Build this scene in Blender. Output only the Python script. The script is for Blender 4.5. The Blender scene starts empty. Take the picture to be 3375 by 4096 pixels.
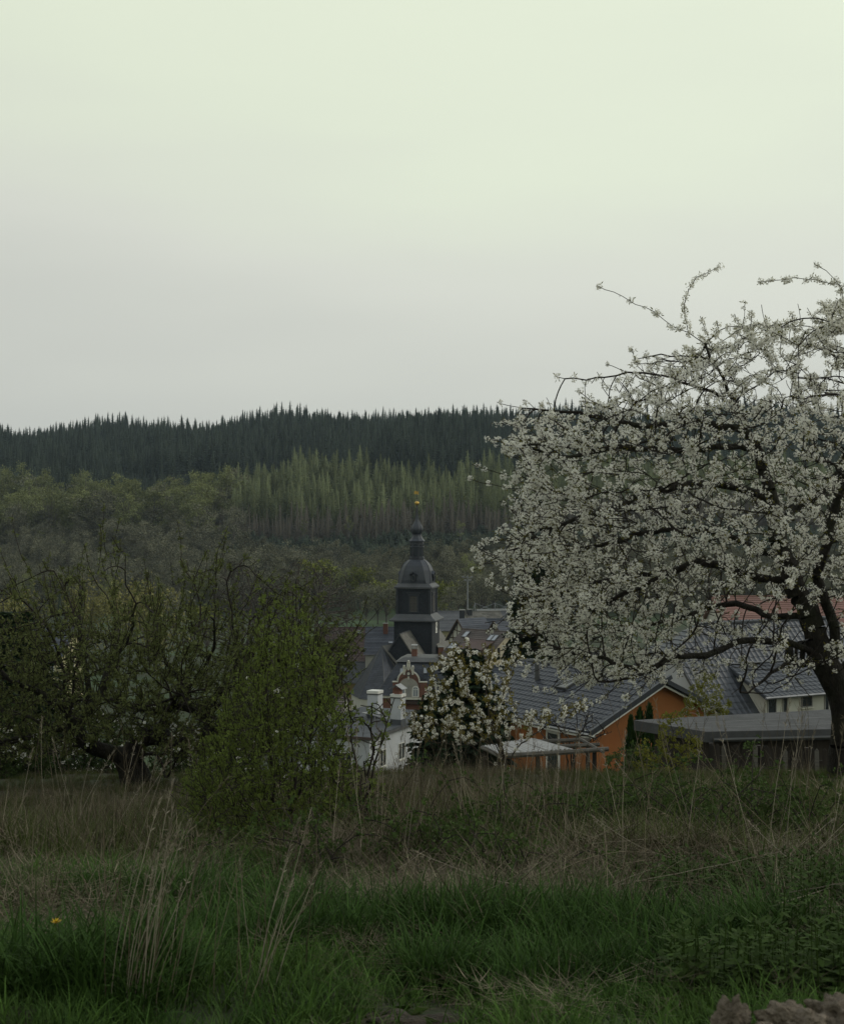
import bpy, math, random
import numpy as np
from mathutils import Vector

random.seed(7)
rng = np.random.default_rng(7)
D2R = math.pi / 180.0
sc = bpy.context.scene
COL = sc.collection

# ------------------------------------------------------------------ camera, sky, sun, exposure
FPX = 5689.0                       # focal length in photograph pixels (50 mm on 36 mm of height)
cd = bpy.data.cameras.new('camera')
cd.sensor_fit = 'VERTICAL'; cd.sensor_height = 36.0; cd.sensor_width = 36.0
cd.lens = 50.0
cd.clip_start = 0.1; cd.clip_end = 9000.0
cd.dof.use_dof = True; cd.dof.focus_distance = 28.0; cd.dof.aperture_fstop = 12.0
cam = bpy.data.objects.new('camera', cd); COL.objects.link(cam)
cam.location = (0, 0, 0); cam.rotation_euler = (90 * D2R, 0, 0)
sc.camera = cam

SUN_AZ = 66.0                      # degrees to the right of the view direction
SUN_EL = 24.0
world = bpy.data.worlds.new('World'); sc.world = world; world.use_nodes = True
wn = world.node_tree.nodes; wl = world.node_tree.links; wn.clear()
w_out = wn.new('ShaderNodeOutputWorld')
w_bg = wn.new('ShaderNodeBackground'); w_bg.inputs['Strength'].default_value = 1.0
w_sky = wn.new('ShaderNodeTexSky'); w_sky.sky_type = 'NISHITA'; w_sky.sun_disc = False
w_sky.sun_elevation = SUN_EL * D2R; w_sky.sun_rotation = SUN_AZ * D2R
w_sky.air_density = 1.0; w_sky.dust_density = 2.0; w_sky.altitude = 400
w_co = wn.new('ShaderNodeTexCoord')
w_sep = wn.new('ShaderNodeSeparateXYZ'); wl.new(w_co.outputs['Generated'], w_sep.inputs[0])
# soft stratus layer: its own colour rises from grey at the horizon to a pale greenish white
w_map = wn.new('ShaderNodeMapping'); w_map.inputs['Rotation'].default_value = (0, 24 * D2R, 0)
w_map.inputs['Scale'].default_value = (1.6, 1.2, 7.5)
wl.new(w_co.outputs['Generated'], w_map.inputs['Vector'])
w_no = wn.new('ShaderNodeTexNoise'); w_no.inputs['Scale'].default_value = 1.1
w_no.inputs['Detail'].default_value = 3.0; w_no.inputs['Roughness'].default_value = 0.45
wl.new(w_map.outputs[0], w_no.inputs['Vector'])
w_m1 = wn.new('ShaderNodeMath'); w_m1.operation = 'MULTIPLY_ADD'
wl.new(w_no.outputs['Fac'], w_m1.inputs[0]); w_m1.inputs[1].default_value = 0.22; w_m1.inputs[2].default_value = -0.11
w_m2 = wn.new('ShaderNodeMath'); w_m2.operation = 'MULTIPLY_ADD'      # brighter towards the veiled sun on the right
wl.new(w_sep.outputs['X'], w_m2.inputs[0]); w_m2.inputs[1].default_value = 0.05
wl.new(w_m1.outputs[0], w_m2.inputs[2])
w_add = wn.new('ShaderNodeMath'); w_add.operation = 'ADD'
wl.new(w_sep.outputs['Z'], w_add.inputs[0]); wl.new(w_m2.outputs[0], w_add.inputs[1])
w_rmp = wn.new('ShaderNodeValToRGB'); w_rmp.color_ramp.interpolation = 'LINEAR'
wl.new(w_add.outputs[0], w_rmp.inputs['Fac'])
SKY_STOPS = [(0.0, (0.560, 0.570, 0.536)), (0.09, (0.602, 0.620, 0.573)), (0.19, (0.720, 0.742, 0.664)), (0.27, (0.796, 0.858, 0.700)),
             (0.35, (0.838, 0.905, 0.725)), (0.60, (0.735, 0.79, 0.77)), (1.0, (0.63, 0.69, 0.74))]
els = w_rmp.color_ramp.elements
els[0].position = SKY_STOPS[0][0]; els[0].color = (*SKY_STOPS[0][1], 1)
els[1].position = SKY_STOPS[-1][0]; els[1].color = (*SKY_STOPS[-1][1], 1)
for p_, c_ in SKY_STOPS[1:-1]:
    e_ = els.new(p_); e_.color = (*c_, 1)
w_sc = wn.new('ShaderNodeMix'); w_sc.data_type = 'RGBA'; w_sc.blend_type = 'MULTIPLY'
w_sc.inputs['Factor'].default_value = 1.0
w_sc.inputs['B'].default_value = (0.05, 0.05, 0.05, 1)
wl.new(w_sky.outputs[0], w_sc.inputs['A'])
w_mix = wn.new('ShaderNodeMix'); w_mix.data_type = 'RGBA'; w_mix.inputs['Factor'].default_value = 0.95
wl.new(w_sc.outputs['Result'], w_mix.inputs['A']); wl.new(w_rmp.outputs['Color'], w_mix.inputs['B'])
# the whole sky is a little brighter towards the veiled sun, evenly all the way round
w_dot = wn.new('ShaderNodeVectorMath'); w_dot.operation = 'DOT_PRODUCT'
w_dot.inputs[1].default_value = (math.sin(SUN_AZ * D2R), math.cos(SUN_AZ * D2R), 0)
wl.new(w_co.outputs['Generated'], w_dot.inputs[0])
w_az = wn.new('ShaderNodeMath'); w_az.operation = 'MULTIPLY_ADD'; wl.new(w_dot.outputs['Value'], w_az.inputs[0])
w_az.inputs[1].default_value = 0.11; w_az.inputs[2].default_value = 1 - 0.11 * math.cos(SUN_AZ * D2R)
w_v = wn.new('ShaderNodeVectorMath'); w_v.operation = 'SCALE'
wl.new(w_mix.outputs['Result'], w_v.inputs[0]); wl.new(w_az.outputs[0], w_v.inputs['Scale'])
wl.new(w_v.outputs[0], w_bg.inputs['Color']); wl.new(w_bg.outputs[0], w_out.inputs['Surface'])

sd = bpy.data.lights.new('sun', 'SUN'); sd.energy = 0.95; sd.angle = 20 * D2R; sd.color = (1.0, 0.93, 0.82)
sun = bpy.data.objects.new('sun', sd); COL.objects.link(sun)
sv = Vector((math.sin(SUN_AZ * D2R) * math.cos(SUN_EL * D2R), math.cos(SUN_AZ * D2R) * math.cos(SUN_EL * D2R), math.sin(SUN_EL * D2R)))
sun.rotation_euler = sv.to_track_quat('Z', 'Y').to_euler()

vs = sc.view_settings
sc.display_settings.display_device = 'sRGB'
vs.view_transform = 'Standard'; vs.look = 'None'; vs.exposure = 0.0; vs.gamma = 1.0; vs.use_curve_mapping = False
cy = sc.cycles
cy.use_denoising = True
try: cy.denoiser = 'OPENIMAGEDENOISE'
except Exception: pass
cy.max_bounces = 8; cy.diffuse_bounces = 5; cy.glossy_bounces = 2; cy.transmission_bounces = 5
cy.transparent_max_bounces = 6; cy.volume_bounces = 0
cy.use_adaptive_sampling = True; cy.adaptive_threshold = 0.01

# ------------------------------------------------------------------ helpers
def P(px, py, d):
    """point of the place seen at photograph pixel (px, py), d metres ahead of the camera"""
    return np.array([(px - 1687.5) / FPX * d, d, -(py - 2048.0) / FPX * d])

PROF = np.array([(-80, 3.5), (-30, 1.2), (-5, -0.75), (0, -1.15), (2, -1.36), (4.5, -1.62), (7, -1.97), (10, -2.38), (14.5, -2.94),
    (19, -3.53), (24, -4.55), (30, -6.1), (36, -7.6), (44, -9.7), (60, -12.6), (75, -14.8), (90, -18.2), (105, -21.5), (140, -27), (165, -30.5),
    (200, -33.6), (225, -34.5), (300, -34.8), (450, -34.5), (520, -31.5), (620, -22), (700, -12.5), (800, -1), (900, 12), (1050, 36),
    (1200, 56), (1350, 66), (1600, 58), (2400, 20)], float)

def ground(x, y):
    x = np.asarray(x, float); y = np.asarray(y, float)
    z = np.interp(y, PROF[:, 0], PROF[:, 1])
    near = np.clip((30 - y) / 25, 0, 1)
    z = z + near * (0.05 * np.sin(x * 1.3 + y * .7) + 0.04 * np.sin(x * 2.9 - y * 1.9 + 1) + 0.03 * np.sin(y * 3.1 + x * .6))
    far = np.clip((y - 480) / 250, 0, 1)
    z = z + far * (3 * np.sin(x * .006 + .9) + 3 * np.sin(x * .013 + y * .008) + 2.5 * np.sin(x * .031 - y * .011)
                   - 6 * np.clip((-x - 20) / 120, 0, 1.4) * np.clip((y - 900) / 250, 0, 1))
    return z

class MB:
    """collects vertices and faces; build() links them as ONE mesh object"""
    def __init__(s): s.v = []; s.f = {}; s.n = 0; s.mi = {}
    def add(s, verts, faces, mat=0):
        verts = np.asarray(verts, float).reshape(-1, 3)
        fa = np.asarray(faces, int)
        if fa.ndim == 1: fa = fa.reshape(1, -1)
        s.v.append(verts)
        s.f.setdefault(fa.shape[1], []).append(fa + s.n)
        s.mi.setdefault(fa.shape[1], []).append(np.full(len(fa), mat, int))
        s.n += len(verts)
        return s
    def poly(s, pts, mat=0):
        return s.add(pts, [list(range(len(pts)))], mat)
    def hexa(s, p, mat=0):      # 8 points: bottom ring then top ring
        return s.add(p, [[3, 2, 1, 0], [4, 5, 6, 7], [0, 1, 5, 4], [1, 2, 6, 5], [2, 3, 7, 6], [3, 0, 4, 7]], mat)
    def box(s, a, b, mat=0):
        (x0, y0, z0), (x1, y1, z1) = a, b
        return s.hexa([(x0, y0, z0), (x1, y0, z0), (x1, y1, z0), (x0, y1, z0), (x0, y0, z1), (x1, y0, z1), (x1, y1, z1), (x0, y1, z1)], mat)
    def prism(s, pts, vec, mat=0):
        pts = np.asarray(pts, float); n = len(pts); q = pts + np.asarray(vec, float)
        s.add(np.vstack([pts, q]), [[i, (i + 1) % n, n + (i + 1) % n, n + i] for i in range(n)], mat)
        s.add(pts, [list(range(n))[::-1]], mat); s.add(q, [list(range(n))], mat)
        return s
    def slab(s, quad, t, mat=0):
        """quad thickened downwards along its normal by t"""
        q = np.asarray(quad, float); nrm = np.cross(q[1] - q[0], q[-1] - q[0]); nrm /= np.linalg.norm(nrm)
        return s.prism(q - nrm * t, nrm * t, mat)
    def tube(s, pts, rad, k=5, mat=0, cap=True):
        pts = np.asarray(pts, float); n = len(pts)
        rad = np.broadcast_to(np.asarray(rad, float), (n,))
        t = np.gradient(pts, axis=0); t /= np.linalg.norm(t, axis=1)[:, None] + 1e-9
        ref = np.where(np.abs(t[:, 2:3]) > .9, [[1., 0, 0]], [[0., 0, 1.]])
        if np.ptp((np.abs(t[:, 2]) > .9).astype(int)): ref = np.tile([[.35, .9, .2]], (n, 1))
        u = np.cross(ref, t); u /= np.linalg.norm(u, axis=1)[:, None] + 1e-9
        w = np.cross(t, u)
        a = np.arange(k) * 2 * math.pi / k
        ring = pts[:, None] + rad[:, None, None] * (np.cos(a)[None, :, None] * u[:, None] + np.sin(a)[None, :, None] * w[:, None])
        i = np.arange(n - 1)[:, None] * k; j = np.arange(k)[None]; j2 = (j + 1) % k
        f = np.stack([i + j, i + j2, i + k + j2, i + k + j], -1).reshape(-1, 4)
        s.add(ring.reshape(-1, 3), f, mat)
        if cap:
            s.add(ring[0], [list(range(k))[::-1]], mat); s.add(ring[-1], [list(range(k))], mat)
        return s
    def loft(s, rings, mat=0, cap=True):
        n = len(rings[0]); v = np.vstack(rings)
        f = [[r * n + i, r * n + (i + 1) % n, (r + 1) * n + (i + 1) % n, (r + 1) * n + i] for r in range(len(rings) - 1) for i in range(n)]
        s.add(v, f, mat)
        if cap:
            s.add(rings[0], [list(range(n))[::-1]], mat); s.add(rings[-1], [list(range(n))], mat)
        return s
    def ball(s, c, r, n=8, m=6, mat=0, sc=(1, 1, 1)):
        rings = []
        for i in range(m + 1):
            th = math.pi * (i + .0001) / (m + .0002); rr = max(math.sin(th) * r, 1e-4); z = -math.cos(th) * r
            rings.append([(c[0] + rr * math.cos(a) * sc[0], c[1] + rr * math.sin(a) * sc[1], c[2] + z * sc[2]) for a in np.arange(n) * 2 * math.pi / n])
        return s.loft(rings, mat)
    def data(s, name, mats, smooth=False):
        me = bpy.data.meshes.new(name)
        v = np.vstack(s.v); me.vertices.add(len(v)); me.vertices.foreach_set('co', v.astype(np.float32).ravel())
        li = []; ls = []; mi = []; o = 0
        for k in sorted(s.f):
            fa = np.vstack(s.f[k]); li.append(fa.ravel()); ls.append(o + np.arange(len(fa)) * k); o += fa.size
            mi.append(np.concatenate(s.mi[k]))
        li = np.concatenate(li); ls = np.concatenate(ls); mi = np.concatenate(mi)
        me.loops.add(len(li)); me.loops.foreach_set('vertex_index', li.astype(np.int32))
        me.polygons.add(len(ls)); me.polygons.foreach_set('loop_start', ls.astype(np.int32))
        me.polygons.foreach_set('material_index', mi.astype(np.int32))
        me.update(calc_edges=True); me.validate()
        me.polygons.foreach_set('use_smooth', np.full(len(me.polygons), bool(smooth)))
        for m in (mats if isinstance(mats, (list, tuple)) else [mats]): me.materials.append(m)
        return me
    def build(s, name, mats, parent=None, smooth=False):
        return link(name, s.data(name, mats, smooth), parent)

def link(name, data, parent=None):
    o = bpy.data.objects.new(name, data); COL.objects.link(o)
    if parent is not None: o.parent = parent
    return o

def tag(o, label=None, cat=None, group=None, kind=None):
    if label: o['label'] = label
    if cat: o['category'] = cat
    if group: o['group'] = group
    if kind: o['kind'] = kind
    return o

def thing(name, label, cat, loc=(0, 0, 0), rz=0.0, group=None):
    o = bpy.data.objects.new(name, None); COL.objects.link(o)
    o.empty_display_size = 0.2
    o.location = [float(c) for c in loc]; o.rotation_euler = (0, 0, rz)
    return tag(o, label, cat, group)

def stuffpart(o): o['kind'] = 'stuff'; return o

# ------------------------------------------------------------------ materials
M = {}
def mat(name, c1, c2=None, rough=.8, scale=3.0, detail=5.0, bump=0.0, bscale=None, trans=0.0, rnd=0.0, isl=0.0, spec=.3, metal=0.0, stretch=(1, 1, 1), c3=None, s3=0.6, f3=.5):
    m = bpy.data.materials.new(name); m.use_nodes = True
    nt = m.node_tree; N = nt.nodes; L = nt.links
    b = N['Principled BSDF']; out = N['Material Output']
    b.inputs['Roughness'].default_value = rough; b.inputs['Specular IOR Level'].default_value = spec; b.inputs['Metallic'].default_value = metal
    co = N.new('ShaderNodeTexCoord'); mp = N.new('ShaderNodeMapping'); mp.inputs['Scale'].default_value = stretch
    L.new(co.outputs['Object'], mp.inputs['Vector'])
    no = N.new('ShaderNodeTexNoise'); no.inputs['Scale'].default_value = scale; no.inputs['Detail'].default_value = detail
    L.new(mp.outputs[0], no.inputs['Vector'])
    cr = N.new('ShaderNodeValToRGB'); cr.color_ramp.elements[0].position = .32; cr.color_ramp.elements[1].position = .68
    cr.color_ramp.elements[0].color = (*c1, 1); cr.color_ramp.elements[1].color = (*(c2 or c1), 1)
    L.new(no.outputs['Fac'], cr.inputs['Fac'])
    col = cr.outputs['Color']
    if c3:
        n3 = N.new('ShaderNodeTexNoise'); n3.inputs['Scale'].default_value = s3; n3.inputs['Detail'].default_value = 4
        L.new(co.outputs['Object'], n3.inputs['Vector'])
        r3 = N.new('ShaderNodeValToRGB'); r3.color_ramp.elements[0].position = .48; r3.color_ramp.elements[1].position = .66
        r3.color_ramp.elements[1].color = (f3, f3, f3, 1); r3.color_ramp.elements[0].color = (0, 0, 0, 1)
        L.new(n3.outputs['Fac'], r3.inputs['Fac'])
        mx = N.new('ShaderNodeMix'); mx.data_type = 'RGBA'; mx.inputs['B'].default_value = (*c3, 1)
        L.new(r3.outputs['Color'], mx.inputs['Factor']); L.new(col, mx.inputs['A']); col = mx.outputs['Result']
    for amt, node, sock in ((rnd, 'ShaderNodeObjectInfo', 'Random'), (isl, 'ShaderNodeNewGeometry', 'Random Per Island')):
        if amt:
            oi = N.new(node); mr = N.new('ShaderNodeMapRange')
            mr.inputs['To Min'].default_value = 1 - amt; mr.inputs['To Max'].default_value = 1 + amt
            L.new(oi.outputs[sock], mr.inputs['Value'])
            vm = N.new('ShaderNodeVectorMath'); vm.operation = 'SCALE'
            L.new(col, vm.inputs[0]); L.new(mr.outputs[0], vm.inputs['Scale']); col = vm.outputs[0]
    L.new(col, b.inputs['Base Color'])
    if bump:
        nb = N.new('ShaderNodeTexNoise'); nb.inputs['Scale'].default_value = bscale or scale * 4; nb.inputs['Detail'].default_value = 6
        L.new(mp.outputs[0], nb.inputs['Vector'])
        bp = N.new('ShaderNodeBump'); bp.inputs['Strength'].default_value = bump; bp.inputs['Distance'].default_value = .05
        L.new(nb.outputs['Fac'], bp.inputs['Height']); L.new(bp.outputs[0], b.inputs['Normal'])
    if trans:
        tr = N.new('ShaderNodeBsdfTranslucent'); ms = N.new('ShaderNodeMixShader'); ms.inputs[0].default_value = trans
        L.new(col, tr.inputs['Color']); L.new(b.outputs[0], ms.inputs[1]); L.new(tr.outputs[0], ms.inputs[2]); L.new(ms.outputs[0], out.inputs['Surface'])
    M[name] = m
    return m

def brickmat(name, c1, c2, mortar, bw, bh, rough=.85, bump=.4, msize=.015, skew=0.0):
    m = bpy.data.materials.new(name); m.use_nodes = True
    nt = m.node_tree; N = nt.nodes; L = nt.links; b = N['Principled BSDF']
    b.inputs['Roughness'].default_value = rough; b.inputs['Specular IOR Level'].default_value = .25
    co = N.new('ShaderNodeTexCoord'); sp = N.new('ShaderNodeSeparateXYZ'); L.new(co.outputs['Object'], sp.inputs[0])
    ad = N.new('ShaderNodeMath'); ad.operation = 'ADD'; L.new(sp.outputs['X'], ad.inputs[0]); L.new(sp.outputs['Y'], ad.inputs[1])
    ad2 = N.new('ShaderNodeMath'); ad2.operation = 'MULTIPLY_ADD'; L.new(ad.outputs[0], ad2.inputs[0]); ad2.inputs[1].default_value = skew; L.new(sp.outputs['Z'], ad2.inputs[2])
    cb = N.new('ShaderNodeCombineXYZ'); L.new(ad.outputs[0], cb.inputs[0]); L.new(ad2.outputs[0], cb.inputs[1])
    bt = N.new('ShaderNodeTexBrick'); bt.inputs['Scale'].default_value = 1; bt.inputs['Brick Width'].default_value = bw; bt.inputs['Row Height'].default_value = bh
    bt.inputs['Mortar Size'].default_value = msize; bt.inputs['Color1'].default_value = (*c1, 1); bt.inputs['Color2'].default_value = (*c2, 1); bt.inputs['Mortar'].default_value = (*mortar, 1)
    L.new(cb.outputs[0], bt.inputs['Vector'])
    no = N.new('ShaderNodeTexNoise'); no.inputs['Scale'].default_value = .7; no.inputs['Detail'].default_value = 6; L.new(co.outputs['Object'], no.inputs['Vector'])
    mr = N.new('ShaderNodeMapRange'); mr.inputs['To Min'].default_value = .6; mr.inputs['To Max'].default_value = 1.4; L.new(no.outputs['Fac'], mr.inputs['Value'])
    vm = N.new('ShaderNodeVectorMath'); vm.operation = 'SCALE'; L.new(bt.outputs['Color'], vm.inputs[0]); L.new(mr.outputs[0], vm.inputs['Scale'])
    L.new(vm.outputs[0], b.inputs['Base Color'])
    bp = N.new('ShaderNodeBump'); bp.inputs['Strength'].default_value = bump; bp.inputs['Distance'].default_value = .02; bp.invert = True
    L.new(bt.outputs['Fac'], bp.inputs['Height']); L.new(bp.outputs[0], b.inputs['Normal'])
    M[name] = m
    return m

mat('ground', (.030, .027, .014), (.024, .042, .013), rough=.95, scale=1.3, bump=.8, bscale=9, c3=(.034, .062, .018), s3=.05, f3=.95)
mat('meadow_far', (.030, .062, .018), (.042, .075, .022), rough=.9, scale=.05)
mat('soil', (0.03, 0.024, 0.017), (0.065, 0.052, 0.038), rough=.95, scale=9, bump=1.0, bscale=30, c3=(.03, .023, .016), s3=4)
mat('clod', (0.15, 0.122, 0.088), (0.26, 0.215, 0.165), rough=.95, scale=22, bump=1.0, bscale=70, c3=(.07, .057, .045), s3=9)
mat('bark_dark', (.012, .010, .008), (.034, .029, .023), rough=.95, scale=14, bump=1.0, bscale=40, stretch=(1, 1, .35), c3=(.030, .036, .015), s3=3, f3=.4)
mat('bark_twig', (.014, .011, .009), (.034, .026, .020), rough=.9, scale=20)
mat('bark_young', (.030, .024, .018), (.055, .044, .033), rough=.9, scale=12)
mat('petal', (0.83, 0.81, 0.74), (0.91, 0.9, 0.84), rough=.7, scale=40, trans=.5, rnd=.08, isl=.12, spec=.08)
mat('petal_heart', (.20, .19, .04), (.28, .27, .06), rough=.7, spec=.08)
mat('bract', (.10, .11, .02), (.17, .14, .035), rough=.7, trans=.35, rnd=.25, isl=.2, spec=.08)
mat('leaf_apple', (0.1, 0.118, 0.042), (0.135, 0.148, 0.058), rough=.7, scale=6, trans=.32, rnd=.3, isl=.25, spec=.08)
mat('leaf_shrub', (0.095, 0.13, 0.03), (0.135, 0.165, 0.042), rough=.7, scale=5, trans=.35, rnd=.3, isl=.25, spec=.08)
mat('leaf_bramble', (0.044, 0.074, 0.02), (0.068, 0.098, 0.03), rough=.7, scale=5, trans=.3, rnd=.3, isl=.25, spec=.08)
mat('leaf_bronze', (0.13, 0.105, 0.03), (0.17, 0.15, 0.035), rough=.7, scale=6, trans=.35, rnd=.3, isl=.25, spec=.08)
mat('leaf_yellow', (.12, .125, .02), (.16, .16, .03), rough=.7, scale=6, trans=.35, rnd=.25, isl=.2, spec=.08)
mat('nettle', (0.03, 0.056, 0.011), (0.048, 0.076, 0.017), rough=.7, scale=8, trans=.2, rnd=.2, isl=.25, spec=.08)
mat('grass', (0.046, 0.09, 0.017), (0.07, 0.12, 0.028), rough=.7, scale=2.5, trans=.25, rnd=.35, isl=.5, spec=.08)
mat('grass_dark', (0.03, 0.064, 0.014), (0.046, 0.084, 0.02), rough=.7, scale=2.5, trans=.2, rnd=.3, isl=.5, spec=.08)
mat('grass_olive', (0.052, 0.072, 0.02), (0.08, 0.094, 0.03), rough=.7, scale=2.5, trans=.25, rnd=.3, isl=.3, spec=.08)
mat('straw', (.11, .092, .062), (.19, .16, .112), rough=.75, scale=5, rnd=.3, isl=.35, spec=.08)
mat('straw_brown', (0.062, 0.05, 0.032), (0.105, 0.085, 0.058), rough=.8, scale=5, rnd=.3, isl=.35, spec=.08)
mat('stalk', (.16, .135, .10), (.25, .22, .17), rough=.75, scale=6, rnd=.3, isl=.3, spec=.08)
mat('conifer', (.010, .019, .010), (.018, .030, .014), rough=.75, scale=2, rnd=.25, isl=.3, spec=.08)
mat('thuja', (.014, .034, .008), (.026, .050, .012), rough=.7, scale=2, isl=.3, spec=.08)
mat('spruce_far', (0.052, 0.066, 0.052), (0.072, 0.088, 0.062), rough=.9, scale=.3, rnd=.38, isl=.25, spec=.08)
mat('larch_far', (0.135, 0.155, 0.082), (0.175, 0.19, 0.095), rough=.9, scale=.3, rnd=.38, isl=.25, spec=.08)
mat('larch_wood', (0.11, 0.1, 0.082), (0.14, 0.125, 0.1), rough=.9, scale=.3, rnd=.2, spec=.08)
mat('beech_far', (0.135, 0.15, 0.07), (0.18, 0.19, 0.075), rough=.9, scale=.15, rnd=.38, isl=.25, spec=.08)
mat('alder_far', (0.125, 0.125, 0.088), (0.17, 0.165, 0.105), rough=.9, scale=.15, rnd=.38, isl=.3, spec=.08)
mat('willow_far', (0.19, 0.182, 0.062), (0.24, 0.22, 0.08), rough=.9, scale=.2, rnd=.2, isl=.25, spec=.08)
mat('lime_far', (.13, .145, .03), (.17, .18, .04), rough=.9, scale=.2, rnd=.15, isl=.25, spec=.08)
mat('wood_far', (0.075, 0.066, 0.054), (0.115, 0.104, 0.088), rough=.95, scale=.4, rnd=.3)
mat('birch_bark', (.24, .23, .21), (.36, .35, .32), rough=.9, scale=2, rnd=.2)
mat('slate', (0.014, 0.017, 0.023), (0.025, 0.029, 0.037), rough=.55, scale=1.2, bump=.3, bscale=6, spec=.5)
mat('slate_roof', (.020, .024, .033), (.034, .039, .050), rough=.5, scale=.9, isl=.25, spec=.5)
mat('slate_grey', (.055, .057, .062), (.078, .080, .084), rough=.6, scale=.8, isl=.2, spec=.4)
mat('slate_pale_lit', (.10, .095, .082), (.15, .142, .122), rough=.7, scale=.6, isl=.25, c3=(.07, .068, .06), s3=.3)  # pale slate; on the church's right slopes light is put into the colour
mat('lead', (.045, .046, .046), (.070, .070, .068), rough=.6, scale=1.0, spec=.5)
mat('gold', (.45, .29, .07), (.55, .36, .09), rough=.35, metal=.85)
mat('tile_black', (0.019, 0.022, 0.03), (0.032, 0.036, 0.047), rough=.42, scale=2, rnd=.2, isl=.15, spec=.5)
mat('tile_grey', (.034, .038, .046), (.052, .057, .066), rough=.45, scale=2, rnd=.2, isl=.15, spec=.5)
mat('tile_blue', (.050, .056, .070), (.068, .074, .088), rough=.6, scale=1, isl=.25)
mat('tile_brown', (.068, .055, .050), (.090, .074, .066), rough=.7, scale=1, isl=.2)
mat('tile_dark_red', (.060, .040, .034), (.078, .054, .046), rough=.75, scale=.8, isl=.25)
mat('tile_red', (.20, .105, .085), (.25, .14, .115), rough=.75, scale=.6, isl=.15, c3=(.14, .085, .07), s3=.3)
mat('sheet_dark_red', (.055, .030, .026), (.075, .042, .036), rough=.6, scale=1)
mat('plaster_white', (0.38, 0.39, 0.41), (0.46, 0.47, 0.49), rough=.9, scale=.9, bump=.1, c3=(.42, .42, .40), s3=.5, f3=.4)
mat('plaster_orange', (0.25, 0.096, 0.032), (0.295, 0.112, 0.037), rough=.9, scale=1.2, bump=.15, bscale=30, c3=(.25, .075, .02), s3=.5, f3=.6)
mat('plaster_cream', (0.4, 0.355, 0.26), (0.46, 0.41, 0.31), rough=.9, scale=1, c3=(.30, .25, .17), s3=.6, f3=.5)
mat('plaster_pale', (0.42, 0.41, 0.36), (0.5, 0.49, 0.43), rough=.9, scale=1)
mat('plaster_yellow', (0.36, 0.33, 0.19), (0.42, 0.38, 0.22), rough=.9, scale=1)
mat('plaster_ochre', (.22, .17, .07), (.28, .21, .09), rough=.9, scale=1)
mat('plaster_grey', (.20, .20, .185), (.27, .265, .25), rough=.9, scale=1)
mat('trim_white', (.56, .55, .51), (.66, .65, .61), rough=.7, scale=2)
mat('stone_trim', (.44, .42, .36), (.55, .53, .46), rough=.8, scale=3)
mat('niche_grey', (.24, .23, .20), (.30, .285, .25), rough=.85, scale=2)
mat('glass', (.018, .022, .028), (.028, .032, .040), rough=.12, spec=.8)
mat('glass_sky', (.20, .22, .25), (.28, .30, .33), rough=.08, spec=1.0)
mat('felt', (.055, .060, .068), (.078, .083, .091), rough=.8, scale=1.6, bump=.3, bscale=60, c3=(.055, .058, .062), s3=.5)
mat('felt_shed', (.062, .062, .064), (.090, .090, .092), rough=.85, scale=3, bump=.5, bscale=120, c3=(.045, .046, .047), s3=1.2)
mat('zinc', (.20, .20, .21), (.28, .28, .29), rough=.4, metal=.5, scale=2)
mat('wood_dark', (.020, .016, .013), (.036, .029, .023), rough=.9, scale=5, stretch=(1, 1, .2), rnd=.3)
mat('wood_grey', (.075, .068, .060), (.125, .115, .10), rough=.9, scale=8, stretch=(.3, .3, 3), rnd=.2)
mat('corrugated', (.34, .33, .33), (.44, .43, .42), rough=.5, scale=2, c3=(.25, .24, .235), s3=1.5, f3=.5)
mat('corrugated_trough', (.12, .115, .11), (.17, .165, .155), rough=.8, scale=2)  # darker tone on the trough faces of the sheets
mat('steel', (.20, .21, .22), (.26, .27, .28), rough=.5, metal=.4)
mat('timber', (.060, .045, .034), (.085, .064, .050), rough=.85)
mat('dandelion', (.55, .36, .01), (.62, .42, .02), rough=.7)
brickmat('brick_red', (.155, .052, .034), (.20, .070, .045), (.12, .085, .065), .25, .075)
brickmat('slate_wall', (.013, .016, .022), (.024, .028, .036), (.007, .008, .011), .34, .22, rough=.55, msize=.02)
brickmat('slate_side', (.013, .016, .022), (.024, .028, .036), (.007, .008, .011), .34, .22, rough=.55, msize=.02)

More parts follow.
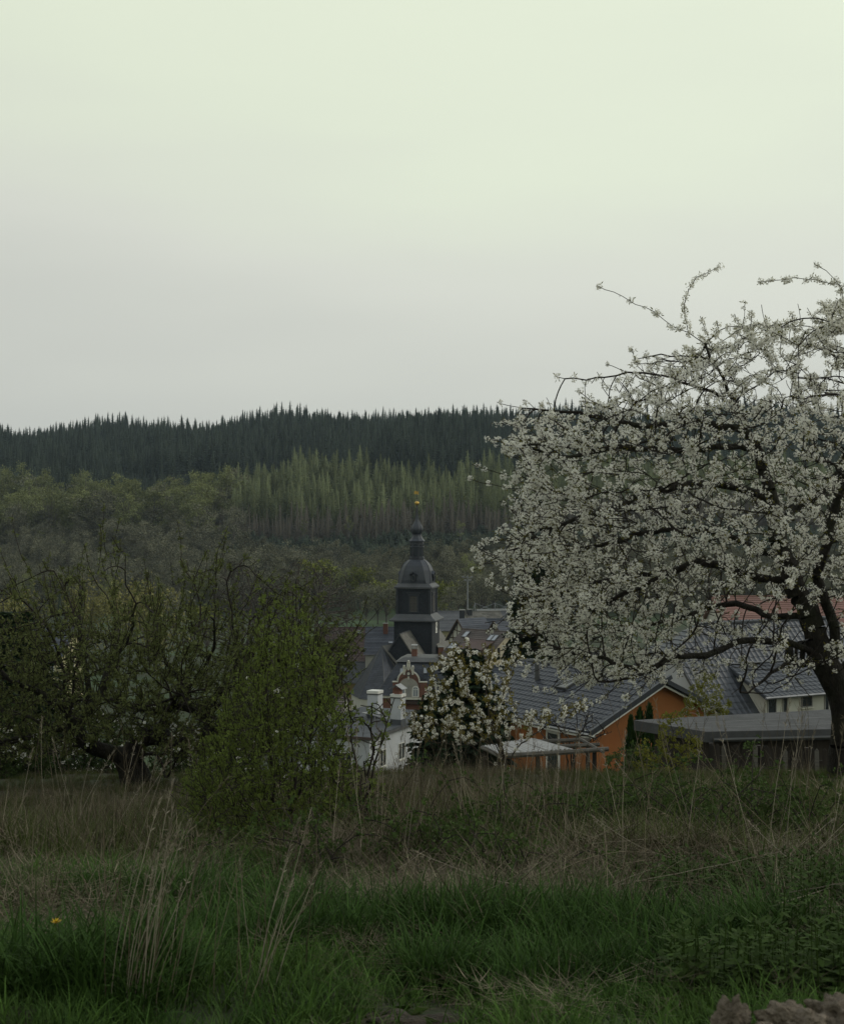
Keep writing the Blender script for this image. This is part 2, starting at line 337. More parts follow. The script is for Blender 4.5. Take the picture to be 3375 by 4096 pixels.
# ------------------------------------------------------------------ terrain
def terrain():
    ys = np.concatenate([np.arange(-80, 0, 8), np.arange(0, 30, .4), np.arange(30, 240, 5), np.arange(240, 1700, 25), np.arange(1700, 2401, 100)])
    xs = np.concatenate([-np.geomspace(1700, 14, 42), np.arange(-13.6, 13.61, .4), np.geomspace(14, 1700, 42)])
    X, Y = np.meshgrid(xs, ys); Z = ground(X, Y)
    nx, ny = len(xs), len(ys)
    i = np.arange(ny - 1)[:, None] * nx + np.arange(nx - 1)[None]
    f = np.stack([i, i + 1, i + nx + 1, i + nx], -1).reshape(-1, 4)
    b = MB().add(np.stack([X, Y, Z], -1).reshape(-1, 3), f)
    o = b.build('ground', M['ground'], smooth=True); tag(o, 'sloping ground that falls from the meadow to the village and climbs the wooded hill', kind='structure')
    # the green valley meadow behind the church, and a pale track along it
    for nm, m, y0, y1, dz, lab in (('valley_meadow', M['meadow_far'], 335, 455, .05, 'bright green meadow on the valley floor beyond the church'),
                              ('path', M['plaster_grey'], 318, 333, .10, 'pale track along the near edge of the valley meadow')):
        xs2 = np.linspace(-34, 4, 16); ys2 = np.linspace(y0, y1, 6)
        X, Y = np.meshgrid(xs2, ys2); Z = ground(X, Y) + dz
        i = np.arange(5)[:, None] * 16 + np.arange(15)[None]
        f = np.stack([i, i + 1, i + 17, i + 16], -1).reshape(-1, 4)
        tag(MB().add(np.stack([X, Y, Z], -1).reshape(-1, 3), f).build(nm, m, smooth=True), lab, kind='structure')
terrain()

def haze():
    m = bpy.data.materials.new('haze'); m.use_nodes = True; nt = m.node_tree; nt.nodes.clear()
    out = nt.nodes.new('ShaderNodeOutputMaterial'); v = nt.nodes.new('ShaderNodeVolumePrincipled')
    v.inputs['Color'].default_value = (.66, .82, 1.0, 1); v.inputs['Density'].default_value = 6.0e-5; v.inputs['Anisotropy'].default_value = 0.0
    nt.links.new(v.outputs[0], out.inputs['Volume'])
    o = MB().box((-1750, -90, -39), (1750, 2450, 130)).build('haze', m); tag(o, 'thin bluish evening haze over the valley', kind='stuff')
haze()
# ------------------------------------------------------------------ building helpers (local axes: X across the ridge, Y along it, Z up)
def lerp(a, b, t): return np.asarray(a, float) * (1 - t) + np.asarray(b, float) * t

def roof_rows(name, parent, e0, e1, r0, r1, row, m, lift=.035, cols=0):
    """stepped courses between an eave e0-e1 and a ridge r0-r1, as one piece of real relief; cols splits every course into slates"""
    e0, e1, r0, r1 = [np.asarray(p, float) for p in (e0, e1, r0, r1)]
    nrm = np.cross(e1 - e0, r0 - e0 if np.linalg.norm(r0 - e0) > .01 else r1 - e0); nrm /= np.linalg.norm(nrm)
    if nrm[2] < 0: nrm = -nrm
    L = max(np.linalg.norm(r0 - e0), np.linalg.norm(r1 - e1)); n = max(3, int(L / row))
    b = MB(); rr = np.random.default_rng(int(abs(e0.sum()) * 1000) % 9999)
    for i in range(n):
        t0, t1 = i / n, (i + 1.0) / n
        a0, a1 = lerp(e0, r0, t0), lerp(e1, r1, t0); b0, b1 = lerp(e0, r0, t1), lerp(e1, r1, t1)
        k = 1
        if cols: k = max(1, int(np.linalg.norm(a1 - a0) / cols))
        off = (i % 2) * .5 / k if k > 1 else 0
        cuts = [0] + [c for c in (np.arange(k) + off) / k if 0 < c < 1] + [1]
        for c0, c1 in zip(cuts[:-1], cuts[1:]):
            lf = lift * (1 + rr.uniform(-.25, .35))
            g = .012 * min(1, (c1 - c0)) if k > 1 else 0
            p0, p1 = lerp(a0, a1, c0 + g), lerp(a0, a1, c1 - g); q0, q1 = lerp(b0, b1, c0 + g), lerp(b0, b1, c1 - g)
            b.add([p0, p1, p0 + nrm * lf, p1 + nrm * lf, q0 + nrm * .006, q1 + nrm * .006], [[0, 1, 3, 2], [2, 3, 5, 4]])
    o = b.build(name, m, parent); o['kind'] = 'stuff'
    return o

def tile_mesh(name, w, h, t=.03, amp=.035, m=None):
    u = np.array([0, .10, .22, .36, .55, .78, 1.0]) * w * 1.03
    z = np.array([.15, .75, 1.0, .75, .15, 0, .15]) * amp
    b = MB(); n = len(u)
    lo = np.stack([u, np.zeros(n), z + t], 1); up = np.stack([u, np.full(n, h * 1.06), z + .004], 1); fr = np.stack([u, np.zeros(n), z - .004], 1)
    i = np.arange(n - 1)[:, None]
    b.add(np.vstack([lo, up, fr]), np.vstack([np.hstack([i, i + 1, n + i + 1, n + i]), np.hstack([2 * n + i, 2 * n + i + 1, i + 1, i])]))
    return b

def tile_roof(parent, e0, e1, r0, r1, tw, th, m, skip=None, limit=300):
    """pantiles one by one over a rectangular roof plane; the nearest are objects of their own, the rest one piece"""
    e0, e1, r0, r1 = [np.asarray(p, float) for p in (e0, e1, r0, r1)]
    W = np.linalg.norm(e1 - e0); H = np.linalg.norm(r0 - e0); nc = int(round(W / tw)); nr = int(round(H / th)); tw = W / nc; th = H / nr
    ux = (e1 - e0) / W; uy = (r0 - e0) / H; uz = np.cross(ux, uy)
    tm = tile_mesh('roof_tile', tw, th); base = np.vstack(tm.v); fa = tm.f
    me = tm.data('roof_tile', m)
    R = np.stack([ux, uy, uz], 1)
    pr = parent
    mw = np.eye(4)
    chain = []
    while pr is not None: chain.append(pr); pr = pr.parent
    spots = []
    for i in range(nr):
        for j in range(nc):
            p = e0 + ux * (j * tw) + uy * (i * th)
            if skip and skip(j * tw + tw / 2, i * th + th / 2): continue
            spots.append(p + uz * rng.uniform(0, .006))
    root = chain[-1]
    rzv = root.rotation_euler[2]; c, s = math.cos(rzv), math.sin(rzv); lo = np.array(root.location)
    wp = np.array(spots) @ np.array([[c, s, 0], [-s, c, 0], [0, 0, 1]]) + lo
    order = np.argsort(np.linalg.norm(wp, axis=1))
    from mathutils import Matrix
    rest = MB()
    for k, q in enumerate(order):
        p = spots[q]
        jit = rng.uniform(-.012, .012)
        if k < limit:
            o = link('roof_tile', me, parent)
            Mx = Matrix([[R[0, 0], R[0, 1], R[0, 2], p[0]], [R[1, 0], R[1, 1], R[1, 2], p[1]], [R[2, 0], R[2, 1], R[2, 2], p[2]], [0, 0, 0, 1]])
            o.matrix_local = Mx @ Matrix.Rotation(jit * .6, 4, 'Z')
        else:
            rest.add(base @ R.T + p, np.vstack(fa[4]))
    if rest.n: stuffpart(rest.build('roof_tiles', m, parent))

AX = {'-y': ((1, 0, 0), (0, -1, 0)), '+y': ((-1, 0, 0), (0, 1, 0)), '-x': ((0, -1, 0), (-1, 0, 0)), '+x': ((0, 1, 0), (1, 0, 0))}
def window(parent, c, face, w, h, frame=None, glass=None, bars=(1, 0), sill=True, fw=.07, surround=None):
    """a window on a wall: frame with bars (> pane, sill); c is the middle on the wall's surface"""
    u, n = [np.array(a, float) for a in AX[face]]; up = np.array([0, 0, 1.]); c = np.asarray(c, float)
    frame = frame or M['trim_white']; glass = glass or M['glass']
    b = MB()
    def bar(x0, x1, z0, z1, d0, d1):
        q = [c + u * x + up * z + n * d for (x, z, d) in ((x0, z0, d0), (x1, z0, d0), (x1, z0, d1), (x0, z0, d1), (x0, z1, d0), (x1, z1, d0), (x1, z1, d1), (x0, z1, d1))]
        b.hexa(q)
    bar(-w / 2, -w / 2 + fw, -h / 2, h / 2, -.02, .05); bar(w / 2 - fw, w / 2, -h / 2, h / 2, -.02, .05)
    bar(-w / 2 + fw, w / 2 - fw, h / 2 - fw, h / 2, -.02, .049); bar(-w / 2 + fw, w / 2 - fw, -h / 2, -h / 2 + fw, -.02, .049)
    for i in range(bars[0]):
        x = -w / 2 + w * (i + 1) / (bars[0] + 1); bar(x - fw * .4, x + fw * .4, -h / 2 + fw, h / 2 - fw, -.02, .045)
    for i in range(bars[1]):
        z = -h / 2 + h * (i + 1) / (bars[1] + 1); bar(-w / 2 + fw, w / 2 - fw, z - fw * .35, z + fw * .35, -.02, .042)
    o = b.build('window', frame, parent)
    g = MB(); x, z = w / 2 - fw * .5, h / 2 - fw * .5
    g.add([c + u * sx + up * sz + n * .012 for sx, sz in ((-x, -z), (x, -z), (x, z), (-x, z))], [[0, 1, 2, 3]])
    g.build('pane', glass, o)
    if sill:
        s = MB(); q = []
        for zz in (-h / 2 - .06, -h / 2 - .005):
            for x, d in ((-w / 2 - .06, -.02), (w / 2 + .06, -.02), (w / 2 + .06, .12), (-w / 2 - .06, .12)): q.append(c + u * x + up * zz + n * d)
        s.hexa(q).build('sill', M['stone_trim'], o)
    return o

def roof_window(parent, roofpt, u, v, w, h, glass=None):
    """skylight lying in a roof plane: frame (> pane)"""
    u = np.asarray(u, float); v = np.asarray(v, float); n = np.cross(u, v); n = n if n[2] > 0 else -n; c = np.asarray(roofpt, float)
    b = MB()
    def bar(x0, x1, y0, y1):
        q = [c + u * x + v * y + n * d for d in (-.02, .10) for x, y in ((x0, y0), (x1, y0), (x1, y1), (x0, y1))]
        b.hexa(q)
    f = .07
    bar(-w / 2, -w / 2 + f, -h / 2, h / 2); bar(w / 2 - f, w / 2, -h / 2, h / 2); bar(-w / 2 + f, w / 2 - f, -h / 2, -h / 2 + f); bar(-w / 2 + f, w / 2 - f, h / 2 - f, h / 2)
    o = b.build('skylight', M['lead'], parent)
    g = MB(); g.add([c + u * x + v * y + n * .075 for x, y in ((-w / 2 + f, -h / 2 + f), (w / 2 - f, -h / 2 + f), (w / 2 - f, h / 2 - f), (-w / 2 + f, h / 2 - f))], [[0, 1, 2, 3]])
    g.build('pane', glass or M['glass_sky'], o)
    return o

def gable_house(name, label, cat, ridge0, ydir, X, Y, pitch, wall_h, wall_m, roof_m, over=.35, rows=.33, style='rows', group=None, cols=0, verge_m=None, gutter=True):
    """house whose ridge starts at world point ridge0 and runs along ydir; local X across (0..X), Y along the ridge (0..Y), z from the ground"""
    ydir = np.array([ydir[0], ydir[1]], float); ydir /= np.linalg.norm(ydir)
    rz = math.atan2(-ydir[0], ydir[1]); lx = np.array([math.cos(rz), math.sin(rz)])
    rise = X / 2 * math.tan(pitch * D2R); T = wall_h + rise
    org = (ridge0[0] - lx[0] * X / 2, ridge0[1] - lx[1] * X / 2, ridge0[2] - T)
    t = thing(name, label, cat, org, rz, group)
    w = MB()
    prof = [(0, 0), (X, 0), (X, wall_h), (X / 2, T), (0, wall_h)]
    w.prism([(x, 0, z - .04 if z else -1.5) for x, z in prof], (0, Y, 0))
    w.build('wall', wall_m, t)
    tp = math.tan(pitch * D2R); th = .16
    eL = np.array([-over, -over, wall_h - over * tp]); eR = np.array([X + over, -over, wall_h - over * tp])
    up = np.array([0, 0, .10]); yy = np.array([0, Y + 2 * over, 0]); rp = np.array([X / 2, -over, T])
    b = MB()
    for e in (eL, eR):
        q = [e + up, e + yy + up, rp + yy + up, rp + up]
        if e is eR: q = q[::-1]
        q = [np.asarray(p) for p in q]
        nrm = np.cross(q[1] - q[0], q[3] - q[0])
        if nrm[2] < 0: q = q[::-1]
        b.slab(q, th)
    roof = b.build('roof', verge_m or roof_m, t)
    info = dict(t=t, roof=roof, X=X, Y=Y, T=T, tp=tp, wall_h=wall_h, over=over,
                planeL=(eL + yy + up, eL + up, rp + yy + up, rp + up), planeR=(eR + up, eR + yy + up, rp + up, rp + yy + up))
    if style == 'rows':
        for k in ('planeL', 'planeR'):
            o_ = np.array([0, 0, .004]); e0, e1, r0, r1 = [p + o_ for p in info[k]]
            roof_rows('roof_tiles', roof, e0, e1, r0, r1, rows, roof_m, cols=cols)
    rc = MB(); rc.tube([rp + up * 1.1 + np.array([0, -.02, .0]), rp + yy + up * 1.1 + np.array([0, .02, 0])], .11, 6).build('ridge_cap', roof_m, roof)
    if gutter:
        g = MB()
        for e, sx in ((eL, -1), (eR, 1)):
            q = e + np.array([sx * .06, 0, .02]); g.tube([q, q + yy], .065, 6)
        g.build('gutter', M['zinc'], t)
    return info

def chimney(parent, x, y, z0, z1, w, d, m, cap=None, capm=None):
    b = MB().box((x - w / 2, y - d / 2, z0), (x + w / 2, y + d / 2, z1)); o = b.build('chimney', m, parent)
    MB().box((x - w / 2 - .06, y - d / 2 - .06, z1 + .002), (x + w / 2 + .06, y + d / 2 + .06, z1 + .10)).build('chimney_cap', capm or M['plaster_grey'], o)
    if cap == 'hood':
        h = MB()
        for sx in (-1, 1):
            for sy in (-1, 1): h.box((x + sx * w * .4 - .03, y + sy * d * .4 - .03, z1 + .10), (x + sx * w * .4 + .03, y + sy * d * .4 + .03, z1 + .42))
        h.slab([(x - w * .62, y - d * .62, z1 + .43), (x + w * .62, y - d * .62, z1 + .43), (x + w * .62, y + d * .62, z1 + .50), (x - w * .62, y + d * .62, z1 + .50)], .04)
        h.build('hood', M['zinc'], o)
    if cap == 'pot':
        MB().tube([(x, y, z1 + .1), (x, y, z1 + .5)], [.11, .09], 7).build('pot', M['tile_dark_red'], o)
    return o

# ------------------------------------------------------------------ the church
def sq(h, z, ch=.02, hx=None):
    hx = hx or h; c = h * ch; cx = hx * ch
    return [(-hx + cx, -h, z), (hx - cx, -h, z), (hx, -h + c, z), (hx, h - c, z), (hx - cx, h, z), (-hx + cx, h, z), (-hx, h - c, z), (-hx, -h + c, z)]
def church():
    D = 225.0; S = FPX / D
    def Z(py): return -(py - 2048) / S
    base = P(1667, 2900, D); base[2] = -34.5
    ra = -11.5 * D2R
    t = thing('church', 'dark slate clad baroque church with onion spire and golden ball in the village centre', 'church', base, ra)
    zb = base[2]
    def z(py): return Z(py) - zb
    SW = M['slate_wall']; SR = M['slate_roof']
    MB().loft([sq(3.05, 0), sq(3.05, z(2479))]).build('tower_base', SW, t)
    sk = MB().loft([sq(3.1, z(2482)), sq(3.68, z(2480)), sq(3.70, z(2475)), sq(3.2, z(2466)), sq(2.72, z(2452))]); sk.build('lower_skirt_roof', M['slate_grey'], t)
    lv = MB().loft([sq(2.62, z(2462)), sq(2.62, z(2352))]); bell = lv.build('belfry', SW, t)
    for sx in (-1, 1):
        for sy in (-1, 1):
            MB().box((sx * 2.62 - .16, sy * 2.62 - .16, z(2452)), (sx * 2.62 + .16, sy * 2.62 + .16, z(2352))).build('corner_strip', M['slate'], bell)
    MB().loft([sq(2.66, z(2353)), sq(3.02, z(2351)), sq(3.05, z(2345)), sq(2.75, z(2338)), sq(2.56, z(2331), .1)]).build('upper_skirt_roof', M['slate_grey'], t)
    # bell shaped dome with chamfered corners
    dome = MB().loft([sq(2.56, z(2332), .22), sq(2.58, z(2318), .30), sq(2.50, z(2300), .33), sq(2.34, z(2280), .35), sq(2.08, z(2262), .38), sq(1.75, z(2250), .42), sq(1.38, z(2241), .48), sq(1.12, z(2237), .55)])
    dm = dome.build('dome', M['slate_roof'], t)
    for k in range(8):                                   # hip ribs
        pts = [np.array(sq(h * 1.004, z(py), c)[k]) for h, py, c in ((2.56, 2332, .22), (2.58, 2318, .30), (2.50, 2300, .33), (2.34, 2280, .35), (2.08, 2262, .38), (1.75, 2250, .42), (1.38, 2241, .48))]
        MB().tube(pts, .05, 4).build('hip', M['slate'], dm)
    for face in ('-y', '+x', '-x'):                      # small dormers with an oval eye under a gabled hood
        u, n = [np.array(a, float) for a in AX[face]]; up = np.array([0, 0, 1.])
        b = MB(); c = n * 2.46 + up * z(2305)
        b.prism([c + u * x + up * y for x, y in ((-.42, -.75), (.42, -.75), (.42, .42), (-.42, .42))], n * .30)
        d = b.build('dormer', SW, dm)
        h = MB()
        h.prism([c + u * x + up * y - n * .5 for x, y in ((-.66, .40), (0, .86), (.66, .40), (.66, .28), (0, .72), (-.66, .28))], n * .92); h.build('dormer_hood', SR, d)
        e = MB(); a = np.arange(12) * 2 * math.pi / 12
        e.prism([c + n * .30 + u * (.24 * math.cos(q)) + up * (.40 * math.sin(q) - .15) for q in a], n * .02); e.build('oval_window', M['glass'], d)
        r_ = MB(); r_.tube([c + n * .33 + u * (.28 * math.cos(q)) + up * (.45 * math.sin(q) - .15) for q in np.arange(13) * 2 * math.pi / 12], .05, 4, cap=False).build('oval_frame', M['lead'], d)
    # lantern: eight posts round dark arched openings
    ln = MB().loft([sq(1.16, z(2240), .5), sq(1.16, z(2229), .5), sq(1.02, z(2227), .5), sq(1.02, z(2166), .5)]).build('lantern', M['slate'], t)
    for k in range(8):
        a = k * math.pi / 4; n = np.array([math.sin(a), -math.cos(a), 0]); u = np.array([math.cos(a), math.sin(a), 0]); up = np.array([0, 0, 1.])
        r0 = 1.02 if k % 2 == 0 else 1.02 * .75 * 1.414 
        wv = .34 if k % 2 == 0 else .26
        arch = [(-wv, -1.0), (wv, -1.0), (wv, .6)] + [(wv * math.cos(q), .6 + wv * math.sin(q)) for q in np.linspace(.3, math.pi - .3, 5)] + [(-wv, .6)]
        c = n * (r0 - .01) + up * z(2199)
        MB().prism([c + u * x + up * y for x, y in arch], n * .03).build('arched_opening', M['glass'], ln)
    MB().loft([sq(1.06, z(2190), .5), sq(1.10, z(2189), .5), sq(1.10, z(2186), .5), sq(1.06, z(2185), .5)]).build('string_course', M['slate'], ln)
    MB().loft([sq(1.04, z(2168), .5), sq(1.20, z(2166), .5), sq(1.20, z(2163), .5), sq(.92, z(2155), .5), sq(.74, z(2146), .5), sq(.66, z(2138), .5)]).build('flared_roof', SR, t)
    on = [(.74, 2139), (.74, 2136.5), (.62, 2135.5), (.80, 2129), (.90, 2121), (.91, 2114), (.82, 2106), (.62, 2097), (.42, 2087), (.28, 2077), (.19, 2064), (.13, 2048), (.09, 2032), (.07, 2022)]
    ob = MB().loft([sq(r, z(py), .5) for r, py in on]).build('onion_spire', SR, t)
    for k in range(8):
        MB().tube([np.array(sq(r * 1.01, z(py), .5)[k]) for r, py in on[2:]], .03, 4).build('spire_seam', M['lead'], ob)
    MB().ball((0, 0, z(2013)), .36, 12, 9).build('golden_ball', M['gold'], t, smooth=True)
    vb = MB().tube([(0, 0, z(2016)), (0, 0, z(1945))], [.045, .025], 5); vn = vb.build('vane_rod', M['lead'], t)
    fl = [(-.42, -.22), (.06, -.22), (.34, -.30), (.22, -.06), (.34, .22), (.06, .18), (-.10, .30), (-.42, .24)]
    MB().prism([(x, -.02, z(1971) + y) for x, y in fl], (0, .04, 0)).build('weather_vane', M['gold'], vn)
    # louvred windows
    for face in ('-y', '+x', '-x'):
        u, n = [np.array(a, float) for a in AX[face]]; up = np.array([0, 0, 1.]); c = n * 2.62 + up * z(2410)
        b = MB()
        for x0, x1, y0, y1, dd in ((-.78, -.56, -1.25, 1.20, .10), (.56, .78, -1.25, 1.20, .10), (-.86, .86, -1.42, -1.25, .14), (-.90, .90, 1.20, 1.42, .16), (-1.1, 1.1, 1.56, 1.70, .16)):
            b.hexa([c + u * x + up * y + n * q for y in (y0, y1) for x, q in ((x0, -.02), (x1, -.02), (x1, dd), (x0, dd))])
        w_ = b.build('louvre_window', M['slate'], t)
        MB().add([c + u * x + up * y + n * .01 for x, y in ((-.56, -1.25), (.56, -1.25), (.56, 1.2), (-.56, 1.2))], [[0, 1, 2, 3]]).build('dark_opening', M['glass'], w_)
        sl = MB(); c0 = np.zeros(3)
        sl.hexa([u * x + up * y + n * q for x, y, q in ((-.55, -.02, .02), (.55, -.02, .02), (.55, -.08, .11), (-.55, -.08, .11), (-.55, .01, .02), (.55, .01, .02), (.55, -.05, .11), (-.55, -.05, .11))])
        me = sl.data('slat', M['wood_grey'])
        for k in range(15):
            o = link('slat', me, w_); o.location = c + up * (-1.15 + k * .162)
    # clock face on the lit side and the front
    for face in ('+x',):
        u, n = [np.array(a, float) for a in AX[face]]; up = np.array([0, 0, 1.]); c = n * 3.05 + up * z(2509) + u * .1
        MB().prism([c + u * x + up * y for x, y in ((-1.0, -.95), (1.0, -.95), (1.0, .95), (-1.0, .95))], n * .05).build('clock_board', M['slate'], t)
        ck = MB().prism([c + n * .06 + u * x + up * y for x, y in ((-.74, -.84), (.74, -.84), (.74, .84), (-.74, .84))], n * .03).build('clock_face', M['trim_white'], t)
        for ang, ln_, wd in ((2.1, .52, .045), (.5, .36, .06)):
            q = c + n * .11; dv = u * math.cos(ang) + up * math.sin(ang)
            MB().tube([q, q + dv * ln_], [wd, wd * .6], 4).build('clock_hand', M['glass'], ck)
        for k in range(12):
            dv = u * math.cos(k * math.pi / 6) + up * math.sin(k * math.pi / 6); q = c + n * .10
            MB().tube([q + dv * .56, q + dv * .68], .03, 4).build('hour_mark', M['glass'], ck)
    # nave with a steep slate gable towards the camera, its ridge running back into the tower
    hw, zr = 5.6, z(2513); ze = zr - hw * 1.50; yf = -10.5; xo = -.50
    nv = MB(); prof = [(-hw + xo, 0), (hw + xo, 0), (hw + xo, ze), (xo, zr - .06), (-hw + xo, ze)]
    nv.prism([(x, yf + .25, zz) for x, zz in prof], (0, 12.0, 0)); nv.build('nave_wall', M['plaster_grey'], t)
    MB().prism([(x + xo, yf + .19, zz) for x, zz in ((-hw, ze - .2), (hw, ze - .2), (0, zr - .08))], (0, .05, 0)).build('slate_gable', SW, t)
    for s_ in (-1, 1):
        e = np.array([xo + s_ * (hw + .35), yf, ze - .35 * 1.5]); r0 = np.array([xo, yf, zr]); yv = np.array([0, 11.2 if s_ > 0 else 9.0, 0])
        q = [e, e + yv, r0 + yv, r0] if s_ > 0 else [e + yv, e, r0, r0 + yv]
        rf = MB().slab(q, .14).build('nave_roof', M['slate_pale_lit'] if s_ > 0 else SR, t)  # right slope gets the paler slate, sunlight painted into its colour
        q = [p + np.array([0, 0, .004]) for p in q]
        roof_rows('roof_slates', rf, q[0], q[1], q[3], q[2], .34, M['slate_pale_lit'] if s_ > 0 else SR, lift=.03, cols=.55)
    # rear body of the nave, seen right of the tower foot
    for s_ in (1,):
        e = np.array([hw + 2.9, .5, ze - 1.4]); r0 = np.array([1.6, .5, zr - .6]); yv = np.array([0, 9, 0])
        rf = MB().slab([e, e + yv, r0 + yv, r0], .14).build('nave_roof', M['slate_pale_lit'], t)  # lit slope, its brightness put into the slate colour
        roof_rows('roof_slates', rf, e, e + yv, r0, r0 + yv, .34, M['slate_pale_lit'], lift=.03, cols=.55)
    # polygonal choir on the left: many sided roof that comes to a point
    ap = P(1528, 2583, 215.0); c_, s_ = math.cos(-ra), math.sin(-ra)
    def loc(p): q = np.asarray(p, float) - base; return np.array([c_ * q[0] - s_ * q[1], s_ * q[0] + c_ * q[1], q[2]])
    A = loc(ap); eave = [loc(P(px, py, d)) for px, py, d in ((1398, 2764, 216), (1436, 2772, 210.5), (1540, 2778, 207.5), (1602, 2772, 209.5), (1640, 2770, 214))]
    for p in eave: p[2] = A[2] - 7.4
    back = loc(P(1594, 2570, 219.5)); back[2] = A[2] + .05
    b = MB()
    pl = [(eave[i], eave[i + 1], A) for i in range(4)]
    for q in pl: b.add(np.array(q), [[0, 1, 2]])
    e5 = eave[4] + (back - A) * 1.0
    rf = b.build('choir_roof', SR, t)
    for q in pl: roof_rows('roof_slates', rf, q[0], q[1], q[2], q[2] + 1e-3, .36, SR, lift=.03, cols=.6)
    r2 = MB().slab([eave[4] + np.array([0, 0, 2.2]), e5 + np.array([0, 0, 2.2]), back, A], .1).build('choir_roof', M['slate_pale_lit'], t)  # lit right side of the choir, painted with the paler slate
    roof_rows('roof_slates', r2, eave[4] + np.array([0, 0, .004]), e5, A, back, .36, M['slate_pale_lit'], lift=.03, cols=.6)
    for i in range(5): MB().tube([A + np.array([0, 0, .03]), eave[i] + np.array([0, 0, .04])], .05, 4).build('hip', M['lead'], rf)
    ctr = sum(eave) / 5
    wl_ = [lerp(p, ctr, .06) for p in eave] + [e5]
    MB().prism([(p[0], p[1], 0) for p in wl_], (0, 0, A[2] - 7.5)).build('choir_wall', M['plaster_pale'], t)
    return t
church()

# ------------------------------------------------------------------ red brick house with the scrolled gable, in front of the church
def brick_house():
    d = 165.0
    o = P(1574, 2790, d); zt = 0
    S = FPX / d
    zg = -34.0 + 2.5
    rz = 6 * D2R * -1
    t = thing('brick_house', 'red brick house with pale scrolled gable and blue slate mansard roof', 'house', (o[0], o[1], zg), rz)
    def z(py): return -(py - 2048) / S - zg
    def x(px): return (px - 1574) / S
    B = M['brick_red']
    x0, x1 = x(1500), x(1800)
    ze = z(2790); zt = z(2655)
    MB().box((x0 + .3, .35, -1), (x1 - .3, 9, ze)).build('wall', B, t)
    MB().box((x0 + .1, .12, ze - .1), (x1 - .1, 9.2, ze + .18)).build('cornice', M['stone_trim'], t)
    # mansard
    b = MB(); lo = [(x0, 0, ze + .2), (x1, 0, ze + .2), (x1, 9.4, ze + .2), (x0, 9.4, ze + .2)]; hi = [(x(1583), 2.2, zt), (x1 - 1.5, 2.2, zt), (x1 - 1.5, 7.4, zt), (x(1583), 7.4, zt)]
    b.loft([lo, hi]); rf = b.build('mansard_roof', M['slate_roof'], t)
    for i in range(4):
        roof_rows('roof_slates', rf, lo[i], lo[(i + 1) % 4], hi[i], hi[(i + 1) % 4], .26, M['slate_roof'], lift=.025, cols=.45)
    tp = [(p[0] + dx, p[1] + dy, p[2] + .02) for p, dx, dy in zip(hi, (-.3, .3, .3, -.3), (-.3, -.3, .3, .3))]
    MB().loft([tp, [(p[0] + (.9, -.9, -.9, .9)[i], p[1] + (.9, .9, -.9, -.9)[i], p[2] + .45) for i, p in enumerate(tp)]]).build('top_roof', M['lead'], t)
    for i in (0, 3): MB().tube([np.array(lo[i]), np.array(hi[i])], .06, 4).build('hip', M['lead'], rf)
    roof_window(rf, (x(1603), .95, z(2688)), (1, 0, 0), (0, .5, .866), .5, .8); roof_window(rf, (x(1698), 1.0, z(2685)), (1, 0, 0), (0, .5, .866), .5, .8)
    # gable front (a dormer gable standing on the wall)
    yf = -.25
    cx = x(1635)
    zs = z(2727)                                        # springing of the scroll
    w = 1.84
    prof = [(cx - w, z(2796)), (cx + w + .3, z(2796)), (cx + w + .3, zs), (cx + 1.25, zs)]
    arc = lambda a0, a1, r, ox, oz: [(cx + ox + r * math.cos(q), oz + r * math.sin(q)) for q in np.linspace(a0, a1, 6)]
    prof += arc(.15, 1.15, 1.22, 0, zs + .05)
    prof += [(cx + .50, z(2690)), (cx + .40, z(2680)), (cx + .16, z(2668)), (cx + .08, z(2656)), (cx - .08, z(2656)), (cx - .16, z(2668)), (cx - .40, z(2680)), (cx - .50, z(2690))]
    prof += arc(math.pi - 1.15, math.pi - .15, 1.22, 0, zs + .05)
    prof += [(cx - 1.25, zs), (cx - w, zs)]
    g = MB().prism([(a, yf, c) for a, c in prof], (0, .5, 0)).build('gable', B, t)
    MB().prism([(a, yf + .5, c) for a, c in [(cx - w + .1, z(2790)), (cx + w, z(2790)), (cx + w, zs + .3), (cx, zs + 1.6), (cx - w + .1, zs + .3)]], (0, 2.4, 0)).build('gable_dormer', M['slate_roof'], t)
    edge = [(cx - w - .05, zs + .03), (cx - 1.22, zs + .03)] + arc(math.pi - .15, math.pi - 1.15, 1.27, 0, zs + .05) + [(cx - .45, z(2690)), (cx - .36, z(2680)), (cx - .17, z(2669)), (cx - .10, z(2650)), (cx, z(2646)), (cx + .10, z(2650)), (cx + .17, z(2669)), (cx + .36, z(2680)), (cx + .45, z(2690))] + arc(1.15, .15, 1.27, 0, zs + .05) + [(cx + 1.22, zs + .03), (cx + w + .35, zs + .03)]
    MB().tube([(a, yf + .05, c) for a, c in edge], .105, 6).build('gable_trim', M['stone_trim'], g)
    for dx, top, bot in ((-.50, 2661, 2697), (.50, 2662, 2697), (0, 2641, 2679)):
        b = MB(); c = cx + dx
        b.box((c - .12, yf - .12, z(bot)), (c + .12, yf + .05, z(top + 9))); b.box((c - .19, yf - .18, z(top + 9)), (c + .19, yf + .12, z(top + 7)))
        b.ball((c, yf - .03, z(top + 2.5)), .15, 8, 6); b.build('finial', M['stone_trim'], g)
    MB().prism([(cx + .17 * math.cos(q), yf - .03, z(2693) + .17 * math.sin(q)) for q in np.arange(10) * .6283], (0, .03, 0)).build('medallion', M['stone_trim'], g)
    MB().tube([(cx + .25 * math.cos(q), yf - .02, z(2693) + .25 * math.sin(q)) for q in np.arange(13) * .5236], .05, 4, cap=False).build('medallion_ring', M['lead'], g)
